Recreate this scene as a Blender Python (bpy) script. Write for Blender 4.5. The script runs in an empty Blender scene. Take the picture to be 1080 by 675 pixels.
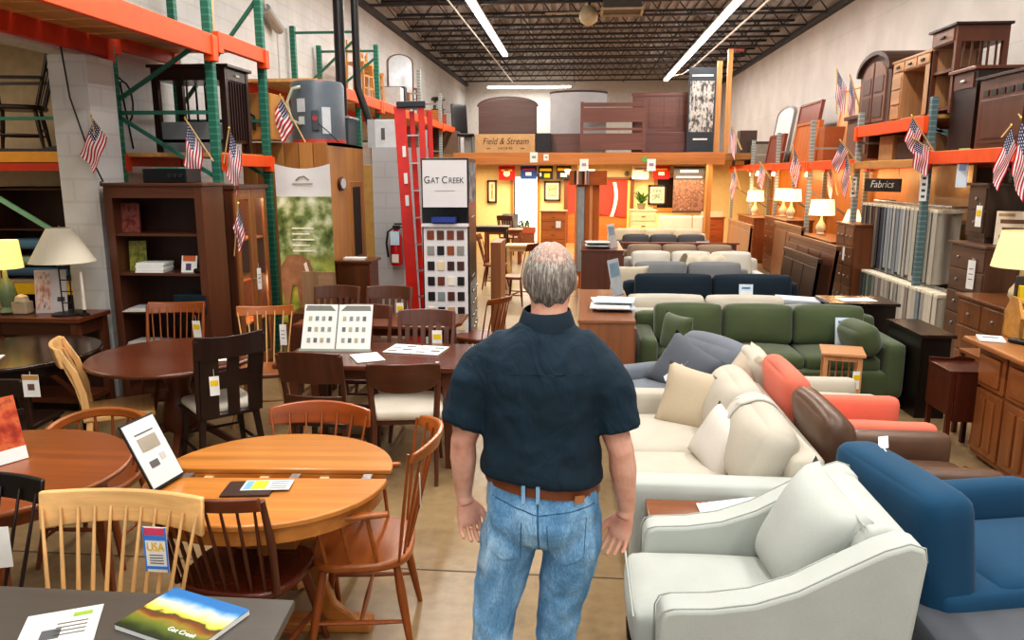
import bpy, bmesh, math, random
from mathutils import Vector, Matrix, Euler
R = math.radians
PI = math.pi
rnd = random.Random(7)
COL = bpy.context.scene.collection
# ---- the photograph's camera, used to read real positions off the floor, table tops and walls
FOC, CAMZ, YAW, PIT = 800.0, 2.05, R(5.05), R(10.93)
FW = Vector((-math.sin(YAW)*math.cos(PIT), math.cos(YAW)*math.cos(PIT), -math.sin(PIT)))
RT = Vector((math.cos(YAW), math.sin(YAW), 0))
UP = RT.cross(FW)
def ray(px, py): return FW + RT*((px-540)/FOC) + UP*((337.5-py)/FOC)
def P(px, py, z=0.0):
    d = ray(px, py); t = (z-CAMZ)/d.z; return Vector((d.x*t, d.y*t, z))
def Q(px, py, y):
    d = ray(px, py); t = y/d.y; return Vector((d.x*t, y, CAMZ+d.z*t))
def XW(px, py, x):
    d = ray(px, py); t = x/d.x; return Vector((x, d.y*t, CAMZ+d.z*t))
# ---- materials
def lin(h):
    h = h.lstrip('#'); o = []
    for i in (0, 2, 4):
        c = int(h[i:i+2], 16)/255
        o.append(c/12.92 if c <= .04045 else ((c+.055)/1.055)**2.4)
    return (o[0], o[1], o[2], 1)
MATS = {}
def base(name, rough=.5, metal=0):
    m = bpy.data.materials.new(name); m.use_nodes = True
    nt = m.node_tree; b = nt.nodes['Principled BSDF']
    b.inputs['Roughness'].default_value = rough; b.inputs['Metallic'].default_value = metal
    return m, nt, b
def N(nt, t, **kw):
    n = nt.nodes.new(t)
    for k, v in kw.items():
        if k in n.inputs: n.inputs[k].default_value = v
        else: setattr(n, k, v)
    return n
def mapped(nt, scale, coord='Object'):
    tc = N(nt, 'ShaderNodeTexCoord'); mp = N(nt, 'ShaderNodeMapping'); mp.inputs['Scale'].default_value = scale
    nt.links.new(tc.outputs[coord], mp.inputs['Vector']); return mp.outputs['Vector']
def ramp(nt, fac, stops, interp='LINEAR'):
    r = N(nt, 'ShaderNodeValToRGB'); e = r.color_ramp.elements; r.color_ramp.interpolation = interp
    while len(e) < len(stops): e.new(.5)
    for el, (p, c) in zip(e, stops): el.position = p; el.color = c
    nt.links.new(fac, r.inputs['Fac']); return r.outputs['Color']
def bump(nt, b, h, s=.2, d=.01):
    n = N(nt, 'ShaderNodeBump'); n.inputs['Strength'].default_value = s; n.inputs['Distance'].default_value = d
    nt.links.new(h, n.inputs['Height']); nt.links.new(n.outputs['Normal'], b.inputs['Normal'])
def dk(c, f): return (c[0]*f, c[1]*f, c[2]*f, 1)
def plain(h, rough=.5, metal=0, var=.08):
    k = ('p', h, rough, metal)
    if k in MATS: return MATS[k]
    m, nt, b = base('paint_'+h.strip('#'), rough, metal); c = lin(h)
    no = N(nt, 'ShaderNodeTexNoise', Scale=9.0, Detail=3.0); nt.links.new(mapped(nt, (1, 1, 1)), no.inputs['Vector'])
    nt.links.new(ramp(nt, no.outputs['Fac'], [(.3, dk(c, 1-var)), (.7, dk(c, 1+var))]), b.inputs['Base Color'])
    MATS[k] = m; return m
def wood(h, rough=.35, axis='x', con=.28, fine=26):
    k = ('w', h, rough, axis, con)
    if k in MATS: return MATS[k]
    m, nt, b = base('wood_'+h.strip('#')+axis, rough); c = lin(h)
    s = {'x': (1.2, fine, fine), 'y': (fine, 1.2, fine), 'z': (fine, fine, 1.2)}[axis]
    n1 = N(nt, 'ShaderNodeTexNoise', Scale=1.0, Detail=5.0, Roughness=.6, Distortion=.6); nt.links.new(mapped(nt, s), n1.inputs['Vector'])
    s2 = tuple(v*.22 for v in s)
    n2 = N(nt, 'ShaderNodeTexNoise', Scale=1.0, Detail=2.0, Distortion=1.2); nt.links.new(mapped(nt, s2), n2.inputs['Vector'])
    mx = N(nt, 'ShaderNodeMath', operation='ADD'); nt.links.new(n1.outputs['Fac'], mx.inputs[0]); nt.links.new(n2.outputs['Fac'], mx.inputs[1])
    ml = N(nt, 'ShaderNodeMath', operation='MULTIPLY'); nt.links.new(mx.outputs[0], ml.inputs[0]); ml.inputs[1].default_value = .5
    nt.links.new(ramp(nt, ml.outputs[0], [(.32, dk(c, 1-con)), (.5, c), (.68, dk(c, 1+con))]), b.inputs['Base Color'])
    b.inputs['Coat Weight'].default_value = .15; b.inputs['Coat Roughness'].default_value = .25
    MATS[k] = m; return m
def fabric(h, scale=260, var=.1, rough=.9, sheen=.06):
    k = ('f', h, scale)
    if k in MATS: return MATS[k]
    m, nt, b = base('fabric_'+h.strip('#'), rough); c = lin(h)
    n1 = N(nt, 'ShaderNodeTexNoise', Scale=float(scale), Detail=2.0); nt.links.new(mapped(nt, (1, 1, 1)), n1.inputs['Vector'])
    n2 = N(nt, 'ShaderNodeTexNoise', Scale=5.0, Detail=3.0); nt.links.new(mapped(nt, (1, 1, 1)), n2.inputs['Vector'])
    mx = N(nt, 'ShaderNodeMix'); mx.inputs['Factor'].default_value = .5; nt.links.new(n1.outputs['Fac'], mx.inputs['A']); nt.links.new(n2.outputs['Fac'], mx.inputs['B'])
    nt.links.new(ramp(nt, mx.outputs['Result'], [(.3, dk(c, 1-var)), (.7, dk(c, 1+var))]), b.inputs['Base Color'])
    bump(nt, b, mx.outputs['Result'], .25, .006)
    b.inputs['Sheen Weight'].default_value = sheen
    MATS[k] = m; return m
def glow(h, s):
    k = ('g', h, s)
    if k in MATS: return MATS[k]
    m, nt, b = base('glow_'+h.strip('#')); c = lin(h); b.inputs['Base Color'].default_value = c
    b.inputs['Emission Color'].default_value = c; b.inputs['Emission Strength'].default_value = s
    MATS[k] = m; return m
def shade_mat(h, s=.0):
    k = ('s', h, s)
    if k in MATS: return MATS[k]
    m, nt, b = base('lampshade_'+h.strip('#'), .9); c = lin(h); b.inputs['Base Color'].default_value = c
    b.inputs['Emission Color'].default_value = c; b.inputs['Emission Strength'].default_value = s
    w = N(nt, 'ShaderNodeTexWave', Scale=40.0); nt.links.new(mapped(nt, (1, 1, 1)), w.inputs['Vector']); bump(nt, b, w.outputs['Fac'], .1, .003)
    MATS[k] = m; return m
def cells(name, cols, scale, rough=.6, bg=None, coord='Generated'):
    """a printed picture: blurred patches of the given colours"""
    k = ('c', name)
    if k in MATS: return MATS[k]
    m, nt, b = base(name, rough)
    n = N(nt, 'ShaderNodeTexNoise', Scale=float(scale), Detail=4.0, Roughness=.6); nt.links.new(mapped(nt, (1, 1, 1), coord), n.inputs['Vector'])
    k2 = len(cols); st = [(.3+.4*i/(k2-1), lin(c)) for i, c in enumerate(cols)]
    nt.links.new(ramp(nt, n.outputs['Fac'], st), b.inputs['Base Color'])
    MATS[k] = m; return m
def glassm(h='#e8f0f0', alpha=.25, rough=.05):
    k = ('gl', h, alpha)
    if k in MATS: return MATS[k]
    m, nt, b = base('glass_'+h.strip('#'), rough); b.inputs['Base Color'].default_value = lin(h)
    tr = N(nt, 'ShaderNodeBsdfTransparent'); mx = N(nt, 'ShaderNodeMixShader'); mx.inputs[0].default_value = alpha
    nt.links.new(tr.outputs[0], mx.inputs[1]); nt.links.new(b.outputs[0], mx.inputs[2]); nt.links.new(mx.outputs[0], nt.nodes['Material Output'].inputs['Surface'])
    MATS[k] = m; return m
# ---- mesh building
class MB:
    def __init__(s): s.bm = bmesh.new()
    def raw(s, vs, fs):
        v = [s.bm.verts.new(Vector(p)) for p in vs]
        for f in fs:
            try: s.bm.faces.new([v[i] for i in f])
            except ValueError: pass
        return s
    def hexa(s, a, b):
        """a: four corners at one end, b: four at the other"""
        vs = list(a)+list(b)
        return s.raw(vs, [(3, 2, 1, 0), (4, 5, 6, 7), (0, 1, 5, 4), (1, 2, 6, 5), (2, 3, 7, 6), (3, 0, 4, 7)])
    def box(s, c, d, r=None, t=(1, 1)):
        x, y, z = d[0]/2, d[1]/2, d[2]/2
        a = [Vector(p) for p in ((-x, -y, -z), (x, -y, -z), (x, y, -z), (-x, y, -z))]
        b = [Vector(p) for p in ((-x*t[0], -y*t[1], z), (x*t[0], -y*t[1], z), (x*t[0], y*t[1], z), (-x*t[0], y*t[1], z))]
        M = Euler(r).to_matrix() if r else Matrix.Identity(3); c = Vector(c)
        return s.hexa([M@p+c for p in a], [M@p+c for p in b])
    def bb(s, x0, x1, y0, y1, z0, z1): return s.box(((x0+x1)/2, (y0+y1)/2, (z0+z1)/2), (x1-x0, y1-y0, z1-z0))
    def tube(s, pts, r, n=8, cap=True, squash=None):
        pts = [Vector(p) for p in pts]; k = len(pts)
        rs = [r]*k if isinstance(r, (int, float)) else r
        rings = []; ref = None
        for i, p in enumerate(pts):
            t = (pts[min(i+1, k-1)]-pts[max(i-1, 0)])
            t = t.normalized() if t.length > 1e-9 else Vector((0, 0, 1))
            if ref is None: ref = Vector((1, 0, 0)) if abs(t.x) < .8 else Vector((0, 1, 0))
            u = (ref - t*ref.dot(t)).normalized(); w = t.cross(u); ref = u
            a = squash or (1, 1)
            rings.append([s.bm.verts.new(p + (u*math.cos(2*PI*j/n)*a[0] + w*math.sin(2*PI*j/n)*a[1])*rs[i]) for j in range(n)])
        for i in range(k-1):
            for j in range(n): s.bm.faces.new((rings[i][j], rings[i][(j+1) % n], rings[i+1][(j+1) % n], rings[i+1][j]))
        if cap: s.bm.faces.new(rings[0][::-1]); s.bm.faces.new(rings[-1])
        return s
    def cyl(s, p, q, r1, r2=None, n=12): return s.tube([p, q], [r1, r1 if r2 is None else r2], n)
    def bar(s, p, q, w, h, up=(0, 0, 1)):
        """rectangular bar from p to q, w across, h along up"""
        return s.ribbon([p, q], w, h, up)
    def ribbon(s, pts, w, h, up=(0, 0, 1)):
        pts = [Vector(p) for p in pts]; k = len(pts); up = Vector(up)
        ws = [w]*k if isinstance(w, (int, float)) else w; hs = [h]*k if isinstance(h, (int, float)) else h
        rings = []
        for i, p in enumerate(pts):
            t = (pts[min(i+1, k-1)]-pts[max(i-1, 0)]).normalized()
            sd = t.cross(up)
            sd = sd.normalized() if sd.length > 1e-6 else Vector((1, 0, 0))
            u = sd.cross(t).normalized()
            rings.append([s.bm.verts.new(p+sd*a*ws[i]/2+u*b*hs[i]/2) for a, b in ((-1, -1), (1, -1), (1, 1), (-1, 1))])
        for i in range(k-1):
            for j in range(4): s.bm.faces.new((rings[i][j], rings[i][(j+1) % 4], rings[i+1][(j+1) % 4], rings[i+1][j]))
        s.bm.faces.new(rings[0][::-1]); s.bm.faces.new(rings[-1]); return s
    def lathe(s, prof, c=(0, 0, 0), n=20, sq=1.0):
        c = Vector(c); rings = []
        for r, z in prof: rings.append([s.bm.verts.new(c+Vector((r*math.cos(2*PI*j/n), r*sq*math.sin(2*PI*j/n), z))) for j in range(n)])
        for i in range(len(prof)-1):
            for j in range(n): s.bm.faces.new((rings[i][j], rings[i][(j+1) % n], rings[i+1][(j+1) % n], rings[i+1][j]))
        s.bm.faces.new(rings[0][::-1]); s.bm.faces.new(rings[-1]); return s
    def prism(s, poly, d0, d1, ax='z'):
        """poly: 2-D outline, extruded along ax from d0 to d1"""
        f = {'z': lambda a, b, d: (a, b, d), 'y': lambda a, b, d: (a, d, b), 'x': lambda a, b, d: (d, a, b)}[ax]
        n = len(poly); v0 = [s.bm.verts.new(f(a, b, d0)) for a, b in poly]; v1 = [s.bm.verts.new(f(a, b, d1)) for a, b in poly]
        s.bm.faces.new(v0[::-1]); s.bm.faces.new(v1)
        for i in range(n): s.bm.faces.new((v0[i], v0[(i+1) % n], v1[(i+1) % n], v1[i]))
        return s
    def loft(s, rings, cap=True):
        rr = [[s.bm.verts.new(Vector(p)) for p in ring] for ring in rings]; n = len(rr[0])
        for i in range(len(rr)-1):
            for j in range(n): s.bm.faces.new((rr[i][j], rr[i][(j+1) % n], rr[i+1][(j+1) % n], rr[i+1][j]))
        if cap: s.bm.faces.new(rr[0][::-1]); s.bm.faces.new(rr[-1])
        return s
    def sheet(s, fn, nu, nv, uv=False):
        g = [[s.bm.verts.new(Vector(fn(i/nu, j/nv))) for j in range(nv+1)] for i in range(nu+1)]
        lay = s.bm.loops.layers.uv.verify() if uv else None
        for i in range(nu):
            for j in range(nv):
                f = s.bm.faces.new((g[i][j], g[i+1][j], g[i+1][j+1], g[i][j+1]))
                if uv:
                    for l, (a, b) in zip(f.loops, ((i, j), (i+1, j), (i+1, j+1), (i, j+1))): l[lay].uv = (a/nu, b/nv)
        return s
    def soft(s, c, d, r=.05, n=6, puff=(0, 0, 0), rot=None, shear=(0, 0)):
        """rounded upholstery block; puff swells the faces along each axis; shear leans x,y with z"""
        hx, hy, hz = d[0]/2, d[1]/2, d[2]/2; r = min(r, hx*.98, hy*.98, hz*.98); c = Vector(c)
        M = Euler(rot).to_matrix() if rot else Matrix.Identity(3)
        vmap = {}
        def pt(i, j, k):
            key = (i, j, k)
            if key in vmap: return vmap[key]
            u, v, w = [math.sin((2*q/n-1)*PI/2) for q in key]
            p = Vector((u*hx, v*hy, w*hz))
            inn = Vector((max(-hx+r, min(hx-r, p.x)), max(-hy+r, min(hy-r, p.y)), max(-hz+r, min(hz-r, p.z))))
            dv = p-inn
            if dv.length > 1e-9:
                m = max(abs(dv.x), abs(dv.y), abs(dv.z)); p = inn + dv.normalized()*r*(m/r if m < r else 1)
            p.x += math.copysign(puff[0], u)*(1-v*v)*(1-w*w)*abs(u); p.y += math.copysign(puff[1], v)*(1-u*u)*(1-w*w)*abs(v); p.z += math.copysign(puff[2], w)*(1-u*u)*(1-v*v)*abs(w)
            p.x += shear[0]*(p.z+hz); p.y += shear[1]*(p.z+hz)
            vmap[key] = s.bm.verts.new(M@p+c); return vmap[key]
        for a in range(n):
            for b in range(n):
                for q in (((a, b, 0), (a, b+1, 0), (a+1, b+1, 0), (a+1, b, 0)), ((a, b, n), (a+1, b, n), (a+1, b+1, n), (a, b+1, n)),
                          ((a, 0, b), (a+1, 0, b), (a+1, 0, b+1), (a, 0, b+1)), ((a, n, b), (a, n, b+1), (a+1, n, b+1), (a+1, n, b)),
                          ((0, a, b), (0, a, b+1), (0, a+1, b+1), (0, a+1, b)), ((n, a, b), (n, a+1, b), (n, a+1, b+1), (n, a, b+1))):
                    try: s.bm.faces.new([pt(*k) for k in q])
                    except ValueError: pass
        return s
    def pillow(s, c, w, h, t, rot=(0, 0, 0), n=12, pinch=.08):
        """throw pillow standing in the local xz plane"""
        M = Euler(rot).to_matrix(); c = Vector(c)
        def f(u, v, sg):
            x = w/2*u*(1-pinch*(1-v*v)); z = h/2*v*(1-pinch*(1-u*u))
            y = sg*t/2*((1-abs(u)**3.2)*(1-abs(v)**3.2))**.55
            return M@Vector((x, y, z))+c
        g = {}
        def vt(i, j, sg):
            k = (i, j, 0 if i in (0, n) or j in (0, n) else sg)
            if k not in g: g[k] = s.bm.verts.new(f(2*i/n-1, 2*j/n-1, k[2] or 1) if k[2] else f(2*i/n-1, 2*j/n-1, 0))
            return g[k]
        for i in range(n):
            for j in range(n):
                s.bm.faces.new((vt(i, j, -1), vt(i+1, j, -1), vt(i+1, j+1, -1), vt(i, j+1, -1)))
                s.bm.faces.new((vt(i, j, 1), vt(i, j+1, 1), vt(i+1, j+1, 1), vt(i+1, j, 1)))
        return s
    def build(s, name, m, parent=None, bev=0, smooth=None, sub=0, fix=True):
        if fix: bmesh.ops.recalc_face_normals(s.bm, faces=s.bm.faces)
        me = bpy.data.meshes.new(name); s.bm.to_mesh(me); s.bm.free()
        o = bpy.data.objects.new(name, me); COL.objects.link(o)
        if m: me.materials.append(m)
        if parent: o.parent = parent
        if smooth is None: smooth = False
        if smooth is True:
            for p in me.polygons: p.use_smooth = True
        elif smooth: me.shade_smooth() if False else [setattr(p, 'use_smooth', True) for p in me.polygons]; 
        if smooth and smooth is not True: me.set_sharp_from_angle(angle=R(smooth))
        if bev:
            b = o.modifiers.new('bevel', 'BEVEL'); b.width = bev; b.segments = 2; b.limit_method = 'ANGLE'; b.angle_limit = R(40); b.harden_normals = False
        if sub:
            b = o.modifiers.new('sub', 'SUBSURF'); b.levels = b.render_levels = sub
        return o
def tag(o, label=None, cat=None, group=None, kind=None):
    if label: o['label'] = label
    if cat: o['category'] = cat
    if group: o['group'] = group
    if kind: o['kind'] = kind
    return o
def thing(name, label, cat, loc=(0, 0, 0), rz=0, group=None, rot=None):
    o = bpy.data.objects.new(name, None); COL.objects.link(o); o.empty_display_size = .1
    o.location = loc; o.rotation_euler = rot or (0, 0, rz)
    return tag(o, label, cat, group)
def dup(root, loc, rz=None, label=None, group=None, scale=None):
    def cp(o, par):
        c = o.copy(); COL.objects.link(c)
        if par: c.parent = par
        for ch in o.children: cp(ch, c)
        return c
    r = cp(root, None); r.location = loc
    if rz is not None: r.rotation_euler = (0, 0, rz)
    if scale: r.scale = scale
    return tag(r, label, None, group)
def one(mb, name, m, label, cat, loc=(0, 0, 0), rz=0, group=None, rot=None, **kw):
    """a thing that is a single mesh"""
    o = mb.build(name, m, None, **kw); o.location = loc; o.rotation_euler = rot or (0, 0, rz)
    return tag(o, label, cat, group)
def struct(name, mb, m, **kw): return tag(mb.build(name, m, None, **kw), kind='structure')
def text(body, size, m, parent, loc, rot=(R(90), 0, 0), name='lettering', align='CENTER', ext=.001, sx=1, shear=0):
    cu = bpy.data.curves.new(name, 'FONT'); cu.body = body; cu.size = size; cu.align_x = align; cu.align_y = 'CENTER'; cu.extrude = ext; cu.shear = shear
    o = bpy.data.objects.new(name, cu); COL.objects.link(o); cu.materials.append(m)
    bpy.context.view_layer.update(); me = bpy.data.meshes.new_from_object(o.evaluated_get(bpy.context.evaluated_depsgraph_get())); bpy.data.objects.remove(o)
    o = bpy.data.objects.new(name, me); COL.objects.link(o)
    o.parent = parent; o.location = loc; o.rotation_euler = rot; o.scale = (sx, 1, 1); return o
def line(p, q, n): p, q = Vector(p), Vector(q); return [p+(q-p)*(i/(n-1)) for i in range(n)]
# ---- room
LW, RW, BK, CZ = -4.6, 5.4, 31.0, 5.5
def wall_mat(name, h, bw, bh, mortar=.012, s=.25, rough=.8):
    m, nt, b = base(name, rough); c = lin(h)
    mp = mapped(nt, (1, 1, 1))
    sx = N(nt, 'ShaderNodeSeparateXYZ'); nt.links.new(mp, sx.inputs[0])
    ad = N(nt, 'ShaderNodeMath', operation='ADD'); nt.links.new(sx.outputs['X'], ad.inputs[0]); nt.links.new(sx.outputs['Y'], ad.inputs[1])
    cb = N(nt, 'ShaderNodeCombineXYZ'); nt.links.new(ad.outputs[0], cb.inputs['X']); nt.links.new(sx.outputs['Z'], cb.inputs['Y'])
    br = N(nt, 'ShaderNodeTexBrick'); br.inputs['Scale'].default_value = 1; br.inputs['Brick Width'].default_value = bw; br.inputs['Row Height'].default_value = bh; br.inputs['Mortar Size'].default_value = mortar
    br.inputs['Color1'].default_value = c; br.inputs['Color2'].default_value = dk(c, .98); br.inputs['Mortar'].default_value = dk(c, .9)
    nt.links.new(cb.outputs[0], br.inputs['Vector'])
    no = N(nt, 'ShaderNodeTexNoise', Scale=1.3, Detail=6.0); nt.links.new(mp, no.inputs['Vector'])
    mx = N(nt, 'ShaderNodeMix', data_type='RGBA', blend_type='MULTIPLY'); mx.inputs['Factor'].default_value = 1
    nt.links.new(br.outputs['Color'], mx.inputs['A']); nt.links.new(ramp(nt, no.outputs['Fac'], [(.3, (.84, .84, .84, 1)), (.65, (1, 1, 1, 1))]), mx.inputs['B'])
    nt.links.new(mx.outputs['Result'], b.inputs['Base Color']); bump(nt, b, br.outputs['Fac'], -s, .01); return m
def floor_mat():
    m, nt, b = base('floor_concrete', .32)
    mp = mapped(nt, (1, 1, 1))
    n1 = N(nt, 'ShaderNodeTexNoise', Scale=.9, Detail=7.0, Roughness=.65); nt.links.new(mp, n1.inputs['Vector'])
    n2 = N(nt, 'ShaderNodeTexNoise', Scale=14.0, Detail=4.0); nt.links.new(mp, n2.inputs['Vector'])
    mx = N(nt, 'ShaderNodeMix'); mx.inputs['Factor'].default_value = .3; nt.links.new(n1.outputs['Fac'], mx.inputs['A']); nt.links.new(n2.outputs['Fac'], mx.inputs['B'])
    c = ramp(nt, mx.outputs['Result'], [(.32, lin('#6f5b40')), (.5, lin('#8f7857')), (.68, lin('#a38c69'))])
    nt.links.new(c, b.inputs['Base Color'])
    rr = N(nt, 'ShaderNodeMapRange'); nt.links.new(n1.outputs['Fac'], rr.inputs['Value']); rr.inputs['To Min'].default_value = .22; rr.inputs['To Max'].default_value = .45
    nt.links.new(rr.outputs[0], b.inputs['Roughness']); return m
struct('floor', MB().bb(-9.5, RW+.2, -4, BK+.2, -.1, 0), floor_mat())
jm = plain('#4a4034', .8)
i = 0
for y in (3.62, 8.2, 12.8, 17.4): i += 1; struct('trim_%d' % i, MB().bb(LW, RW, y-.005, y+.005, 0, .0012), jm)
block = wall_mat('painted_block', '#cdccca', .4, .2)
panel = wall_mat('painted_panel', '#c8c0b9', 30, 1.22, .01, .1)
struct('wall_left', MB().bb(LW-.25, LW, 6.85, BK, 0, 6.1), block)
struct('wall_left_header', MB().bb(LW-.25, LW, -4, 6.85, 3.12, 6.1), block)
struct('pillar', MB().bb(-4.62, -4.27, 6.5, 6.9, 0, 3.06), block)
struct('wall_right', MB().bb(RW, RW+.2, -4, BK, 0, 6.1), panel)
struct('wall_back', MB().bb(LW-.25, RW+.2, BK, BK+.2, 0, 6.1), plain('#c4c0ba', .8))
warm = plain('#d8c8a8', .8)
struct('wall_side_room', MB().bb(-9.5, LW-.25, 9.2, 9.4, 0, 3.6), warm)
struct('wall_side_room_left', MB().bb(-9.7, -9.5, -4, 9.4, 0, 3.6), warm)
struct('ceiling_side_room', MB().bb(-9.7, LW-.25, -4, 9.4, 3.6, 3.7), plain('#cfc6b4', .8))
# corrugated roof deck on open-web joists
def deck():
    mb = MB(); x = LW-.2; k = 0; pts = []
    while x < RW+.2:
        pts += [(x, 5.93), (x+.09, 5.93), (x+.11, 5.98), (x+.2, 5.98)]; x += .22
    for j in range(len(pts)-1):
        a, b = pts[j], pts[j+1]; mb.raw([(a[0], -4, a[1]), (b[0], -4, b[1]), (b[0], BK+.1, b[1]), (a[0], BK+.1, a[1])], [(0, 1, 2, 3)])
    return mb
struct('ceiling', deck(), plain('#a5a5aa', .5, .1))
struct('ceiling_slab', MB().bb(LW-.3, RW+.3, -4, BK+.2, 6.0, 6.1), plain('#777777', .8))
jst = plain('#454447', .6, .1)
yj = BK-.9; n = 0
while yj > 8:
    mb = MB()
    mb.bb(LW, RW, yj-.05, yj+.05, 5.88, 5.93); mb.bb(LW, RW, yj-.05, yj+.05, 5.5, 5.545)
    x = LW+.05; s = 0
    while x+.3 < RW:
        mb.bar((x, yj, 5.53 if s else 5.9), (x+.3, yj, 5.9 if s else 5.53), .022, .022, (0, 1, 0)); x += .3; s = 1-s
    n += 1; struct('trim_joist_%d' % n, mb, jst); yj -= 1.5
for k, x in enumerate((LW+.06, RW-.06)): struct('trim_ledger_%d' % (k+1), MB().bb(x-.06, x+.06, 5, BK, 5.44, 5.56), jst)
struct('trim_bridging', MB().bb(-.3, -.27, 8, BK, 5.54, 5.57).bb(1.6, 1.63, 8, BK, 5.54, 5.57), jst)
# strip lights
tubem = glow('#fff8ee', 13.0); white = plain('#e8e8e6', .4)
def strip(label, x0, x1, y0, y1, z=5.42):
    t = thing('strip_light', label, 'ceiling light', ((x0+x1)/2, (y0+y1)/2, z))
    hx, hy = (x1-x0)/2, (y1-y0)/2
    MB().box((0, 0, .035), (2*hx, 2*hy, .05)).build('housing', white, t, bev=.01)
    MB().soft((0, 0, -.02), (2*hx-.03, 2*hy-.03, .07), .03).build('diffuser', tubem, t, smooth=True)
strip('long strip light near the left wall, pointing toward the back', -2.31, -2.13, 10.5, 22.9)
strip('longest strip light, on the right half of the ceiling', 2.97, 3.15, 10.5, 29.3)
strip('crosswise strip light close to the back wall', -3.6, -.4, 29.9, 30.08, 5.3)
t = thing('conduit', 'thin pale pipe hanging under the joists left of the left strip light', 'pipe')
MB().tube([(-2.75, 10, 5.47), (-2.62, 30, 5.47)], .02).build('pipe', plain('#c9c4be', .4, .3), t)
t = thing('conduit', 'pale pipe with a kink hanging beside the right strip light', 'pipe')
MB().tube([(3.75, 10, 5.46), (3.62, 26, 5.46), (3.5, 28, 5.46), (3.1, 28.6, 5.46)], .025).build('pipe', plain('#d9d4ce', .4, .3), t)
# hanging heater and fan under the deck
t = thing('unit_heater', 'boxy ceiling heater with pale frame hanging between the lights', 'heater', (.78, 16.3, 5.35))
MB().box((0, 0, .12), (.75, .75, .42)).build('casing', plain('#5d5a57', .5), t, bev=.01)
mb = MB()
for a in (-.34, .34): mb.bar((-.42, a, -.1), (.42, a, -.1), .05, .05)
for a in (-.4, .4): mb.bar((a, -.36, -.1), (a, .36, -.1), .05, .05)
mb.build('frame', plain('#bdb39a', .5), t)
t = thing('pendant_globe', 'round pale hanging sensor beside the ceiling heater', 'lamp', (.12, 16.6, 5.2))
MB().lathe([(.02, .25), (.14, .2), (.2, .05), (.17, -.08), (.06, -.15)]).build('globe', plain('#cdbf9f', .4), t, smooth=True)
MB().cyl((0, 0, .2), (0, 0, .35), .02).build('rod', jst, t)
MB().tube([(-.9, 0, .1), (.6, 0, .1)], .02).build('arm', plain('#bdb39a', .5), t)
# ---- pallet racks
def post_mat(h):
    m, nt, b = base('rack_post_'+h.strip('#'), .5, .2); c = lin(h)
    w = N(nt, 'ShaderNodeTexWave', Scale=5.0); w.bands_direction = 'Z'; nt.links.new(mapped(nt, (1, 1, 1)), w.inputs['Vector'])
    nt.links.new(ramp(nt, w.outputs['Fac'], [(.8, c), (.9, dk(c, 1.6))]), b.inputs['Base Color']); return m
green, teal, silver = post_mat('#2f6e5c'), post_mat('#5f7678'), post_mat('#8d9492')
greenp, tealp, silverp, paleg = plain('#2f6e5c', .5), plain('#64787a', .5), plain('#9a9a92', .5, .3), plain('#8fc09a', .5)
orange, redo = plain('#e8561c', .45), plain('#c23a1c', .5)
plank = wood('#cf9c5e', .6, 'y')
def frame(t, xf, xr, y, z1, pm, bm, braces=(), z0=0):
    for x in (xf, xr): MB().bb(x-.04, x+.04, y-.038, y+.038, z0, z1).build('post', pm, t, bev=.006)
    for a, b in braces:
        MB().bar((xf, y, a), (xr, y, b), .035, .03, (0, 1, 0)).build('brace', bm, t)
def beams(t, xf, xr, y0, y1, z, h, om=orange, deck=plank, rear=redo, nb=5):
    for x, m in ((xf+(.05 if xf > xr else -.05), om), (xr, rear)):
        b = MB().bb(x-.03, x+.03, y0, y1, z-h, z)
        for y in (y0+.01, y1-.01): b.bb(x-.045, x+.045, y-.05, y+.05, z-h-.05, z-.01)
        b.build('beam', m, t, bev=.005)
    w = (y1-y0)/nb
    for k in range(nb): MB().bb(min(xf, xr)+.02, max(xf, xr)-.02, y0+k*w+.012, y0+(k+1)*w-.012, z-.03, z+.012).build('deck_board', deck, t)
# left front rack by the pillar
t = thing('pallet_rack', 'green and orange pallet rack rising beside the dark bookcase on the left', 'rack')
XF, XR = -3.47, -4.44
frame(t, XF, XR, 7.15, 4.6, green, greenp, [(2.62, 2.62), (3.3, 2.72), (2.0, 2.6), (1.2, 1.2), (3.95, 3.95)])
frame(t, XF, XR, 8.35, 4.6, green, greenp, [(2.62, 2.62), (3.9, 2.75), (2.0, 2.6), (1.2, 1.2)])
frame(t, XF, XR, 3.6, 4.6, green, greenp, [(2.62, 2.62), (3.9, 2.75)])
beams(t, XF, XR, 3.65, 7.1, 3.31, .19, nb=11); beams(t, XF, XR, 7.2, 8.3, 3.36, .15, nb=3); beams(t, XF, XR, 7.2, 8.3, 2.24, .12, nb=3)
# side room rack seen through the opening
t = thing('pallet_rack', 'side room rack carrying a rocking chair, left of the white pillar', 'rack')
yel = plain('#d99a35', .5)
MB().bb(-8.2, -4.95, 7.9, 8.0, 2.17, 2.28).build('beam', yel, t); MB().bb(-8.2, -4.95, 8.9, 9.0, 2.12, 2.24).build('beam', redo, t); MB().bb(-8.2, -4.95, 7.86, 7.9, 2.08, 2.16).build('beam', redo, t)
MB().bb(-8.2, -4.95, 7.95, 8.95, 2.26, 2.285).build('deck_board', plank, t)
for x in (-4.98, -7.0): MB().bb(x-.04, x+.04, 7.92, 8.0, 0, 3.4).build('post', green, t)
MB().bar((-7.0, 7.84, 2.2), (-4.95, 7.84, .98), .05, .03, (0, 1, 0)).build('brace', paleg, t)
MB().bar((-7.0, 7.85, 1.12), (-4.95, 7.85, 1.12), .05, .03, (0, 1, 0)).build('brace', paleg, t)
MB().bar((-8.0, 7.85, 1.25), (-5.9, 7.85, -.0), .05, .03, (0, 1, 0)).build('brace', paleg, t)
MB().bar((-7.0, 7.9, 2.63), (-4.95, 7.9, 2.63), .035, .03, (0, 1, 0)).build('brace', greenp, t)
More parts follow.
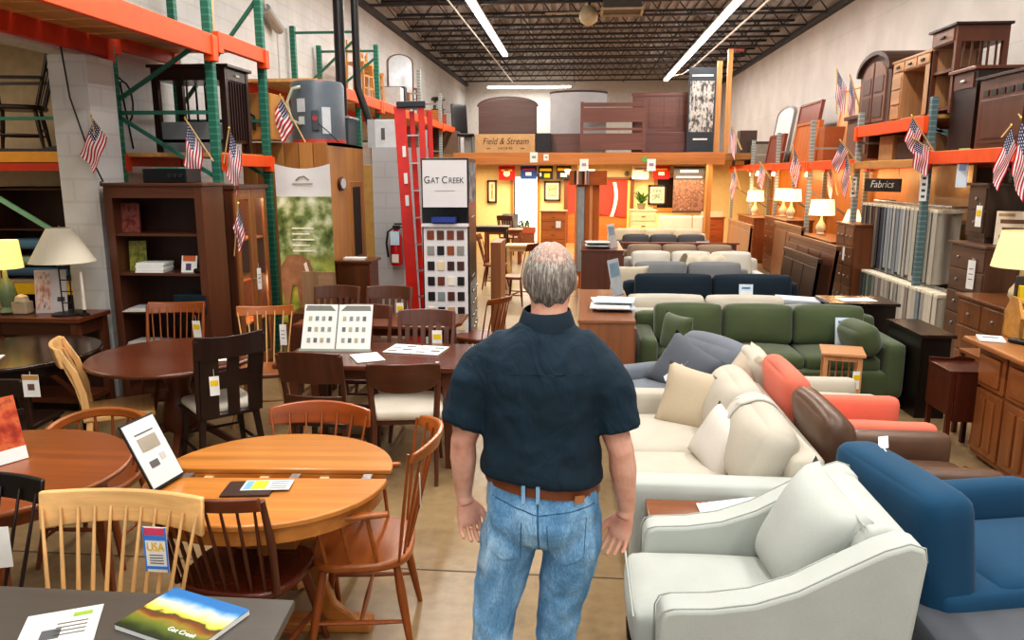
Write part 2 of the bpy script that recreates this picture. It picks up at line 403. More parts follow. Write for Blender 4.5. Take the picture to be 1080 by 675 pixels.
MB().bb(-7.8, -5.45, 7.9, 7.95, .72, .84).build('beam', plain('#e3b81e', .5), t)
# left far rack
t = thing('pallet_rack', 'long green and silver rack along the left wall loaded with stools and chairs', 'rack')
xf, xr = -3.5, -4.5
for y, z1, pm, bp in ((12.1, 4.3, green, greenp), (13.3, 4.2, green, greenp), (16.8, 4.25, silver, silverp), (19.3, 4.0, silver, silverp), (21.8, 3.95, silver, silverp)):
    frame(t, xf, xr, y, z1, pm, bp, [(z1-.1, z1-.1), (z1-.2, 3.25), (2.6, 2.6)] if y < 14 else [(3.75, 3.75), (2.6, 2.6)])
beams(t, xf, xr, 12.15, 13.25, 3.28, .16, nb=3); beams(t, xf, xr, 13.35, 16.75, 3.28, .16, nb=8); beams(t, xf, xr, 16.85, 19.25, 3.28, .15, nb=6); beams(t, xf, xr, 19.35, 21.75, 3.28, .15, nb=6)
beams(t, xf, xr, 10.2, 12.05, 3.28, .16, nb=5)
# right rack along the wall
t = thing('pallet_rack', 'long blue-grey and orange rack running along the right wall', 'rack')
xf, xr = 4.2, 5.2
ys = [9.8, 12.2, 14.6, 17.0, 19.4, 21.8]
for k, y in enumerate(ys):
    br = [(2.55, 2.55), (1.42, 1.42), (1.28, .6), (2.6, 2.1)] if k == 0 else [(1.1, .4), (2.5, 2.5), (.95, .95)] if k < 2 else [(1.75, 1.1), (2.5, 2.5)]
    frame(t, xf, xr, y, [2.95, 2.95, 3.0, 2.9, 2.85, 2.8][k], teal if k == 0 else silver, tealp if k == 0 else silverp, br)
beams(t, xf, xr, 9.85, 12.15, 2.74, .16, nb=6)
beams(t, xf, xr, 7.3, 9.75, 2.30, .14, nb=6)
for a, b in zip(ys[1:], ys[2:]): beams(t, xf, xr, a+.05, b-.05, 2.26, .13, nb=5)
beams(t, xf, xr, 9.85, 12.15, 2.22, .1, nb=6, om=wood('#b9803f', .6, 'y'))
# ---- loft at the back
lw = wood('#b8763a', .5, 'x')
struct('trim_loft_beam', MB().bb(-3.3, 3.65, 20.0, 20.15, 2.28, 2.58), lw)
struct('floor_loft', MB().bb(LW, RW, 20.15, BK, 2.4, 2.56), wood('#9a7040', .6, 'x'))
yw = plain('#e6cd98', .8, var=.04)
struct('wall_office', MB().bb(-3.6, -1.98, 23, 23.1, 0, 2.4).bb(-1.28, 2.25, 23, 23.1, 0, 2.4).bb(2.25, 3.55, 23, 23.1, 0, 1.05).bb(2.25, 3.55, 23, 23.1, 1.95, 2.4).bb(3.55, RW, 23, 23.1, 0, 2.4).bb(-1.98, -1.28, 23, 23.1, 1.95, 2.4), yw)
struct('doorway_glow', MB().bb(-1.98, -1.28, 23.6, 23.64, 0, 2.0), glow('#f4faff', 3.0))  # glowing sheet behind the doorway, standing in for the bright space beyond
ow = wood('#b87834', .45, 'z')
struct('trim_door', MB().bb(-2.07, -1.98, 22.95, 23.0, 0, 2.02).bb(-1.28, -1.19, 22.95, 23.0, 0, 2.02), ow)
struct('trim_window', MB().bb(2.17, 2.27, 22.94, 23.0, .95, 2.05).bb(3.53, 3.63, 22.94, 23.0, .95, 2.05).bb(2.17, 3.63, 22.94, 23.0, 1.93, 2.05).bb(2.17, 3.63, 22.94, 23.0, .95, 1.05), ow)
struct('window_1', MB().bb(2.25, 3.55, 23.04, 23.06, 1.05, 1.95), plain('#33241a', .2))
struct('wall_far_left', MB().bb(LW, -3.6, 22.9, 23.0, 0, 2.4), yw)
# ---- left half: dining tables and chairs
def arc_pts(w, y0, curve, z, n=9, zf=None):
    o = []
    for i in range(n):
        u = 2*i/(n-1)-1; o.append(Vector((u*w/2, y0+curve*(1-u*u), z+(zf(u) if zf else 0))))
    return o
def board(mb, w, y0, curve, z0, z1, th=.02, n=10, lean=0, top=None, bot=None, rr=0):
    """curved upright board across a chair back"""
    fr, bk = [], []
    def fn(u, v, s):
        uu = 2*u-1; a = z0+(bot(uu) if bot else 0); b = z1+(top(uu) if top else 0)
        return Vector((uu*w/2, y0+curve*(1-uu*uu)+lean*v+s*th/2, a+(b-a)*v))
    g = [[[mb.bm.verts.new(fn(i/n, j, s)) for j in (0, 1)] for s in (-1, 1)] for i in range(n+1)]
    f = mb.bm.faces.new
    for i in range(n):
        A, B = g[i], g[i+1]
        f((A[0][0], B[0][0], B[0][1], A[0][1])); f((A[1][0], A[1][1], B[1][1], B[1][0]))
        f((A[0][1], B[0][1], B[1][1], A[1][1])); f((A[0][0], A[1][0], B[1][0], B[0][0]))
    for A in (g[0], g[-1]): f((A[0][0], A[0][1], A[1][1], A[1][0]))
    return mb
def chair_seat(t, m, w=.46, d=.44, z=.45, th=.04, form='round', pad=None):
    if form == 'round':
        pl = []
        for i in range(28):
            a = 2*PI*i/28; c, s = math.cos(a), math.sin(a)
            x = w/2*math.copysign(abs(c)**.62, c); y = d/2*math.copysign(abs(s)**.62, s); pl.append((x*(1-.1*(y/d+.5)), y))
    else: pl = [(-w/2, -d/2), (w/2, -d/2), (w*.44, d/2), (-w*.44, d/2)]
    MB().prism(pl, z-th, z).build('seat', m, t, bev=.012, smooth=40)
    if pad: MB().soft((0, -.01, z+.02), (w*.94, d*.94, .06), .03, 6, (0, 0, .015)).build('seat_pad', pad, t, smooth=True)
def chair_legs(t, m, w=.36, d=.34, z=.42, sq=False, r=.018, splay=.05, stretch='box', top_in=.0, mid=None):
    pts = {}
    for sx in (-1, 1):
        for sy in (-1, 1):
            a = Vector((sx*(w/2-.03-top_in), sy*(d/2-.02), z)); b = Vector((sx*(w/2+splay), sy*(d/2+splay), 0)); pts[sx, sy] = (a, b)
            if sq: MB().ribbon([a, a.lerp(b, .5), b], [r*2.2, r*2, r*1.5], [r*2.2, r*2, r*1.5], (0, 1, 0)).build('leg', m, t, bev=.003)
            else: MB().tube([a, a.lerp(b, .3), a.lerp(b, .55), b], [r*.8, r*1.15, r*1.05, r*.65], 10).build('leg', m, t, smooth=40)
    if stretch:
        q = lambda k, f: pts[k][0].lerp(pts[k][1], f)
        for sx in (-1, 1):
            p0, p1 = q((sx, -1), .62), q((sx, 1), .62)
            MB().tube([p0, p0.lerp(p1, .5), p1], [.008, .012, .008], 8).build('stretcher', m, t, smooth=40)
        if stretch == 'H': p0, p1 = (q((-1, -1), .62)+q((-1, 1), .62))/2, (q((1, -1), .62)+q((1, 1), .62))/2; MB().tube([p0, p0.lerp(p1, .5), p1], [.008, .013, .008], 8).build('stretcher', m, t, smooth=40)
        else:
            for sy in (-1, 1): p0, p1 = q((-1, sy), .5), q((1, sy), .5); MB().tube([p0, p0.lerp(p1, .5), p1], [.008, .012, .008], 8).build('stretcher', m, t, smooth=40)
def spindles(t, m, n, w0, w1, y0, c0, y1, c1, z0, z1, r=.007, flat=False):
    for i in range(n):
        u = 2*i/(n-1)-1
        a = Vector((u*w0/2, y0+c0*(1-u*u), z0)); b = Vector((u*w1/2, y1+c1*(1-u*u), z1))
        mb = MB()
        if flat: mb.ribbon([a, a.lerp(b, .5), b], r*2.6, r*1.2, (0, 1, 0))
        else: mb.tube([a, a.lerp(b, .35), b], [r*.8, r*1.15, r*.75], 8)
        mb.build('spindle', m, t, smooth=40)
def spindle_chair(label, loc, rz, m, sm=None, lm=None, n=9, w0=.4, w1=.56, ch=.11, z1=.93, lean=.12, curve=.06, posts=False, arms=False, group=None, name='spindle_back_chair', cm=None, seat=.45, topf=None, botf=None, flat=False, stretch='H', sw=.46):
    t = thing(name, label, 'chair', loc, rz, group); sm = sm or m; lm = lm or m; cm = cm or m
    chair_seat(t, sm, sw, .44, seat); chair_legs(t, lm, stretch=stretch, z=seat-.02)
    y0 = .17; y1 = y0+lean
    if posts:
        for s in (-1, 1):
            MB().tube([(s*w0/2*1.08, y0-.01, seat-.01), (s*(w0+w1)/4*1.06, (y0+y1)/2-.015, (seat+z1)/2), (s*w1/2, y1-.01, z1-.02)], [.014, .016, .012], 10).build('back_post', m, t, smooth=40)
    spindles(t, lm if not posts else m, n, w0*(.86 if posts else 1), w1*(.84 if posts else .94), y0, .03, y1-.015, curve, seat-.01, z1-ch*.5, flat=flat)
    board(MB(), w1, y1-.01, curve, z1-ch, z1, .022, 14, .02, topf, botf).build('crest_rail', cm, t, bev=.006, smooth=50)
    if arms:
        for s in (-1, 1):
            MB().ribbon([(s*.27, .14, seat+.24), (s*.275, 0, seat+.235), (s*.265, -.14, seat+.23), (s*.25, -.22, seat+.225)], [.03, .045, .055, .04], .022).build('arm', m, t, bev=.008)
            for q in (-.16, -.06, .05): MB().tube([(s*.21, q+.03, seat-.01), (s*.265, q, seat+.23)], [.008, .01], 8).build('arm_spindle', m, t, smooth=40)
    return t
def slat_chair(label, loc, rz, m, pad=None, z1=.96, w=.46, kind='slats', n=5, lean=.1, group=None, name='slat_back_chair', seatm=None, sq=True):
    t = thing(name, label, 'chair', loc, rz, group)
    chair_seat(t, seatm or m, .46, .43, .45, .035, 'sq', pad); chair_legs(t, m, .42, .4, .43, sq, .017, .015, 'box' if kind != 'mid' else None)
    y0 = .19
    for s in (-1, 1): MB().ribbon([(s*w/2*.92, y0, .42), (s*w/2*.95, y0+.03, .65), (s*w/2, y0+lean, z1-.01)], [.034, .032, .028], [.034, .03, .024], (0, 1, 0)).build('back_post', m, t, bev=.005)
    if kind == 'slats':
        board(MB(), w+.02, y0+lean-.02, .03, z1-.12, z1, .022, 10, .02, lambda u: .012*(1-u*u)).build('crest_rail', m, t, bev=.005)
        board(MB(), w*.9, y0+.03, .02, .55, .59, .02, 8).build('lower_rail', m, t, bev=.004)
        for i in range(n):
            u = 2*(i+.5)/n-1; MB().bar((u*w*.42, y0+.045, .58), (u*w*.43, y0+lean, z1-.1), .038, .012, (0, 1, 0)).build('back_slat', m, t)
    elif kind == 'panel':
        board(MB(), w, y0+lean-.035, .035, z1-.2, z1, .02, 10, .03, lambda u: .015*(1-u*u)).build('crest_rail', m, t, bev=.005)
        board(MB(), w*.92, y0+.04, .03, .58, .64, .02, 8, .01).build('lower_rail', m, t, bev=.004)
    elif kind == 'tee':
        board(MB(), w+.03, y0+lean-.02, .03, z1-.11, z1, .022, 10, .02, lambda u: .012*(1-u*u)).build('crest_rail', m, t, bev=.005)
        MB().bar((0, y0+.03, .45), (0, y0+lean+.02, z1-.1), .14, .016, (0, 1, 0)).build('back_panel', m, t)
        board(MB(), w*.9, y0+.03, .02, .55, .59, .02, 8).build('lower_rail', m, t, bev=.004)
    return t
def pricetag(label, loc, rz=0, w=.07, h=.14, kind='yellow', tilt=0, group=None, string=.05):
    t = thing('price_tag', label, 'tag', loc, 0, group, rot=(tilt, 0, rz))
    MB().box((0, 0, -string-h/2), (w, .002, h)).build('card', plain('#e9e7e2', .6), t)
    MB().tube([(0, 0, .0), (0, 0, -string)], .0015, 6).build('string', plain('#d8d4c8', .7), t)
    if kind == 'yellow': MB().box((0, -.002, -string-h*.35), (w*.8, .002, h*.28)).build('price_band', plain('#e8c21c', .5), t)
    if kind == 'usa':
        for zz, hh, c in ((.1, .16, '#c94a6a'), (.24, .1, '#3f7fd0'), (.9, .06, '#3f7fd0')): MB().box((0, -.002, -string-h*zz), (w*.86, .002, h*hh)).build('printed_band', plain(c, .5), t)
        text('USA', h*.26, plain('#e3b400', .5), t, (0, -.004, -string-h*.44), sx=.8)
        for s in (-1, 1): MB().box((s*w*.47, -.002, -string-h/2), (w*.06, .002, h)).build('printed_edge', plain('#3f7fd0', .5), t)
        for k in range(4): MB().box((0, -.002, -string-h*(.62+.06*k)), (w*.6, .002, h*.012)).build('text_line', plain('#444444'), t)
    if kind == 'lines':
        for k in range(3): MB().box((0, -.002, -string-h*(.3+.18*k)), (w*.55, .002, h*.03)).build('text_line', plain('#777777'), t)
    if kind == 'photo': MB().box((0, -.002, -string-h*.12), (w, .002, h*.2)).build('printed_band', plain('#b98a50', .5), t); MB().box((0, -.002, -string-h*.55), (w*.4, .002, h*.28)).build('printed_picture', plain('#6a5048', .5), t)
    return t
cherry, cherry2, walnut, walnut2 = wood('#9c5824', .3), wood('#84471f', .3), wood('#64351f', .3), wood('#5c3623', .35)
maple, maple_z, oakl = wood('#d9ab70', .4), wood('#d6aa72', .4, 'z'), wood('#c5853f', .28)
cherryz, walnutz, espz = wood('#96501f', .3, 'z'), wood('#5c3321', .35, 'z'), wood('#2a1712', .35, 'z')
esp = wood('#2b1a14', .3); blackm = plain('#15110f', .4); redz = wood('#6a2f18', .35, 'z')
cream = fabric('#d8cfbf'); paper = plain('#e6e6e2', .6, var=.02); ink = plain('#4a4a4a', .6); steel = plain('#a8a8a8', .3, .8)
# grey table nearest the camera
t = thing('dining_table', 'dark grey rectangular table at the bottom left corner of the frame', 'table', (0, 0, 0))
gw = wood('#4a443d', .4, 'x', .15)
tl = [(-2.6, 2.06), (-.855, 2.065), (-.78, 1.2), (-2.6, 1.15)]
MB().prism(tl[::-1], .73, .76).build('tabletop', gw, t, bev=.004)
MB().prism([(-2.5, 1.98), (-.98, 1.98), (-.92, 1.28), (-2.5, 1.25)][::-1], .65, .73).build('apron', gw, t)
for x, y, s in ((-.95, 1.93, 1), (-.9, 1.32, 1), (-2.45, 1.93, -1), (-2.45, 1.3, -1)):
    MB().ribbon([(x, y, .72), (x+.02*s, y+.02, .5), (x+.06*s, y+.05, .25), (x+.02*s, y+.03, 0)], .05, .05, (0, 1, 0)).build('leg', esp, t, bev=.006)
# chairs tucked under it from the far side
spindle_chair('light maple chair with curved crest and wide row of spindles behind the grey table', (-1.63, 2.13, 0), 0, maple, n=11, w0=.46, w1=.62, ch=.115, z1=.915, curve=.05, lm=maple_z, botf=lambda u: -.025*u*u)
spindle_chair('near-black spindle chair at the left frame edge beside the light maple chair', (-2.28, 2.22, 0), 0, espz, n=7, w0=.44, w1=.58, ch=.09, z1=.92, curve=.06, cm=blackm, lm=espz)
pricetag('yellow and white tag with a blue border hanging on the light maple chair', (-1.46, 2.34, .85), 0, .085, .17, 'usa', string=.01)
pricetag('blank white tag hanging on the near-black chair', (-2.11, 2.4, .80), .3, .09, .16, 'plain', string=.02)
# round cherry table on the left
t = thing('round_table', 'round cherry table at the left edge with a red sign on it', 'table', (-2.62, 2.99, 0))
def disc(r, n=56, x=1): return [(r*x*math.cos(2*PI*i/n), r*math.sin(2*PI*i/n)) for i in range(n)]
MB().prism(disc(.55, x=1.08), .725, .75).build('tabletop', cherry2, t, bev=.008, smooth=40)
MB().prism(disc(.45, x=1.08), .64, .725).build('apron', cherry2, t, smooth=40)
for a in (40, 130, 220, 310):
    c, s = math.cos(R(a)), math.sin(R(a)); MB().ribbon([(c*.42, s*.42, .7), (c*.42, s*.42, .3), (c*.43, s*.43, 0)], [.07, .05, .035], [.07, .05, .035], (0, 1, 0)).build('leg', cherry2, t, bev=.006)
# captain chair behind it
t = thing('captain_chair', 'cherry chair with a low curved bow tucked behind the round cherry table', 'chair', (-2.6, 3.68, 0), R(4))
chair_seat(t, cherry2, .48, .44, .44); chair_legs(t, cherry2)
bow = [Vector((.28*math.cos(a)*1.0, .02+.2*math.sin(a)**.8 if 0 < a < PI else .02, .64+.09*math.sin(a)**.9 if 0 < a < PI else .64)) for a in [PI*i/18 for i in range(19)]]
bow = [Vector((.27, -.12, .6))]+bow+[Vector((-.27, -.12, .6))]
MB().ribbon(bow, .03, .05).build('bow_rail', cherry, t, bev=.008, smooth=50)
for k in range(2, 19, 2): b = bow[k]; MB().tube([(b.x*.72, b.y*.9-.02, .43), b-Vector((0, 0, .02))], .008, 8).build('spindle', cherry2, t, smooth=40)
# split extension table
t = thing('extension_table', 'light cherry round table pulled apart so a gap shows its rails', 'table', (-1.335, 3.06, 0), R(4))
lt = wood('#b8793a', .25, 'x')
far_h = [(0.52*math.cos(PI*i/28), .05+.47*math.sin(PI*i/28)) for i in range(29)]
near_h = [(0.52*math.cos(PI+PI*i/28), -.05+.47*math.sin(PI+PI*i/28)) for i in range(29)]
MB().prism(far_h, .722, .75).build('tabletop_half', lt, t, bev=.007, smooth=40)
MB().prism(near_h, .722, .75).build('tabletop_half', lt, t, bev=.007, smooth=40)
MB().prism([(x*.95, y*.95) for x, y in far_h], .655, .722).build('apron', lt, t, smooth=40)
MB().prism([(x*.95, y*.95) for x, y in near_h], .655, .722).build('apron', lt, t, smooth=40)
for x in (-.3, -.05, .22): MB().bb(x-.02, x+.02, -.3, .3, .69, .715).build('slide_rail', plain('#c9b48c', .5), t)
for x in (-.38, .1, .42): MB().bb(x-.02, x+.02, -.03, .03, .715, .735).build('latch', steel, t)
for s in (-1, 1):
    MB().ribbon([(s*.17, 0, .66), (s*.13, 0, .5), (s*.14, 0, .3), (s*.22, 0, .1), (s*.34, 0, .02)], [.12, .1, .1, .09, .06], [.05, .05, .05, .05, .04], (0, 1, 0)).build('pedestal_leg', lt, t, bev=.008)
    MB().ribbon([(0, s*.17, .66), (0, s*.13, .5), (0, s*.14, .3), (0, s*.22, .1), (0, s*.36, .02)], [.12, .1, .1, .09, .06], [.05, .05, .05, .05, .04], (1, 0, 0)).build('pedestal_leg', lt, t, bev=.008)
MB().bb(-.13, .13, -.13, .13, .45, .66).build('pedestal_block', lt, t, bev=.006)
MB().bb(-.42, .42, -.05, .05, .0, .05).build('foot_bar', lt, t, bev=.01)
# chairs round it
spindle_chair('amber spindle armchair at the right of the split table facing left', (-.93, 3.07, 0), R(-82), cherry, n=8, w0=.4, w1=.5, ch=.075, z1=.97, lean=.07, curve=.1, arms=True, name='spindle_armchair', lm=cherryz, sm=cherry, topf=lambda u: -.03*u*u, botf=lambda u: -.0*u*u, sw=.5)
spindle_chair('cherry chair with a wide curved crest tucked behind the split table', (-1.36, 3.49, 0), 0, cherry, n=7, w0=.4, w1=.55, ch=.12, z1=.85, lean=.1, curve=.06, topf=lambda u: -.03*u*u, lm=cherryz, cm=wood('#984c1c', .25))
spindle_chair('dark reddish spindle chair with its back to the camera before the split table', (-1.35, 2.8, 0), R(174), walnutz, n=8, w0=.4, w1=.48, ch=.06, z1=.895, lean=.11, curve=.05, posts=True, cm=wood('#6e3a22', .35), lm=wood('#7a3f20', .35, 'z'), sm=wood('#5a2414', .25), sw=.52)
pricetag('two small white paper strips tied to the amber armchair spindles', (-.66, 3.0, .8), R(-70), .03, .14, 'plain', string=.01)
# dark pedestal table
t = thing('pedestal_table', 'dark brown round pedestal table in front of the dark bookcase', 'table', (-2.93, 5.17, 0))
MB().prism(disc(.6), .718, .75).build('tabletop', wood('#5e3220', .22), t, bev=.012, smooth=40)
MB().lathe([(.3, .718), (.16, .66), (.1, .58), (.075, .5), (.1, .4), (.13, .28), (.12, .2), (.07, .16)], n=24).build('pedestal', walnut, t, smooth=50)
for a in (20, 110, 200, 290):
    c, s = math.cos(R(a)), math.sin(R(a)); MB().ribbon([(c*.06, s*.06, .22), (c*.2, s*.2, .17), (c*.34, s*.34, .06), (c*.42, s*.42, .02)], [.06, .05, .045, .05], [.08, .06, .045, .04]).build('foot', walnut, t, bev=.008)
# black round table
t = thing('round_table', 'nearly black round table at the far left beneath the shaded lamp', 'table', (-4.2, 5.16, 0))
MB().prism(disc(.6), .715, .75).build('tabletop', wood('#2c1d16', .18), t, bev=.01, smooth=40)
MB().prism(disc(.5), .63, .715).build('apron', esp, t, smooth=40)
for a in (45, 135, 225, 315):
    c, s = math.cos(R(a)), math.sin(R(a)); MB().bar((c*.43, s*.43, .7), (c*.45, s*.45, 0), .06, .06, (0, 1, 0)).build('leg', esp, t, bev=.006)
one(MB().box((0, 0, .003), (.3, .2, .004)), 'leaflet', paper, 'pale leaflet lying on the black round table', 'paper', (-4.25, 4.88, .75), .4)
for (x, y, rz, lb, m) in ((-3.72, 4.5, R(190), 'black slat chair with its back to the camera and a photo tag, near black table', espz), (-3.98, 4.2, R(160), 'dark red chair cut off by the left frame edge', redz)):
    slat_chair(lb, (x, y, 0), rz, m, z1=.9 if m is redz else .8, n=4)
pricetag('white tag printed with a small picture hanging at the black round table', tuple(Q(31, 392, 4.2)), .1, .1, .14, 'photo', string=.02)
# maple side chair seen edge on
t = thing('side_chair', 'light maple chair seen from the side with a leaning curved back', 'chair', (-3.2, 4.86, 0), R(122))
chair_seat(t, maple, .46, .44, .45, .045, 'sq'); chair_legs(t, maple_z, .42, .4, .42, True, .018, .02, 'box')
for s in (-1, 1): MB().ribbon([(s*.2, .19, .42), (s*.205, .2, .6), (s*.21, .24, .76), (s*.21, .32, .93)], [.035]*4, [.05, .045, .04, .03], (0, 1, 0)).build('back_post', maple_z, t, bev=.006)
board(MB(), .46, .3, .04, .8, .94, .024, 10, .03).build('crest_rail', maple, t, bev=.006)
for u in (-.5, 0, .5): MB().ribbon([(u*.36, .2, .46), (u*.37, .24, .66), (u*.38, .31, .86)], .05, .014, (0, 1, 0)).build('back_slat', maple_z, t)
# black chair with cut-out back
t = thing('side_chair', 'black chair with square cut-outs in its back and a cream seat', 'chair', (-2.52, 4.98, 0), R(-136))
chair_seat(t, esp, .46, .44, .44, .035, 'sq', cream); chair_legs(t, espz, .42, .4, .43, True, .018, .015, 'box')
for s in (-1, 1): MB().ribbon([(s*.205, .2, .42), (s*.21, .22, .65), (s*.22, .29, .98)], .036, .03, (0, 1, 0)).build('back_post', espz, t, bev=.005)
board(MB(), .46, .275, .03, .84, .99, .022, 10, .015, lambda u: .015*u*u).build('crest_rail', espz, t, bev=.005)
mb = MB()
for x0, x1 in ((-.2, -.12), (-.06, -.03+.05), (.02+.06, .2)): mb.ribbon([((x0+x1)/2, .22, .43), ((x0+x1)/2, .235, .65), ((x0+x1)/2, .28, .86)], x1-x0, .016, (0, 1, 0))
board(mb, .4, .235, .0, .62, .74, .017, 4, .015)
mb.build('back_panel', espz, t)
pricetag('yellow and white tag hanging on the black cut-out chair', (-2.36, 4.6, .8), .5, .06, .13, 'yellow')
spindle_chair('reddish spindle chair between the bookcase and the pedestal table', (-3.42, 5.92, 0), R(10), cherry2, n=8, w0=.4, w1=.47, ch=.09, z1=.95, lean=.1, curve=.05, posts=True, lm=redz, sm=walnut, group=None, topf=lambda u: .012*u*u)
pricetag('yellow and white tag hanging from the reddish spindle chair', (-3.26, 6.11, .86), 0, .07, .15, 'yellow', tilt=.1)
spindle_chair('pale spindle chair with cherry crest beside the glass-door cabinet', (-2.62, 5.96, 0), R(14), maple_z, n=7, w0=.34, w1=.48, ch=.075, z1=.92, lean=.1, curve=.05, cm=cherry, sm=cherry2, topf=lambda u: .015*u*u)
pricetag('pale blue tag hanging from the pale spindle chair with cherry crest', (-2.5, 6.13, .84), 0, .06, .18, 'lines')
# long dark table with chairs
t = thing('dining_table', 'long dark brown table holding the sample display board', 'table', (-1.43, 5.3, 0))
MB().prism([(-.68, -.36), (.62, -.36), (.7, -.28), (.66, .4), (-.68, .4)], .715, .75).build('tabletop', wood('#5a3020', .2), t, bev=.008)
MB().bb(-.55, .55, -.26, .3, .63, .715).build('apron', walnut, t)
for x in (-.55, .54):
    for y in (-.27, .3): MB().ribbon([(x, y, .715), (x, y, .3), (x, y, 0)], [.075, .06, .05], [.075, .06, .05], (0, 1, 0)).build('leg', walnutz, t, bev=.006)
slat_chair('brown chair with two wide back slats at the near side of the long table', (-1.68, 4.84, 0), R(176), wood('#4f2c1c', .35, 'z'), kind='panel', z1=.93, w=.42, seatm=esp)
t = thing('dining_chair', 'walnut chair with a curved back panel and cream seat facing the long table', 'chair', (-1.17, 4.96, 0), R(190))
mw = wood('#54301f', .3)
MB().soft((0, 0, .47), (.5, .46, .07), .035, 8, (0, 0, .015)).build('seat_pad', cream, t, smooth=True)
MB().prism([(-.23, -.2), (.23, -.2), (.2, .2), (-.2, .2)], .40, .44).build('seat_frame', mw, t, bev=.006)
for sx in (-1, 1):
    MB().tube([(sx*.2, -.18, .43), (sx*.23, -.22, 0)], [.022, .012], 10).build('leg', walnutz, t, smooth=40)
    MB().tube([(sx*.2, .3, 0), (sx*.205, .23, .42), (sx*.22, .26, .7), (sx*.22, .29, .85)], [.013, .022, .02, .014], 10).build('leg', walnutz, t, smooth=40)
board(MB(), .48, .27, .07, .66, .86, .022, 14, .03, lambda u: -.02*u**4, lambda u: .07*u**4).build('back_panel', mw, t, bev=.006, smooth=50)
slat_chair('dark panel-back chair behind the long table, half hidden by the display board', (-1.78, 5.86, 0), R(3), wood('#5a301d', .3, 'z'), kind='tee', z1=.96)
slat_chair('dark slat-back chair with a yellow tag behind the long table', (-1.22, 5.72, 0), R(2), walnutz, z1=.95, n=6, w=.45)
pricetag('yellow and white tag on the slat-back chair behind the long table', (-1.12, 5.86, .83), 0, .08, .15, 'yellow', string=.01)
# second table and its chairs
t = thing('dining_table', 'brown table behind the long table, near the swatch kiosk', 'table', (-1.75, 6.66, 0))
MB().prism([(-.75, -.32), (.62, -.32), (.72, -.1), (.72, .32), (-.75, .32)], .715, .75).build('tabletop', wood('#6b3a22', .25), t, bev=.008)
MB().bb(-.6, .58, -.22, .24, .64, .715).build('apron', walnut, t)
for x in (-.6, .58):
    for y in (-.22, .24): MB().bar((x, y, .715), (x, y, 0), .07, .07, (0, 1, 0)).build('leg', walnutz, t, bev=.006)
slat_chair('left one of two slat-back chairs behind the second brown table', (-2.38, 6.97, 0), 0, wood('#5a341f', .35, 'z'), z1=.95, n=6, w=.44)
slat_chair('right one of two slat-back chairs behind the second brown table', (-1.86, 7.0, 0), 0, wood('#5a341f', .35, 'z'), z1=.95, n=6, w=.44)
pricetag('yellow and white tag on the right slat-back chair behind the second table', (-1.72, 7.12, .83), 0, .07, .15, 'yellow', string=.01)
spindle_chair('small dark red spindle chair to the right of the swatch kiosk', (-1.0, 7.45, 0), R(240), redz, n=6, w0=.34, w1=.4, ch=.06, z1=.86, lean=.1, curve=.04, cm=cherry2)
# ---- things lying on the tables
t = thing('sign_holder', 'leaning sign holder with a furniture photo on the split table', 'sign', (-1.715, 2.885, .765), 0, rot=(R(-27), 0, R(82)))
MB().bb(-.1, .1, -.004, .004, 0, .3).build('backing', plain('#26282a', .4), t)
MB().bb(-.094, .094, -.007, -.004, .008, .292).build('sheet', plain('#d4d6d4', .5, var=.02), t)
MB().soft((-.0, -.008, .19), (.11, .004, .06), .002, 3).build('printed_picture', plain('#9d9586', .6), t); MB().bb(-.05, -.0, -.009, -.007, .085, .115).build('printed_picture', plain('#5a5a5c', .6), t)
MB().bb(-.055, .055, -.009, -.007, .235, .24).build('text_line', ink, t); MB().bb(.02, .05, -.009, -.007, .1, .13).build('printed_picture', plain('#b8b8b2', .6), t)
MB().bb(-.095, .095, 0, .07, -.004, 0).build('foot', plain('#26282a', .4), t)
t = thing('flyer', 'flyer with a yellow block on a dark folder lying on the split table', 'paper', (-1.31, 2.9, .752), R(8))
MB().box((-.05, -.02, .004), (.2, .15, .006)).build('folder', plain('#3a231b', .4), t); MB().box((.02, .0, .0095), (.2, .1, .003)).build('sheet', plain('#cfd3d0', .6), t)
MB().box((-.01, 0, .0115), (.06, .085, .001)).build('printed_block', plain('#e5c51b', .5), t); MB().box((-.055, 0, .0115), (.03, .085, .001)).build('printed_block', plain('#6fa5c4', .5), t)
for k in range(5): MB().box((.07, -.035+.017*k, .0115), (.07, .004, .001)).build('text_line', ink, t)
t = thing('book', 'landscape picture book with sunset hills lying on the grey table', 'book', (-1.135, 1.92, .761), R(-19))
MB().box((0, 0, .008), (.3, .215, .015)).build('pages', paper, t)
def bookcover():
    m, nt, b = base('book_cover', .3)
    sx = N(nt, 'ShaderNodeSeparateXYZ'); nt.links.new(mapped(nt, (1, 1, 1), 'Generated'), sx.inputs[0])
    no = N(nt, 'ShaderNodeTexNoise', Scale=4.0, Detail=4.0); nt.links.new(mapped(nt, (1, 1, 1), 'Generated'), no.inputs['Vector'])
    a = N(nt, 'ShaderNodeMath', operation='MULTIPLY_ADD'); nt.links.new(no.outputs['Fac'], a.inputs[0]); a.inputs[1].default_value = .3; nt.links.new(sx.outputs['Y'], a.inputs[2])
    nt.links.new(ramp(nt, a.outputs[0], [(.2, lin('#27331c')), (.36, lin('#5b6b2a')), (.47, lin('#8a7a30')), (.55, lin('#7a3f1f')), (.62, lin('#3b4a2a')), (.66, lin('#e8c54a')), (.8, lin('#d9d8b0')), (.95, lin('#4f8fc0')), (1, lin('#2e6ea8'))]), b.inputs['Base Color'])
    return m
MB().box((0, 0, .0165), (.302, .217, .002)).build('cover', bookcover(), t)
text('Gat Creek', .024, paper, t, (.06, -.06, .018), (0, 0, 0))
t = thing('leaflet', 'white leaflet with a chair picture at the lower left of the grey table', 'paper', (-1.46, 1.83, .761), R(25))
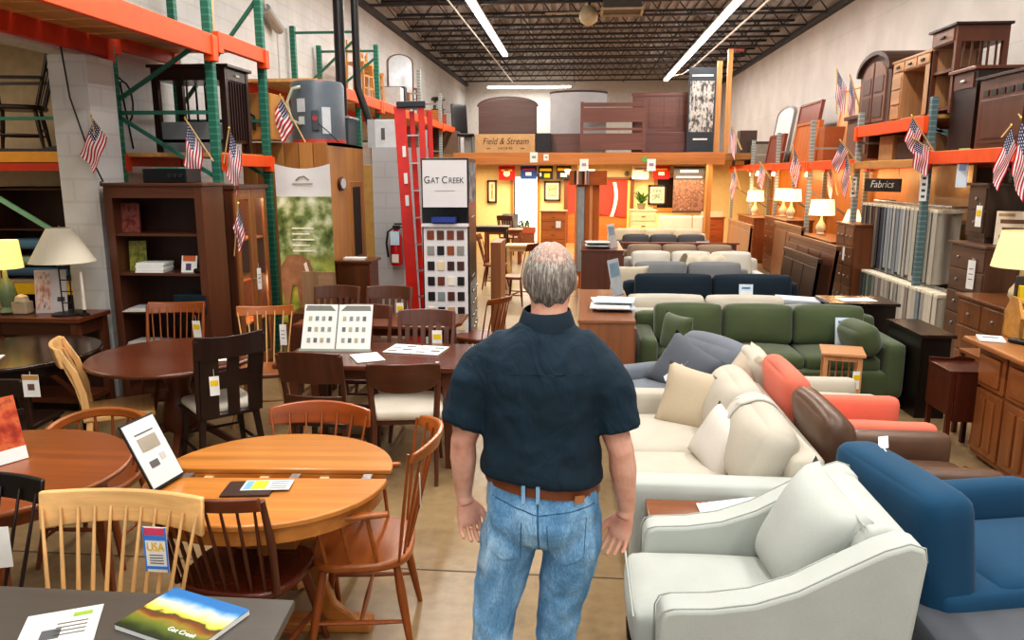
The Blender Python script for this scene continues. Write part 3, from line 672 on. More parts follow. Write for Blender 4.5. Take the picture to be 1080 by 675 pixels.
MB().box((0, 0, .002), (.2, .25, .003)).build('sheet', plain('#c9c8c2', .5), t); MB().box((-.02, -.0, .004), (.05, .05, .001)).build('printed_picture', plain('#55565a'), t); MB().box((.05, .09, .004), (.05, .02, .001)).build('printed_mark', plain('#8aa83a'), t)
for k in range(4): MB().box((.03, .05-.02*k, .004), (.08, .004, .001)).build('text_line', ink, t)
t = thing('sign_holder', 'red sign with a white foot on the round cherry table', 'sign', (-2.6, 3.02, .752), R(70), rot=(R(-14), 0, R(62)))
MB().bb(-.13, .13, -.004, .004, 0, .3).build('sheet', cells('red_sign', ['#6a1f12', '#a8381c', '#c9683a', '#7a2413'], 3), t); MB().bb(-.13, .13, -.007, -.004, 0, .06).build('text_panel', paper, t); MB().bb(-.13, .13, 0, .09, -.003, 0).build('foot', paper, t)
t = thing('sample_board', 'open display board with rows of small samples on the long table', 'display', (-1.8, 5.38, .752), R(2), rot=(R(-28), 0, R(3)))
MB().bb(-.26, .26, -.006, .006, 0, .36).build('board', plain('#d9d9d2', .5, var=.02), t); MB().bb(-.27, .27, -.02, .02, -.012, .008).build('ledge', plain('#8b8f86', .4), t)
MB().bb(-.004, .004, -.009, -.005, 0, .36).build('spine', plain('#55575a'), t)
for sx in (-1, 1):
    MB().prism([(sx*.02, .31), (sx*.25, .31), (sx*.24, .35), (sx*.06, .35)][::sx], -.008, -.006, 'y').build('printed_band', plain('#6d6f68'), t)
    for r_ in range(3):
        for c_ in range(4): MB().bb(sx*.13-.09+.05*c_, sx*.13-.09+.05*c_+.026, -.009, -.006, .06+.085*r_, .095+.085*r_).build('sample', plain(['#8a8a86', '#5a5c60', '#a39a7a', '#747a80'][(r_+c_) % 4]), t)
t = thing('open_magazine', 'open magazine lying flat on the long table', 'magazine', (-1.2, 5.45, .752), R(-8))
for s in (-1, 1):
    MB().box((s*.11, 0, .004), (.21, .27, .006)).build('page', paper, t)
    for k in range(4): MB().box((s*.11+(.05 if k % 2 else -.05), -.08+.05*k, .0078), (.07, .035, .001)).build('printed_picture', plain(['#7a7a78', '#55524e', '#9a958c', '#62666a'][k]), t)
one(MB().box((0, 0, .003), (.2, .26, .004)), 'leaflet', paper, 'white leaflet on the left end of the long table', 'paper', (-1.5, 5.18, .752), .5)
one(MB().box((0, 0, .003), (.22, .16, .004)), 'leaflet', paper, 'white leaflet on the dark pedestal table', 'paper', (-2.56, 5.05, .752), .3)
# ---- bookcase, banner, booth, kiosk and the things above them on the left
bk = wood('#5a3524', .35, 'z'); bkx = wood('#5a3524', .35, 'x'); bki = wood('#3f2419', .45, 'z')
t = thing('bookcase', 'tall dark brown open bookcase beside the white pillar', 'bookcase', (-3.695, 6.58, 0))
w, d, h = .89, .4, 1.97
for s in (-1, 1): MB().bb(s*(w/2-.02)-.02, s*(w/2-.02)+.02, -d/2, d/2, 0, h-.03).build('side_panel', bk, t, bev=.003)
for s in (-1, 1): MB().bb(s*(w/2-.035)-.035, s*(w/2-.035)+.035, -d/2-.015, -d/2, .0, h-.03).build('face_stile', bk, t)
MB().bb(-w/2-.02, w/2+.02, -d/2-.03, d/2, h-.03, h).build('top', bkx, t, bev=.006)
MB().bb(-w/2+.07, w/2-.07, -d/2-.015, -d/2, h-.13, h-.03).build('face_rail', bkx, t); MB().bb(-w/2+.07, w/2-.07, -d/2-.015, -d/2, 0, .12).build('face_rail', bkx, t)
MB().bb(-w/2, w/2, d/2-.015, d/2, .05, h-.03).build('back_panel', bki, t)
for z in (.12, .48, .83, 1.18, 1.53): MB().bb(-w/2+.03, w/2-.03, -d/2+.01, d/2-.02, z-.022, z).build('shelf', bkx, t)
X0, Y0 = -3.695, 6.5
one(MB().box((0, 0, .1), (.16, .03, .26)), 'framed_print', cells('reddish_print', ['#2e1512', '#6a1d18', '#8a4a3a', '#41302c'], 4), 'dark red print leaning inside the bookcase, upper shelf', 'picture', (X0-.33, 6.55, 1.56), R(10), rot=(R(-5), 0, R(10)))
one(MB().box((0, 0, .13), (.15, .012, .27)), 'picture_book', cells('green_cover', ['#3c4a1e', '#6f7a2a', '#a89a3a', '#3f6a7a'], 3), 'green and yellow book standing inside the bookcase, middle shelf', 'book', (X0-.31, 6.57, 1.185), 0, rot=(R(-6), 0, R(12)))
t = thing('paper_stack', 'stack of white paper lying on the middle bookcase shelf', 'paper', (X0-.12, Y0, 1.18), R(4))
for k in range(4): MB().box((.006*(k % 2), .004*k, .012+.022*k), (.25, .2, .02)).build('ream', paper, t)
t = thing('photo_card', 'white photo card with an orange top on the middle bookcase shelf', 'card', (X0+.22, Y0-.03, 1.18), R(-4), rot=(R(-12), 0, R(-4)))
MB().bb(-.075, .075, -.003, .003, 0, .15).build('card', paper, t); MB().bb(-.06, .06, -.006, -.003, .1, .15).build('printed_band', plain('#c9683a'), t); MB().bb(-.03, .02, -.006, -.003, .02, .08).build('printed_picture', plain('#5a4a6a'), t)
one(MB().soft((0, 0, .02), (.13, .1, .045), .02), 'tape_measure', blackm, 'small dark object at the right end of the middle bookcase shelf', 'box', (X0+.35, Y0-.04, 1.18), smooth=True)
t = thing('book', 'dark teal book with pale lettering on the lower bookcase shelf', 'book', (X0+.27, Y0-.05, .832), R(-2))
MB().bb(-.15, .15, -.1, .1, 0, .16).build('case', plain('#1d2c33', .4), t, bev=.004); MB().bb(-.12, .1, -.102, -.1, .07, .09).build('lettering_band', plain('#9fb0b4'), t); MB().bb(.12, .148, -.103, -.1, .06, .11).build('red_mark', plain('#c9452a'), t)
for dx, lb, a in ((-.22, 'loose papers at the left of the lower bookcase shelf', .1), (.0, 'loose papers in the middle of the lower bookcase shelf', -.2)):
    t = thing('papers', lb, 'paper', (X0+dx, Y0-.03, .83), a)
    for k in range(3): MB().box((.02*k-.02, .015*k, .006+.01*k), (.28, .21, .008)).build('sheet', plain(['#cfcac0', '#d8cdb8', '#c3c5c8'][k], .6), t)
t = thing('papers', 'stack of white papers on the lowest visible bookcase shelf', 'paper', (X0-.2, Y0-.03, .48))
for k in range(4): MB().box((.01*(k % 2), .0, .012+.018*k), (.32, .22, .016)).build('sheet', plain(['#c9c5bd', '#d8d4cc', '#bdb9b2', '#d0ccc4'][k], .6), t)
t = thing('disc_player', 'black electronics box lying on top of the bookcase', 'electronics', (-3.6, 6.55, 1.972))
MB().bb(-.2, .2, -.13, .13, 0, .12).build('case', plain('#17171a', .3), t, bev=.006); MB().bb(-.12, .1, -.06, .1, .12, .135).build('tray', plain('#4b7a68', .3), t)
for x in (.05, .1, .15): MB().cyl((x, -.13, .06), (x, -.145, .06), .018).build('knob', plain('#2a2a2e', .3), t)
one(MB().bb(-.3, .25, -.25, .25, 0, .3), 'grey_carton', plain('#7b8288', .7), 'grey-blue carton on the low shelf of the front left rack', 'box', (-3.95, 7.75, 2.256))
t = thing('side_table', 'black tall spindle-sided table standing on the rack shelf behind the teal post', 'table', (-3.85, 7.75, 2.256))
MB().bb(-.44, .4, -.28, .28, .82, .85).build('tabletop', esp, t, bev=.004); MB().bb(-.38, .34, -.25, .25, .7, .82).build('apron', esp, t)
for x in (-.37, .33):
    for y in (-.24, .24): MB().bb(x-.03, x+.03, y-.03, y+.03, 0, .82).build('leg', espz, t)
MB().bb(-.38, .34, -.25, .25, .1, .13).build('lower_shelf', esp, t)
for k in range(7): MB().bb(.32, .345, -.19+.06*k, -.175+.06*k, .12, .7).build('spindle', espz, t); MB().bb(-.31+.1*k, -.295+.1*k, .23, .25, .12, .7).build('spindle', espz, t)
MB().bb(.341, .355, -.2, .2, .71, .81).build('drawer', wood('#4a3a30'), t); MB().bb(.355, .37, -.04, .04, .75, .77).build('handle', steel, t)
t = thing('tan_box', 'tan box with black ironwork at the end of the rack shelf', 'box', (-3.66, 8.6, 2.42))
MB().bb(-.32, .25, -.2, .2, 0, .5).build('case', plain('#c08a4c', .6), t, bev=.005); MB().tube([(-.1, -.23, 0), (-.1, -.23, .25), (-.02, -.23, .3), (.06, -.23, .25), (.06, -.23, .1)], .014).build('iron_hoop', blackm, t); MB().cyl((-.02, -.24, .3), (-.02, -.24, .42), .03).build('knob', blackm, t)
# glass door cabinet facing the aisle
t = thing('glass_cabinet', 'brown cabinet with two tall glass doors behind the teal rack post', 'cabinet', (-3.5, 7.42, 0))
for y in (-.37, .37): MB().bb(-.2, .2, y-.015, y+.015, 0, 1.92).build('side_panel', bk, t)
MB().bb(-.2, -.18, -.37, .37, 0, 1.92).build('back_panel', wood('#d98a48', .4, 'z'), t); MB().bb(-.22, .24, -.4, .4, 1.9, 1.94).build('top', bkx, t, bev=.005); MB().bb(-.2, .2, -.37, .37, 0, .1).build('base', bk, t)
for z in (.55, 1.0, 1.4): MB().bb(-.19, .17, -.36, .36, z-.01, z+.01).build('shelf', wood('#d98a48', .4, 'y'), t)
wdr = wood('#8f5a34', .35, 'z')
for s in (-1, 1):
    y0, y1 = (-.365, -.005) if s < 0 else (.005, .365)
    d_ = MB().bb(.2, .225, y0, y0+.07, .1, 1.9).bb(.2, .225, y1-.07, y1, .1, 1.9).bb(.2, .225, y0+.07, y1-.07, .1, .2).bb(.2, .225, y0+.07, y1-.07, 1.8, 1.9).build('door', wdr, t, bev=.003)
    MB().bb(.208, .214, y0+.07, y1-.07, .2, 1.8).build('pane', glassm('#f0d9c0', .04), d_)
    MB().cyl((.225, s*.04, 1.0), (.245, s*.04, 1.0), .012).build('knob', steel, d_)
pricetag('pale blue tag hanging on the glass door cabinet', (-3.26, 7.46, 1.15), R(80), .07, .22, 'lines')
# wooden booth
t = thing('wooden_booth', 'tall booth of orange-brown vertical boards carrying the water heater', 'booth', (-3.2, 9.25, 0))
bw = wood('#a8713a', .45, 'z', .2, 14); bw2 = wood('#b98248', .45, 'z', .2, 14)
x0, x1, y0, y1, hh = -.72, .3, -.55, .92, 2.4
for k in range(6): w_ = (x1-x0)/6; MB().bb(x0+k*w_+.004, x0+(k+1)*w_-.004, y0, y0+.03, 0, hh).build('board', bw if k % 2 else bw2, t, bev=.004)
MB().bb(x1-.03, x1, y0+.03, y1, 0, hh).build('side_panel', bw2, t)
MB().bb(x0, x1, y0+.03, y1, hh-.03, hh).build('top', bw, t)
MB().bb(x1-.005, x1+.012, y0+.8, y0+1.35, .4, 1.95).build('door', bw, t, bev=.004); MB().bb(x1+.005, x1+.016, y0+.9, y0+1.22, 1.0, 1.88).build('opening', plain('#2c1a10', .8), t)
t = thing('wall_clock', 'small oval mirror-like clock on the booth side', 'clock', (-2.898, 9.15, 1.93))
MB().lathe([(.0, 0), (.13, .0), (.14, .02), (.11, .035)], n=24, sq=.62).build('rim', wood('#4a2a1a', .3), t, smooth=50).rotation_euler = (R(90), 0, R(90))
o = MB().lathe([(0, .0), (.105, .0), (.1, .006)], n=24, sq=.62).build('face', plain('#cfd3d6', .2), t); o.rotation_euler = (R(90), 0, R(90)); o.location = (.03, 0, 0)
# horse banner
def banner_mat():
    m, nt, b = base('banner_print', .6)
    sx = N(nt, 'ShaderNodeSeparateXYZ'); nt.links.new(mapped(nt, (1, 1, 1), 'Generated'), sx.inputs[0]); g = mapped(nt, (.8, 0, 1.8), 'Generated')
    no = N(nt, 'ShaderNodeTexNoise', Scale=5.0, Detail=6.0); nt.links.new(g, no.inputs['Vector'])
    foliage = ramp(nt, no.outputs['Fac'], [(.3, lin('#2f3d1c')), (.45, lin('#6e7f45')), (.55, lin('#a9b184')), (.7, lin('#d9dcc8'))])
    no2 = N(nt, 'ShaderNodeTexNoise', Scale=6.0, Detail=3.0); nt.links.new(g, no2.inputs['Vector'])
    grass = ramp(nt, no2.outputs['Fac'], [(.3, lin('#6d7f2c')), (.5, lin('#a3a945')), (.7, lin('#c7b257'))])
    mx = N(nt, 'ShaderNodeMix', data_type='RGBA'); st = N(nt, 'ShaderNodeMapRange'); nt.links.new(sx.outputs['Z'], st.inputs['Value']); st.inputs['From Min'].default_value = .4; st.inputs['From Max'].default_value = .58
    nt.links.new(st.outputs[0], mx.inputs['Factor']); nt.links.new(grass, mx.inputs['A']); nt.links.new(foliage, mx.inputs['B'])
    nt.links.new(mx.outputs['Result'], b.inputs['Base Color']); return m
t = thing('banner', 'tall banner with a horse in a meadow hanging before the booth', 'banner', (-2.91, 7.9, .45))
def bn(u, v, z0, z1): z = z0+(z1-z0)*v; return (-.3+.6*u, .012*math.sin(u*7+z*2), z-(.05*math.sin(PI*u)*v if z1 > 1.6 else 0))
MB().sheet(lambda u, v: bn(u, v, 0, 1.36), 12, 14).build('picture', banner_mat(), t, smooth=True)
MB().sheet(lambda u, v: bn(u, v, 1.36, 1.7), 12, 5).build('heading', plain('#dcdcda', .6, var=.02), t, smooth=True)
MB().ribbon([(-.07, -.02, 1.53), (-.03, -.02, 1.56), (.02, -.02, 1.57), (.07, -.02, 1.53)], .004, .016, (0, 0, 1)).build('emblem', plain('#8d8470'), t); MB().bb(-.11, .11, -.022, -.019, 1.485, 1.5).build('text_line', plain('#a8a090'), t)
for k in range(5): MB().bb(-.14, .1-.05*(k % 2), -.022, -.019, 1.02-.06*k, 1.035-.06*k).build('text_line', plain('#e8ead8'), t)
horse = [(x*1.05, .08+z*1.08) for x, z in [(-.28, .35), (-.27, .5), (-.2, .6), (-.1, .62), (-.03, .6), (.03, .56), (.06, .47), (.05, .4), (.0, .42), (-.03, .46), (-.06, .4), (-.04, .1), (-.09, .1), (-.11, .3), (-.16, .32), (-.2, .1), (-.24, .1)]]
MB().prism(horse, -.02, -.017, 'y').build('printed_horse', plain('#8f6446', .7, var=.25), t)
MB().prism([(-.03, .65), (.0, .67), (.035, .53), (.0, .51)], -.022, -.02, 'y').build('printed_blaze', plain('#e0d6c6'), t)
# small pale board in front of the banner base
t = thing('wood_sample_door', 'pale brown cabinet door sample in front of the banner', 'door sample', (-2.72, 7.7, .62), R(2))
MB().bb(-.18, .18, -.015, .015, 0, .42).build('board', wood('#8f7152', .5, 'z'), t, bev=.004); MB().bb(.0, .16, -.022, -.015, .22, .38).build('inset', wood('#9d7d5c', .5), t)
one(MB().bb(-.25, .25, -.2, .2, 0, .62), 'plinth', bk, 'dark plinth under the cabinet door sample', 'plinth', (-2.75, 7.72, 0))
# little cupboard
t = thing('small_cabinet', 'dark reddish cupboard with papers on top beside the booth', 'cabinet', (-2.68, 9.0, 0))
MB().bb(-.2, .2, -.2, .2, 0, 1.0).build('case', redz, t, bev=.004); MB().bb(-.23, .23, -.23, .23, 1.0, 1.03).build('top', walnut, t, bev=.004)
MB().bb(-.17, .17, -.215, -.2, .06, .95).build('door', walnutz, t, bev=.003)
one(MB().bb(-.13, .13, -.09, .09, 0, .02), 'papers', paper, 'white papers on the dark reddish cupboard', 'paper', (-2.7, 8.97, 1.032), .1)
# block pier with extinguisher, boxes
struct('partition', MB().bb(-2.72, -2.02, 9.95, 10.5, 0, 2.38), wall_mat('grey_block', '#b4b7b8', .4, .2))
t = thing('fire_extinguisher', 'red fire extinguisher hanging on the grey block pier', 'extinguisher', (-2.4, 9.84, .85))
MB().lathe([(.03, 0), (.075, .01), (.08, .05), (.08, .36), (.06, .42), (.03, .45), (.03, .48)]).build('cylinder', plain('#a5141a', .25), t, smooth=40)
MB().bb(-.04, .05, -.03, .03, .48, .53).build('valve', blackm, t); MB().bb(-.02, .14, -.012, .012, .54, .56).build('handle', blackm, t); MB().bb(-.02, .13, -.012, .012, .5, .515).build('handle', blackm, t)
MB().tube([(-.03, -.02, .5), (-.1, -.04, .45), (-.12, -.05, .3), (-.1, -.05, .12)], .014).build('hose', blackm, t, smooth=True)
MB().bb(-.06, .06, -.085, -.083, .28, .46).build('tag', plain('#bcd6e6'), t); MB().bb(-.045, .045, -.084, -.082, .05, .16).build('instruction_label', plain('#d8d4cc'), t)
def bin_(label, loc, w, h, c):
    t = thing('storage_bin', label, 'box', loc); MB().box((0, 0, h/2), (w, .4, h), t=(1.06, 1.04)).build('body', plain(c, .5), t, bev=.01); MB().box((0, 0, h+.012), (w+.05, .44, .025)).build('rim', plain('#9fa5a8', .5), t, bev=.005); return t
bin_('dark grey bin between the water heater and the white box', (-3.06, 9.72, 2.403), .34, .32, '#4b5257')
t = thing('white_box', 'white box on the grey block pier left of the red ladder', 'box', (-2.58, 10.15, 2.382)); MB().bb(-.2, .2, -.15, .2, 0, .36).build('carton', plain('#c9cbcb', .6), t, bev=.006); MB().bb(-.02, .03, -.153, -.15, .1, .25).build('printed_mark', plain('#55585c'), t); MB().bb(-.2, -.1, -.153, -.15, .0, .36).build('grey_side', plain('#a9abab'), t)
# water heater
t = thing('water_heater', 'grey cylindrical water heater standing on the wooden booth', 'water heater', (-3.12, 9.1, 2.403))
MB().lathe([(.3, 0), (.31, .01), (.31, .66), (.29, .7), (.05, .71)], n=32).build('tank', plain('#59636b', .4), t, smooth=40)
MB().lathe([(.315, 0), (.315, .04)], n=32).build('base_ring', plain('#b9453a', .4), t)
MB().tube([(-.08, -.33, .62), (-.17, -.35, .6), (-.24, -.36, .45), (-.2, -.36, .25), (-.1, -.33, .2)], .02).build('hose', plain('#a9b09a', .5), t, smooth=True)
for x, z, w_, h_ in ((-.1, .42, .11, .15), (-.1, .25, .08, .09), (.18, .25, .1, .3)): MB().box((x, -math.sqrt(.31**2-x*x)-.004, z+0.0), (w_, .004, h_), (0, 0, x*3.2)).build('rating_label', plain('#c9ced2'), t)
MB().soft((.07, -.315, .25), (.09, .03, .24), .02).build('control_cover', plain('#4d565d'), t); MB().cyl((.07, -.33, .27), (.07, -.336, .27), .03, n=16).build('round_badge', plain('#b3454a'), t)
MB().tube([(.1, -.33, .22), (.22, -.33, .12), (.33, -.3, .0)], .006).build('cord', blackm, t)
# black pipes
t = thing('steel_pipe', 'thick black pipe rising vertically behind the water heater', 'pipe', (-3.2, 10.3, 0)); MB().cyl((0, 0, 2.35), (0, 0, 5.5), .07, n=16).build('pipe', blackm, t, smooth=40)
t = thing('steel_pipe', 'black pipe with a bend near its lower end above the bins', 'pipe', (-2.98, 10.3, 0)); MB().tube([(0, 0, 5.5), (0, 0, 3.3), (.01, 0, 3.15), (.06, 0, 3.0), (.16, 0, 2.7), (.2, 0, 2.4)], .05, 14).build('pipe', blackm, t, smooth=40)
# red ladder
t = thing('step_ladder', 'folded red step ladder standing beside the swatch kiosk', 'ladder', (-1.82, 8.75, 0), R(10), rot=(0, R(-2), R(10)))
lr = plain('#d42a1c', .35)
for x, w_ in ((-.13, .13), (.11, .07)): MB().bar((x*.8, 0, 0), (x, 0, 2.8), w_, .06, (0, 1, 0)).build('rail', lr, t, bev=.005)
for x in (0.0, .2): MB().bar((x*.8, .18, 0), (x, .1, 2.75), .06, .04, (0, 1, 0)).build('rear_rail', lr, t, bev=.005)
for k in range(8): MB().bb(-.11, .1, -.02, .06, .3+.31*k, .315+.31*k).build('step', steel, t)
MB().bb(-.16, .16, -.07, .16, 2.78, 2.85).build('top_cap', plain('#23262a'), t, bev=.01)
for z in (2.3, 2.0, 1.75): MB().bb(-.125, -.085, -.05, -.047, z-.06, z+.06).build('sticker', paper, t)
# swatch kiosk
t = thing('display_kiosk', 'white and black wood swatch kiosk with a lettered header panel', 'display stand', (-1.335, 7.55, 0), R(3))
pw = plain('#d9d6d6', .5, var=.02)
MB().bb(-.235, .235, 0, .88, 0, 2.2).build('case', plain('#15161a', .35), t, bev=.004)
MB().bb(-.22, .22, -.02, 0, 1.72, 2.18).build('sign_panel', pw, t); kt = plain('#3a3634')
for b_, s_, x_ in (('G', .1, -.175), ('AT', .08, -.095), ('C', .1, .0), ('REEK', .08, .115)): text(b_, s_, kt, t, (x_, -.022, 1.98 if s_ < .09 else 1.985), sx=.85)
MB().bb(-.1, .1, -.023, -.02, 1.88, 1.886).build('text_line', plain('#9a9694'), t)
MB().bb(-.22, .22, .0, .01, 1.56, 1.72).build('recess', plain('#0c0c0e'), t); one(MB().bb(-.12, .12, -.05, .05, 0, .05), 'sample_box', plain('#2a3f8a', .4), 'blue box in the kiosk recess', 'box', (-1.34, 7.5, 1.575))
MB().bb(-.235, .235, -.06, .0, 1.53, 1.56).build('ledge', pw, t)
MB().bb(-.22, .22, -.02, 0, .2, 1.53).build('swatch_panel', pw, t)
sw = [['#7a3f22', '#5a3524', '#7a3f25', '#5f3626'], ['#8a8782', '#1f1a1a', '#8a4a28', '#8a8782'], ['#2a1c1a', '#d8c6a0', '#3a2422', '#4a2c22'], ['#1a1618', '#6a3420', '#ddd6c4', '#1c1a1c'], ['#231c1e', '#7d8788', '#5a3026', '#2b2324'], ['#d8cdb8', '#1c181a', '#c09a78', '#221c1e'], ['#5a3524', '#8a4a28', '#2a1c1a', '#d8c6a0'], ['#1a1618', '#8a8782', '#5a3026', '#7a3f22']]
for r_ in range(8):
    for c_ in range(4): MB().bb(-.185+.1*c_, -.115+.1*c_, -.032, -.02, 1.4-.155*r_, 1.49-.155*r_).build('swatch', plain(sw[r_][c_], .4), t, bev=.003)
MB().bb(.235, .24, .05, .83, 1.76, 2.16).build('photo_panel', cells('kitchen_photo', ['#2c2e33', '#5f656b', '#9aa1a6', '#c9cdd0'], 3), t)
MB().bb(.235, .24, .25, .6, 1.6, 1.615).build('lettering_band', plain('#c9c9c9'), t); MB().bb(.235, .24, .3, .6, .98, .995).build('lettering_band', plain('#b9b9b9'), t)
MB().bb(.235, .245, .1, .8, .2, .94).build('handle_panel', plain('#8d8b86', .4), t)
for r_ in range(5):
    for c_ in range(3): MB().soft((.255, .25+.2*c_, .85-.13*r_), (.02, .1, .03), .009, 3).build('sample_handle', plain('#c9c5bd', .25, .7), t, smooth=True)
# a plank end standing behind the kiosk
one(MB().bb(-.06, .06, -.3, .3, 0, 1.25), 'wood_slab', wood('#9a6238', .5, 'z'), 'brown slab-end standing right behind the swatch kiosk', 'board', (-.98, 9.2, 0))
# ---- small flags, sideboard corner, side room, loft and rack loads on the left
def flag_mat(fade=0):
    m, nt, b = base('flag_cloth%d' % fade, .8)
    uv = N(nt, 'ShaderNodeUVMap'); sx = N(nt, 'ShaderNodeSeparateXYZ'); nt.links.new(uv.outputs[0], sx.inputs[0])
    def mth(op, a, b_=None, c=None):
        n = N(nt, 'ShaderNodeMath', operation=op)
        for i, v in enumerate((a, b_, c)):
            if v is None: continue
            if isinstance(v, (int, float)): n.inputs[i].default_value = v
            else: nt.links.new(v, n.inputs[i])
        return n.outputs[0]
    U, V = sx.outputs['X'], sx.outputs['Y']        # U along the fly, V along the hoist from the top
    st = mth('MODULO', mth('FLOOR', mth('MULTIPLY', V, 13.0)), 2.0)
    ca = mth('MULTIPLY', mth('LESS_THAN', U, .4), mth('LESS_THAN', V, 7/13))
    du = mth('SUBTRACT', mth('FRACT', mth('MULTIPLY', U, 15.0)), .5); dv = mth('SUBTRACT', mth('FRACT', mth('MULTIPLY', V, 9.3)), .5)
    star = mth('LESS_THAN', mth('ADD', mth('MULTIPLY', du, du), mth('MULTIPLY', dv, dv)), .07)
    def mix(f, A, B):
        n = N(nt, 'ShaderNodeMix', data_type='RGBA'); nt.links.new(f, n.inputs['Factor'])
        for k, v in (('A', A), ('B', B)):
            if isinstance(v, tuple): n.inputs[k].default_value = v
            else: nt.links.new(v, n.inputs[k])
        return n.outputs['Result']
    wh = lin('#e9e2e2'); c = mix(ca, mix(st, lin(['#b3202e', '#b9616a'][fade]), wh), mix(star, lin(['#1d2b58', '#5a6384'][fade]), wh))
    nt.links.new(c, b.inputs['Base Color']); return m
fm = [flag_mat(0), flag_mat(1)]; stick = wood('#c9a877', .5, 'z')
def flag(label, y, T, Rr, Bf, fade=0, end=None, grp='small flags clipped to the racks'):
    """T, Rr: ends of the hoist edge; Bf: the fly corner below T (picture points read at depth y)"""
    a, b, c = Q(*T, y), Q(*Rr, y), Q(*Bf, y); h = b-a; f = c-a
    t = thing('small_flag', label, 'flag', a, 0, grp)
    MB().sheet(lambda u, v: (f.x*u+h.x*v, f.y*u+h.y*v+.02*math.sin(v*7+u*4)*u+.01*math.sin(u*9), f.z*u+h.z*v), 14, 14, uv=True).build('cloth', fm[fade], t, smooth=True, fix=False)
    e = (Q(*end, y+.02)-a) if end else h*1.9
    MB().tube([h*-.12, e], .008*y/8, 6).build('stick', stick, t)
    MB().lathe([(.001, -.02), (.012, 0), (.001, .02)], h*-.12, 8).build('finial', plain('#d8b44a', .3, .5), t)
flag('small flag hanging on the white pillar at the far left', 6.42, (98, 125), (113, 145), (85, 163), end=(104, 170))
flag('small flag left of the teal rack post above the bookcase', 7.05, (197, 128), (214, 157), (194, 172), end=(225, 170))
flag('small flag right of the teal rack post above the bookcase', 7.1, (243, 138), (255, 163), (239, 183), end=(236, 172))
flag('small flag hanging in front of the glass door cabinet', 7.0, (252, 218), (259, 248), (246, 238), end=(247, 270))
flag('small flag on the carton left of the water heater', 8.5, (297, 104), (310, 134), (286, 122), end=(322, 150))
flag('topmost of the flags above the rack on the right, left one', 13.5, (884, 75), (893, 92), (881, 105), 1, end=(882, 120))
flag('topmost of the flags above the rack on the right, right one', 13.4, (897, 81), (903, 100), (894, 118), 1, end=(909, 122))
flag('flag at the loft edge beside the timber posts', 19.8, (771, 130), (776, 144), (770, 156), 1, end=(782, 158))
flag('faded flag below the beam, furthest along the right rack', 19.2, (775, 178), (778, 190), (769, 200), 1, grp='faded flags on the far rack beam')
flag('faded flag crossing the beam in the second far bay', 17.3, (802, 172), (808, 181), (798, 192), 1, grp='faded flags on the far rack beam')
flag('flag above the drawer chests hanging from the far orange beam', 14.2, (837, 156), (845, 176), (832, 180), end=(838, 190))
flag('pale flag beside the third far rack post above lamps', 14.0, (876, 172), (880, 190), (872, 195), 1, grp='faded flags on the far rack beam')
flag('flag tilted left on the beam near the dark rack post', 12.1, (887, 149), (895, 160), (876, 172), end=(905, 172))
flag('narrow flag hanging straight under the beam near dark rack post', 12.0, (894, 163), (898, 180), (887, 193), end=(902, 205))
flag('upper flag at the middle of the near orange beam', 9.65, (963, 124), (974, 140), (953, 148), end=(985, 160))
flag('lower flag at the middle of the near orange beam', 9.6, (966, 147), (982, 156), (962, 177), end=(990, 165))
flag('large flag at the right end of the lower beam', 7.25, (1067, 135), (1072, 158), (1046, 180), end=(1056, 145))
flag('flag cut by the right frame edge', 7.15, (1078, 128), (1090, 160), (1066, 183), end=(1074, 120))
# sideboard corner
t = thing('sideboard', 'dark brown sideboard with cross braces at the far left', 'sideboard', (-4.9, 6.2, 0))
MB().bb(-.9, .68, -.24, .22, .8, .84).build('top', walnut, t, bev=.005); MB().bb(-.86, .64, -.2, .2, .68, .8).build('apron', wood('#4a2818', .35), t); MB().bb(-.86, .64, -.2, .2, .08, .12).build('bottom_shelf', walnut, t); MB().bb(-.86, .64, .18, .2, .12, .68).build('back_panel', bki, t)
for x in (-.84, -.1, .62): MB().bb(x-.03, x+.03, -.22, -.16, 0, .8).build('leg', walnutz, t); MB().bb(x-.03, x+.03, .15, .21, 0, .8).build('leg', walnutz, t)
for a, b_ in ((-.81, -.13), (-.07, .59)):
    MB().bar((a, -.19, .14), (b_, -.19, .67), .03, .03, (0, 1, 0)).build('cross_brace', walnut, t); MB().bar((a, -.185, .67), (b_, -.185, .14), .03, .03, (0, 1, 0)).build('cross_brace', walnut, t)
def lamp(label, loc, shade, base_fn, sh_col, em, rtop=.1, rbot=.24, z0=.35, z1=.58, group=None, name='table_lamp'):
    t = thing(name, label, 'lamp', loc, 0, group)
    mb = MB(); n = 28; rings = []
    for r, z in ((rbot, z0), (rtop, z1), (rtop-.006, z1), (rbot-.006, z0)): rings.append([(r*math.cos(2*PI*j/n), r*math.sin(2*PI*j/n), z) for j in range(n)])
    mb.loft(rings+[rings[0]], cap=False).build('lamp_shade', shade_mat(sh_col, em), t, smooth=40)
    base_fn(t, z0, z1); return t
def iron_base(t, z0, z1):
    for s in (-1, 1): MB().tube([(s*.045, 0, .02), (s*.045, 0, z0+.02)], .006, 8).build('upright', blackm, t)
    MB().lathe([(.13, 0), (.13, .012), (.02, .02)]).build('foot', blackm, t, smooth=40)
    for k in range(4): MB().tube([(-.045, 0, .1+.1*k), (.06, 0, .1+.1*k)], .005, 6).build('rung', blackm, t)
    MB().cyl((0, 0, z0-.03), (0, 0, z0+.06), .055).build('candle_sleeve', plain('#d8c69a', .6), t); MB().cyl((0, 0, z0+.06), (0, 0, z1+.02), .005).build('harp', steel, t)
lamp('black iron table lamp with a cream cone shade on the sideboard', (-4.44, 6.16, .842), None, iron_base, '#cfc6b2', .06, .1, .26, .46, .75)
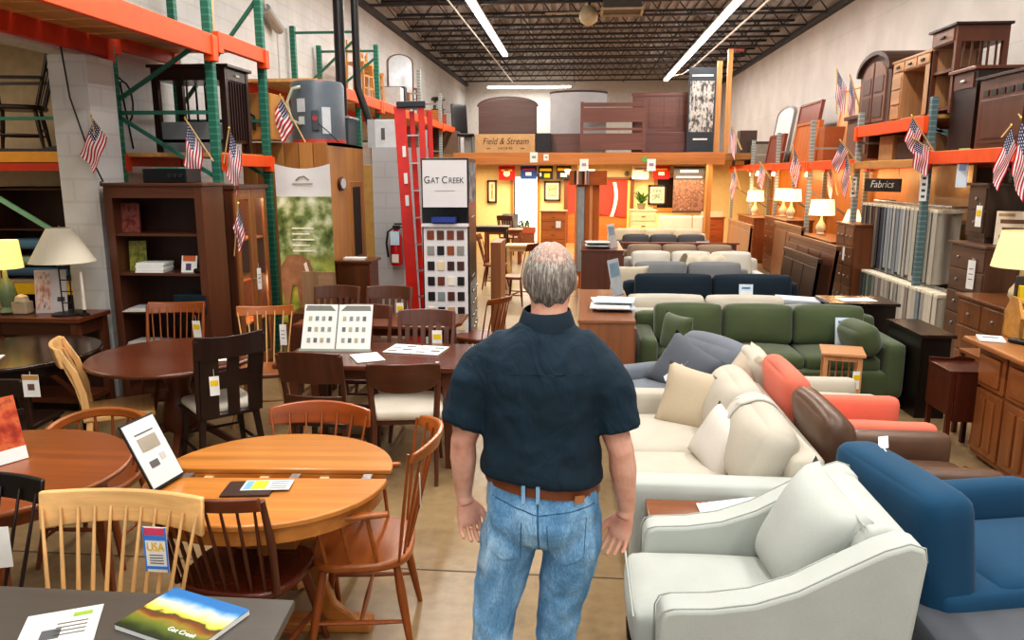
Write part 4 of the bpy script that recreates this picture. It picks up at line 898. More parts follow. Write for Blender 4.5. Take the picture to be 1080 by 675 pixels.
def jar_base(t, z0, z1):
    MB().lathe([(.06, 0), (.08, .02), (.05, .06), (.075, .16), (.06, .26), (.02, .32), (.015, z0+.05)]).build('base', plain('#6d7d5a', .4), t, smooth=50); MB().cyl((0, 0, z0), (0, 0, z1), .005).build('harp', steel, t)
lamp('lit yellow shaded lamp cut by the left frame edge', (-4.98, 6.15, .842), None, jar_base, '#e6c878', 1.2, .13, .15, .4, .64)
t = thing('photo_card', 'pink and white photo card standing on the sideboard', 'card', (-4.62, 6.2, .842), R(14), rot=(R(-8), 0, R(14)))
MB().bb(-.13, .13, -.004, .004, 0, .38).build('card', plain('#cfc8c8', .6), t); MB().bb(-.12, .0, -.007, -.004, .03, .36).build('printed_picture', cells('photo_print', ['#7a5a50', '#c99a86', '#e0d0c8', '#6a5a5c'], 3), t); MB().bb(.05, .11, -.007, -.004, .1, .14).build('text_block', ink, t)
t = thing('candlestick', 'tall white candle in a dark stick beside the cream lamp', 'candle', (-4.26, 6.12, .842)); MB().lathe([(.04, 0), (.04, .01), (.01, .03), (.02, .05)]).build('stick', blackm, t, smooth=40); MB().cyl((0, 0, .05), (0, 0, .38), .016, .011).build('candle', plain('#d8cfc0', .5), t)
t = thing('trinket_box', 'small striped box on the sideboard left of the photo card', 'box', (-4.86, 6.16, .842)); MB().bb(-.07, .07, -.05, .05, 0, .11).build('box', plain('#b9a68a', .5), t, bev=.01); MB().lathe([(.06, .11), (.05, .15), (.02, .17)]).build('lid', plain('#c9b79a', .5), t, smooth=40)
one(MB().soft((0, 0, .04), (.24, .16, .08), .03), 'cushion', fabric('#3f4a3c'), 'dark green folded cloth behind the lamp', 'cloth', (-4.66, 6.3, .842+.385), .2, smooth=True) if False else None
# side room things
t = thing('open_bookcase', 'dark open bookcase stacked with blue pads in the side room', 'bookcase', (-6.25, 8.5, 0))
for x in (-.5, .5): MB().bb(x-.02, x+.02, -.2, .2, 0, 1.9).build('side_panel', bk, t)
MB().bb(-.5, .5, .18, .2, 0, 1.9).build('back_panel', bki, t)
for z in (.3, .75, 1.2, 1.42, 1.88): MB().bb(-.48, .48, -.2, .18, z-.02, z).build('shelf', bkx, t)
for k, (z, c) in enumerate(((1.2, '#5f86a0'), (1.0, '#c0a080'), (.88, '#4f6f8a'), (.75, '#b09478'))):
    one(MB().soft((0, 0, .05), (.84, .5, .1), .04, 6), 'seat_pad', fabric(c), '%s seat pad in the side room bookcase' % ['blue', 'tan', 'dark blue', 'lower tan'][k], 'pad', (-6.2, 8.38, z+(.002 if k in (0, 3) else .01)), smooth=True, group='pads in the side room')
t = thing('headboard', 'reddish wooden panel standing behind the cream lamp', 'panel', (-5.28, 8.1, 0)); MB().bb(-.3, .3, -.03, .03, 0, 1.62).build('panel', wood('#7a3a1e', .35, 'z'), t, bev=.006); MB().bb(-.32, .32, -.04, .04, 1.62, 1.66).build('cap', redz, t)
for k, (z, s_) in enumerate(((1.665, 1), (1.79, .9), (1.9, .85))):
    one(MB().soft((0, 0, .06), (.52*s_, .4, .12), .05, 8, (0, 0, .02)), 'cushion', fabric(['#b9a88c', '#c9c4ba', '#a9a396'][k], 60), '%s of three wrapped pillows stacked in the side room' % ['bottom', 'middle', 'topmost'][k], 'cushion', (-5.25, 8.25, z), .1*k, smooth=True, group='wrapped pillows')
t = thing('windsor_rocker', 'dark spindle rocking chair on the side room rack shelf', 'chair', (-6.38, 8.4, 2.29), R(-62)); t.scale = (1.25, 1.25, 1.22)
wd = wood('#2f1a12', .35, 'z'); chair_seat(t, wd, .5, .46, .42); chair_legs(t, wd, stretch='box', z=.4, splay=.03)
spindles(t, wd, 8, .38, .5, .18, .03, .34, .06, .42, 1.0); board(MB(), .52, .33, .06, .94, 1.02, .024, 12, .02, lambda u: -.03*u*u).build('crest_rail', wd, t); board(MB(), .46, .27, .05, .72, .75, .02, 10).build('back_rail', wd, t)
for s in (-1, 1):
    MB().tube([(s*.2, .18, .42), (s*.26, .34, .98)], .017, 10).build('back_post', wd, t); MB().ribbon([(s*.25, .24, .66), (s*.28, -.24, .64)], .05, .025).build('arm', wd, t); MB().tube([(s*.22, -.18, .42), (s*.28, -.2, .64)], .015, 8).build('arm_post', wd, t)
    MB().ribbon([(s*.21, -.4, .06), (s*.21, -.15, .01), (s*.21, .15, .01), (s*.21, .5, .08)], .03, .035).build('rocker', wd, t)
t = thing('cable', 'thin black cable hanging down the white pillar', 'cable'); MB().tube([(-4.5, 6.47, 3.6), (-4.42, 6.46, 2.7), (-4.3, 6.48, 2.2), (-4.2, 6.47, 1.98), (-4.18, 6.4, 1.975)], .008, 6).build('cord', blackm, t)
t = thing('cable', 'coiled black cable hanging on the wall behind the left rack', 'cable'); MB().tube([(-4.57, 7.3, 3.5), (-4.56, 7.4, 3.0)]+[(-4.555, 7.5+.14*math.cos(a), 2.75+.2*math.sin(a)) for a in [PI/2+2*PI*i/16 for i in range(18)]]+[(-4.57, 7.6, 2.3)], .01, 6).build('cord', blackm, t)
t = thing('conduit_box', 'grey conduit box high on the left wall beside the far green rack', 'electrical', (-4.49, 11.3, 4.25)); MB().cyl((0, -.25, .1), (0, .25, -.1), .08).build('body', plain('#a9a8a4', .4, .4), t, bev=.01); MB().tube([(0, -.25, .1), (0, -.4, .3), (-.02, -.42, 1.2)], .025).build('pipe', plain('#b9b8b4', .4, .4), t); MB().tube([(-.02, .2, -.1), (-.03, .22, -2.)], .015).build('pipe', plain('#b9b8b4', .4, .4), t); MB().bb(-.08, .0, -.05, .05, -.06, .06).build('bracket', steel, t)
# loads on the left racks
def stool(label, loc, rz, h=1.0, m=None, group='stools on the left rack', rot=None):
    m = m or wood('#b5763a', .45, 'z'); t = thing('ladder_stool', label, 'stool', loc, rz, group, rot=rot)
    for s in (-1, 1):
        for y in (-.14, .14): MB().bar((s*.17, y, h*.62 if y < 0 else h), (s*.2, y*1.15, 0), .03, .03, (0, 1, 0)).build('leg', m, t)
    MB().bb(-.19, .19, -.17, .17, h*.6, h*.64).build('seat', m, t)
    for z in (.2, .4): MB().bb(-.18, .18, -.165, -.145, h*z, h*z+.025).build('rung', m, t)
    for z in (.8, .93): MB().bb(-.17, .17, .13, .15, h*z, h*z+.06).build('back_rail', m, t)
    return t
for k, y in enumerate((13.5, 14.0, 14.5, 15.0)): stool('pale bar stool on the upper left rack, number ' + ['nearest the black pipe', 'second from the black pipe', 'third from the black pipe', 'farthest of the pale ones'][k] if False else ['pale bar stool nearest the black pipe on the upper left rack', 'pale bar stool second from the black pipe on the upper left rack', 'pale bar stool third from the black pipe on the upper left rack', 'pale bar stool farthest from the black pipe on the upper left rack'][k], (-3.85-.05*k, y, 3.295), R(80+10*k), 1.0, wood('#c48a45', .45, 'z'))
for k, y in enumerate((17.6, 18.3)): stool(['red-brown stool left of the arched mirror on the left rack', 'red-brown stool just beside the arched mirror on the left rack'][k], (-4.1, y, 3.295), R(60), 1.15, redz)
t = thing('arched_mirror', 'arched tall mirror standing on the far left rack', 'mirror', (-4.0, 17.2, 3.3), R(30))
pl = [(-.3, 0), (.3, 0), (.3, 1.15)]+[(.3*math.cos(PI*i/10), 1.15+.18*math.sin(PI*i/10)) for i in range(1, 10)]+[(-.3, 1.15)]
MB().prism(pl, -.02, .02, 'y').build('frame', wood('#5a3826', .4), t); MB().prism([(x*.88, .04+z*.95) for x, z in pl], -.026, -.02, 'y').build('mirror_glass', plain('#c9cdd2', .15, .2), t)
for k, (y, h_, c) in enumerate(((15.6, .45, '#b9bcbf'), (15.95, .5, '#2b2b2e'), (16.3, .42, '#8d5a2c'), (19.9, .35, '#a8642c'), (20.6, .3, '#8d3a20'))):
    one(MB().bb(-.25, .25, -.15, .15, 0, h_), 'carton', plain(c, .6), ['pale grey', 'black', 'brown', 'tan', 'dark red'][k]+' box on the upper left rack shelf', 'box', (-3.85, y, 3.295), R(5*k), bev=.01)
t = thing('bar_stool', 'dark round stool at the far end of the left rack', 'stool', (-3.9, 21.2, 3.3)); MB().lathe([(.18, .7), (.2, .72), (.18, .78), (.02, .79)]).build('seat', esp, t, smooth=40)
for a in range(4): c, s = math.cos(PI/4+PI/2*a), math.sin(PI/4+PI/2*a); MB().tube([(c*.12, s*.12, .7), (c*.2, s*.2, 0)], .018, 8).build('leg', espz, t)
for z in (.25, .45): MB().lathe([(.19, z), (.2, z+.01), (.19, z+.02)]).build('foot_ring', espz, t)
t = thing('leaning_panel', 'grey curved panel leaning below the far left rack', 'panel', (-2.6, 13.4, 0)); MB().prism([(-.35, 0), (.35, 0), (.35, 1.7), (.2, 2.1), (-.05, 2.35), (-.35, 2.4)], -.03, .03, 'y').build('panel', plain('#b9bbbb', .5), t, bev=.01)
for k, (x, y, h_, c) in enumerate(((-3.3, 13.8, 2.2, '#c9a05c'), (-3.2, 15.5, 2.0, '#4a3a34'), (-3.3, 17.5, 2.1, '#6d4a34'))):
    one(MB().bb(-.3, .3, -.3, .3, 0, h_), 'upright_carton', plain(c, .7), ['yellowish', 'dark', 'brown'][k]+' upright carton standing under the left rack', 'box', (x-.3, y, 0), bev=.01)
# stock boards on the near upper rack
for k, (x, a) in enumerate(((-3.55, 8), (-3.62, -6), (-3.7, 14), (-3.78, -12), (-3.9, 5))):
    one(MB().bar((0, 0, 0), (.12*math.sin(R(a*2)), .0, 1.3), .05, .03, (0, 1, 0)), 'chair_leg_rail', maple_z, 'pale wooden ladder rail leaning on the upper shelf of the front left rack', 'rail', (x, 7.4+.16*k, 3.375), R(90), group='pale rails on the front left rack')
# ---- right half: sofas and armchairs
legm = wood('#2b1c14', .4, 'z')
def sofa(label, loc, rz, w, d, fab, n=3, aw=.16, ah=.6, bh=.78, sh=.44, name='sofa', cf=None, group=None, legs=True, cw_=None, bt=.2, arms=(1, 1), bc=None, cat='sofa'):
    t = thing(name, label, cat, loc, rz, group); cf = cf or fab; hb = .1 if legs else .03
    MB().soft((0, .0, (hb+sh-.1)/2), (w-.02, d-.04, sh-.1-hb), .03, 6).build('base', fab, t, smooth=True)
    MB().soft((0, d/2-bt*.45, (hb+bh-.06)/2), (w-.02, bt*.9, bh-.06-hb), .06, 8, shear=(0, .06)).build('back', fab, t, smooth=True)
    for s, on in zip((-1, 1), arms):
        if on: MB().soft((s*(w/2-aw/2), -.01, (hb+ah)/2), (aw, d-.02, ah-hb), .05, 8).build('arm', fab, t, smooth=True)
    iw = w-aw*(arms[0]+arms[1])-.01; x0 = -w/2+aw*arms[0]+.005
    for k in range(n):
        cx = x0+iw*(k+.5)/n
        MB().soft((cx, -.06, sh-.055), (iw/n-.012, d-bt-.06, .15), .05, 8, (0, .01, .025)).build('seat_cushion', cf, t, smooth=True)
        MB().soft((cx, d/2-bt-.05, (sh+bh)/2+.03), (iw/n-.012, .19, bh-sh+.03), .055, 8, (.0, .035, .015), rot=(R(-10), 0, 0)).build('back_cushion', bc or cf, t, smooth=True)
    if legs:
        for sx in (-1, 1):
            for sy in (-1, 1): MB().cyl((sx*(w/2-.07), sy*(d/2-.08), hb+.02), (sx*(w/2-.06), sy*(d/2-.07), 0), .025, .018).build('leg', legm, t)
    return t
def throw_pillow(label, loc, w, h, t_, col, rot, fab=None, group=None):
    o = one(MB().pillow((0, 0, 0), w, h, t_, n=14), 'throw_pillow', fab or fabric(col), label, 'pillow', loc, smooth=True, group=group, rot=rot); return o
def card(label, loc, w, h, rz=0, tilt=0, c='#d3e2ee'):
    t = thing('hang_tag', label, 'tag', loc, 0, rot=(tilt, 0, rz))
    MB().bb(-w/2, w/2, -.002, .002, -h, 0).build('card', plain(c, .5), t)
    MB().bb(-w*.4, w*.4, -.004, -.002, -h*.9, -h*.3).build('printed_panel', plain('#eef0ee', .5), t); MB().bb(-w*.25, w*.25, -.005, -.004, -h*.55, -h*.48).build('text_line', ink, t)
    MB().bb(-w*.3, w*.3, -.005, -.004, -h*.2, -h*.12).build('text_line', plain('#5a7fa8'), t); return t
ltg = fabric('#b0b4ad', 320); offw = fabric('#b8b1a2', 300); teal_f = fabric('#0c4260', 300); coral = fabric('#d2705a', 300); greenv = fabric('#445030', 200, .16, .8, .25)
navy = fabric('#0d212e', 260); gblue = fabric('#70767e', 240); charcoal = fabric('#55585e', 240)
def leather(h):
    m, nt, b = base('leather_'+h.strip('#'), .38); c = lin(h)
    v = N(nt, 'ShaderNodeTexVoronoi', Scale=120.0); nt.links.new(mapped(nt, (1, 1, 1)), v.inputs['Vector']); n = N(nt, 'ShaderNodeTexNoise', Scale=4.0, Detail=3.0); nt.links.new(mapped(nt, (1, 1, 1)), n.inputs['Vector'])
    nt.links.new(ramp(nt, n.outputs['Fac'], [(.3, dk(c, .75)), (.7, dk(c, 1.2))]), b.inputs['Base Color']); bump(nt, b, v.outputs['Distance'], .12, .004); return m
brownl = leather('#5d4434')
# pale grey armchair in front
t = thing('armchair', 'pale grey armchair with sloping arms in the foreground', 'armchair', (.66, 2.8, 0), R(-90))
W, D = .76, .96
def sideprof(o=0): return [(-.36, .08), (-.36, .52), (-.345, .555), (-.31, .567), (-.18, .575), (-.04, .6), (.1, .655), (.25, .745), (.37, .815), (.45, .845), (.5, .83), (.51, .78), (.45, .08)]
for s in (-1, 1):
    mb = MB(); x0, x1 = sorted((s*W/2, s*(W/2-.13))); mb.prism(sideprof(), x0, x1, 'x'); o = mb.build('arm', ltg, t, bev=.016, smooth=50); o.modifiers['bevel'].segments = 3
mb = MB(); mb.prism([(.27, .3), (.33, .78), (.36, .835), (.42, .85), (.49, .83), (.505, .78), (.46, .08), (.27, .08)], -W/2+.12, W/2-.12, 'x'); o = mb.build('back', ltg, t, bev=.025, smooth=50); o.modifiers['bevel'].segments = 4
MB().bb(-W/2+.1, W/2-.1, -.4, .4, .08, .32).build('base', ltg, t, bev=.02)
MB().soft((0, -.085, .385), (W-.26, .71, .17), .05, 10, (0, .015, .03)).build('seat_cushion', ltg, t, smooth=True)
pip = fabric('#a3a7a0', 200)
for s in (-1, 1):
    for xx, q_ in ((s*(W/2-.012), 12), (s*(W/2-.118), 8)): MB().tube([(xx, y*1.0-(.006 if y < -.3 else 0), z+(.0 if y < -.3 else .001)) for y, z in sideprof()[:q_]], .003, 6).build('piping', pip, t, smooth=True)
MB().tube([(-.25, -.44, .455), (.25, -.44, .455)], .005, 6).build('piping', pip, t); MB().tube([(-W/2+.13, .345, .845), (W/2-.13, .345, .845)], .0045, 6).build('piping', pip, t)
for sx in (-1, 1):
    for sy in (-1, 1): MB().cyl((sx*.31, sy*.4, .1), (sx*.31, sy*.4, 0), .025, .018).build('leg', legm, t)
throw_pillow('large pale grey back pillow slumped in the foreground armchair', (.91, 2.82, .66), .45, .5, .26, None, (R(-22), R(10), R(-80)), ltg)
# loveseat behind it
t = thing('loveseat', 'off-white loveseat behind the foreground armchair, facing left', 'sofa', (.72, 4.27, 0), R(-90))
w, d = 1.74, .9
MB().soft((0, 0, .2), (w-.02, d-.06, .22), .03, 6).build('base', ltg, t, smooth=True)
for s, h_ in ((1, .62), (-1, .6)): MB().soft((s*(w/2-.08), -.02, h_/2+.03), (.16, d-.04, h_-.06), .035, 10).build('arm', ltg if s > 0 else offw, t, smooth=True)
MB().soft((0, d/2-.1, .4), (w-.3, .2, .62), .07, 8, shear=(0, .08)).build('back', offw, t, smooth=True)
for k in (-1, 1): MB().soft((k*.35, -.1, .385), (.69, .72, .17), .06, 10, (0, .015, .03)).build('seat_cushion', offw, t, smooth=True)
for k in (-1, 1): bcush = MB().soft((k*.34, .23, .63), (.68, .22, .42), .1, 12, (.01, .05, .015), rot=(R(-20), 0, 0)).build('back_cushion', offw, t, smooth=True)
for sx in (-1, 1):
    for sy in (-1, 1): MB().cyl((sx*.75, sy*.36, .1), (sx*.75, sy*.36, 0), .025, .018).build('leg', legm, t)
throw_pillow('square beige pillow at the far arm of the off-white loveseat', (.74, 4.72, .63), .44, .42, .16, '#b9aa92', (R(-18), R(8), R(-28)))
throw_pillow('small white pillow lying against the loveseat back cushion', (.78, 4.02, .6), .4, .34, .15, '#c9c2b8', (R(-26), R(14), R(-72)))
tm = fabric('#bdb8ae', 120)
def thr(u, v): a = PI*(1.08*v-.04); return (.95-.2*math.cos(a), 4.02+.24*u+.02*math.sin(v*5), .62+.3*math.sin(a)*(1 if math.sin(a) > 0 else .3))
tb = one(MB().sheet(thr, 14, 26), 'throw_blanket', tm, 'ribbed grey throw folded over the loveseat back', 'blanket', smooth=True)
w_ = tb.modifiers.new('wrap', 'SHRINKWRAP'); w_.target = bcush; w_.offset = .014; w_.wrap_mode = 'ABOVE_SURFACE'; sd_ = tb.modifiers.new('thick', 'SOLIDIFY'); sd_.thickness = .012
one(MB().box((0, 0, 0), (.06, .003, .04)), 'fabric_label', plain('#9a948c'), 'small grey label on the white back cushion of the loveseat', 'label', (.86, 4.68, .79), R(-80))
# end table between armchair and loveseat
t = thing('end_table', 'low brown end table squeezed between the armchair and the loveseat', 'table', (.66, 3.28, 0))
MB().bb(-.33, .3, -.085, .1, .52, .55).build('tabletop', wood('#7d4a2a', .3), t, bev=.004); MB().bb(-.31, .28, -.07, .085, .44, .52).build('apron', wood('#9a5a30', .35), t)
for x in (-.3, .27):
    for y in (-.06, .075): MB().bb(x-.015, x+.015, y-.015, y+.015, 0, .44).build('leg', walnutz, t)
t = thing('papers', 'white papers on the low end table beside the pale armchair', 'paper', (.72, 3.28, .552), R(8))
for k in range(3): MB().box((.03*k-.03, .01*k, .004+.006*k), (.26, .13, .004), (0, 0, .15*k-.1)).build('sheet', paper, t)
# teal chair
t = thing('lounge_chair', 'deep blue upholstered chair with a high curved back at the right', 'armchair', (1.8, 3.22, 0), R(103))
MB().soft((0, .0, .28), (.72, .98, .38), .05, 10).build('base', teal_f, t, smooth=True)
MB().soft((0.0, .37, .49), (.68, .22, .74), .07, 14, (0, .02, .015), shear=(0, .14)).build('back', teal_f, t, smooth=True)
MB().soft((.29, -.02, .36), (.14, .82, .56), .07, 10).build('arm', teal_f, t, smooth=True)
MB().soft((-.06, -.12, .42), (.56, .72, .14), .055, 10, (0, .01, .025)).build('seat_cushion', teal_f, t, smooth=True)
MB().bb(-.34, .34, -.42, .4, 0, .1).build('plinth', plain('#14181c', .6), t)
t = thing('price_tag', 'white tag lying on the deep blue chair back', 'tag', (1.37, 3.36, .87), rot=(R(75), 0, R(70)))
MB().bb(-.08, .08, -.002, .002, -.02, .02).build('card', paper, t); MB().tube([(-.08, 0, 0), (-.13, .0, .01)], .003, 6).build('string', paper, t)
one(MB().soft((0, 0, .2), (1.5, .9, .4), .03, 8), 'ottoman', charcoal, 'slate grey ottoman in the bottom right corner', 'ottoman', (2.06, 2.42, 0), smooth=True)
def club(label, y, m, ah, z1, w=.66, x=1.72, lm=None, rot=90, name='armchair', d=.9):
    t = thing(name, label, 'armchair', (x, y, 0), R(rot))
    MB().soft((0, 0, .26), (w-.04, d-.1, .3), .05, 8).build('base', m, t, smooth=True)
    MB().soft((0, d/2-.16, z1/2+.06), (w-.02, .17, z1-.14), .08, 12, (0, .03, .02), shear=(0, .2)).build('back', m, t, smooth=True)
    for s in (-1, 1): MB().soft((s*(w/2-.06), -.08, ah/2+.06), (.12, d-.3, ah-.12), .05, 10).build('arm', m, t, smooth=True)
    MB().soft((0, -.1, .42), (w-.26, d-.34, .14), .05, 8, (0, .01, .02)).build('seat_cushion', m, t, smooth=True)
    for sx in (-1, 1):
        for sy in (-1, 1): MB().cyl((sx*(w/2-.07), sy*(d/2-.12), .13), (sx*(w/2-.05), sy*(d/2-.08), 0), .024, .014).build('leg', legm, t)
    return t
club('brown leather armchair with a rounded back facing right', 3.99, brownl, .62, .88, .68)
club('coral armchair facing right behind the brown leather one', 4.7, coral, .62, .9, .66)
club('off-white armchair facing right behind the coral one', 5.36, offw, .58, .82, .56, 1.66)
throw_pillow('beige upright cushion leaning behind the coral chair back', (1.14, 5.12, .62), .48, .42, .16, '#a89a86', (R(-20), 0, R(70)))
throw_pillow('cream cushion leaning beside the beige upright cushion', (1.3, 5.3, .66), .44, .4, .16, '#c6bba8', (R(-18), 0, R(84)))
# grey-blue armchair
t = thing('armchair', 'slate blue barrel armchair left of the green sofa', 'armchair', (.72, 5.6, 0), R(-62))
MB().soft((0, 0, .24), (.78, .72, .3), .06, 8).build('base', gblue, t, smooth=True)
MB().soft((0, .3, .5), (.74, .2, .62), .09, 10, (0, .03, .03), shear=(0, .14)).build('back', gblue, t, smooth=True)
for s in (-1, 1): MB().soft((s*.35, -.04, .36), (.14, .7, .44), .065, 10, shear=(0, 0)).build('arm', gblue, t, smooth=True)
MB().soft((0, -.08, .42), (.54, .58, .14), .05, 8, (0, .01, .02)).build('seat_cushion', gblue, t, smooth=True)
throw_pillow('slate grey pillow with a paper tag in the barrel armchair', (.8, 5.6, .6), .48, .44, .2, '#585c64', (R(-24), R(24), R(-40)))
t = thing('price_tag', 'paper tag lying on the slate grey pillow', 'tag', (.7, 5.42, .63), rot=(R(-30), R(-40), R(-30))); MB().bb(-.09, .09, -.002, .002, -.022, .022).build('card', paper, t); MB().tube([(.09, 0, 0), (.14, .01, .02)], .003, 6).build('string', steel, t)
# green sofa
sofa('green velvet three-seat sofa facing the camera', (1.7, 7.1, 0), 0, 2.3, .86, greenv, 3, .17, .6, .78, .44)
throw_pillow('green pillow leaning on the left arm of the green sofa', (.9, 6.92, .6), .4, .38, .16, None, (R(-10), 0, R(-60)), greenv)
one(MB().soft((0, 0, 0), (.2, .46, .27), .08, 10, (.03, .0, .02), rot=(0, R(-18), 0)), 'bolster', greenv, 'green bolster at the right arm of the green sofa', 'pillow', (2.5, 6.86, .62), R(8), smooth=True)
card('pale blue tag hanging on the right back cushion of the green sofa', (2.42, 7.09, .75), .12, .25, 0, R(-10))
t = thing('side_table', 'small light wood slatted side table before the green sofa', 'table', (2.2, 6.38, 0), R(-14))
lw2 = wood('#c08a5e', .35, 'z'); MB().bb(-.17, .17, -.17, .17, .585, .61).build('tabletop', wood('#c08a5e', .35), t, bev=.004)
for x in (-.13, .13):
    for y in (-.13, .13): MB().bb(x-.018, x+.018, y-.018, y+.018, 0, .585).build('leg', lw2, t)
MB().bb(-.13, .13, -.14, -.12, .54, .585).build('apron', lw2, t); MB().bb(-.13, .13, .12, .14, .54, .585).build('apron', lw2, t); MB().bb(-.13, .13, -.13, .13, .12, .14).build('lower_shelf', lw2, t)
for k in range(4): MB().bb(-.075+.05*k-.006, -.075+.05*k+.006, .12, .14, .14, .54).build('slat', lw2, t)
pricetag('yellow and white tag hanging on the small slatted side table', (2.27, 6.2, .5), R(10), .07, .15, 'yellow', string=.03)
bcm = plain('#1d1512', .3)
t = thing('pedestal_cabinet', 'nearly black cabinet at the right arm of the green sofa', 'cabinet', (2.97, 6.82, 0)); MB().bb(-.1, .14, -.34, .34, 0, .7).build('case', bcm, t); MB().bb(-.12, .17, -.37, .37, .7, .73).build('top', plain('#2a1b15', .25), t, bev=.004); MB().bb(-.08, .12, -.345, -.34, .05, .66).build('door', plain('#17110f', .35), t)
t = thing('black_chest', 'low black chest with a paper on top behind the green sofa', 'chest', (2.78, 7.78, 0)); MB().bb(-.3, .3, -.22, .22, 0, .78).build('case', bcm, t); MB().bb(-.33, .33, -.25, .25, .78, .81).build('top', plain('#1c1614', .25), t, bev=.004)
one(MB().box((0, 0, .003), (.34, .2, .004)), 'leaflet', paper, 'white sheet on the low black chest', 'paper', (2.76, 7.74, .812), .1)
# rows of sofas further back
sofa('cream sofa turned away directly behind the green sofa', (1.3, 8.02, 0), R(180), 1.95, .8, offw, 2, .17, .58, .77, legs=False)
t = thing('magazine_pile', 'slumping pile of magazines on the back of the green sofa row', 'magazines', (2.25, 7.86, .74), R(-6)) if False else thing('magazine_stack', 'stack of white magazines behind the green sofa back', 'magazines', (2.27, 8.0, .6), R(-6))
for k in range(9): MB().box((.012*math.sin(k*2.3), .01*math.cos(k*1.7), .012+.02*k), (.42, .3, .016), (0, R(2*math.sin(k)), R(4*math.sin(k*3)))).build('magazine', plain(['#c9ccd0', '#b7bcc4', '#d6d6d4', '#aab2bd'][k % 4], .5), t)
one(MB().bb(-.24, .24, -.2, .2, 0, .6), 'stand', bcm, 'dark stand under the magazine stack', 'stand', (2.6-.33, 8.0, 0))
sofa('dark navy sofa with long back cushions', (1.62, 9.15, 0), 0, 2.15, .86, navy, 2, .13, .55, .8)
card('pale tag on the back of the dark navy sofa', (1.95, 8.98, .78), .16, .27, 0, R(-8))
throw_pillow('cream pillow at the left end of the dark navy sofa', (.64, 9.7, .72), .5, .36, .15, '#b9ad98', (R(-12), 0, 0))
sofa('grey sofa behind the dark navy one', (1.5, 10.45, 0), 0, 1.75, .86, fabric('#7b7d7e'), 2, .14, .56, .8)
sofa('long white sofa with three cushions and a throw', (1.75, 11.9, 0), 0, 2.15, .86, fabric('#cbc6bb'), 3, .14, .56, .8)
one(MB().sheet(lambda u, v: (-.28+.56*u+.05*math.sin(v*5), -.3+.42*v, .16*math.sin(PI*min(1, v*1.1))+.02*math.sin(u*17)+.015*math.sin(v*13)), 16, 14), 'throw_blanket', fabric('#bfb5a0', 60), 'crumpled cream throw over the white sofa', 'blanket', (1.86, 11.75, .7), smooth=True)
sofa('taupe sofa with a reddish back edge', (1.75, 13.3, 0), 0, 2.1, .86, fabric('#8d7a66'), 3, .14, .56, .78)
one(MB().bb(-1.05, 1.05, -.04, .04, .0, .03), 'console_edge', plain('#7d3a2c', .4), 'reddish narrow shelf behind the taupe sofa', 'shelf', (1.8, 13.88, .8))
one(MB().bb(-1.0, 1.0, -.03, .03, 0, .8), 'room_divider', plain('#5a3a2c', .5), 'dark low divider carrying the reddish narrow shelf', 'panel', (1.8, 13.88, 0))
sofa('grey sofa with charcoal middle cushions', (1.65, 15.0, 0), 0, 1.9, .86, fabric('#6f6c66'), 3, .14, .56, .82, bc=fabric('#4c4d50'))
card('white printed card standing on the grey sofa with charcoal cushions', (2.35, 14.75, .78), .24, .24, 0, 0, '#e2e0d8')
sofa('cream sofa in the last row before the office', (1.72, 16.9, 0), 0, 2.2, .86, fabric('#c9b99c'), 3, .14, .56, .8)
# consoles behind the man
def console(label, x0, x1, y0, y1, h, c):
    t = thing('console_cabinet', label, 'cabinet', ((x0+x1)/2, (y0+y1)/2, 0)); a, b_ = (x1-x0)/2, (y1-y0)/2
    m, mz = wood(c, .3, 'y'), wood(c, .35, 'z')
    MB().bb(-a, a, -b_, b_, h-.03, h).build('top', m, t, bev=.004); MB().bb(-a+.01, a-.01, -b_+.01, b_-.01, .06, h-.03).build('case', mz, t); MB().bb(-a+.03, a-.03, -b_+.03, b_-.03, 0, .06).build('plinth', esp, t)
    for k in range(3): y = -b_+.05+(2*b_-.1)*(k+.5)/3; MB().bb(a-.01, a+.008, y-b_/3+.03, y+b_/3-.03, .12, h-.08).build('door', mz, t, bev=.003)
    return t
console('brown cabinet with papers on top just behind the man', -.0, .5, 6.5, 8.3, .8, '#8a5a3c')
console('darker brown cabinet with printed sheets on top further down the aisle', .03, .68, 11.65, 13.3, .9, '#5f382a')
for lb, x, y, z, n_ in (('messy white papers on the nearer brown cabinet', .32, 7.1, .802, 5), ('pile of printed white sheets on the darker brown cabinet', .3, 12.1, .902, 6)):
    t = thing('papers', lb, 'paper', (x, y, z))
    for k in range(n_): MB().box((.03*math.sin(k*2), .12*math.cos(k*1.9), .006+.018*k), (.36, .3, .012), (0, 0, .2*math.sin(k*3))).build('sheet', plain(['#dfe2e6', '#c9d2dc', '#e6e6e2'][k % 3], .5), t)
for lb, x, y, z in (('acrylic sign holder leaning on the nearer brown cabinet', .42, 7.9, .802), ('acrylic sign holder leaning on the darker brown cabinet', .55, 12.0, .902)):
    t = thing('sign_holder', lb, 'sign', (x, y, z), rot=(R(-12), 0, R(65))); MB().bb(-.14, .14, -.004, .004, 0, .38).build('panel', plain('#aeb4bb', .15), t); MB().bb(-.14, .14, 0, .1, 0, .005).build('foot', plain('#aeb4bb', .15), t); MB().bb(-.11, .11, -.007, -.004, .2, .34).build('printed_picture', plain('#6d8a9a'), t)
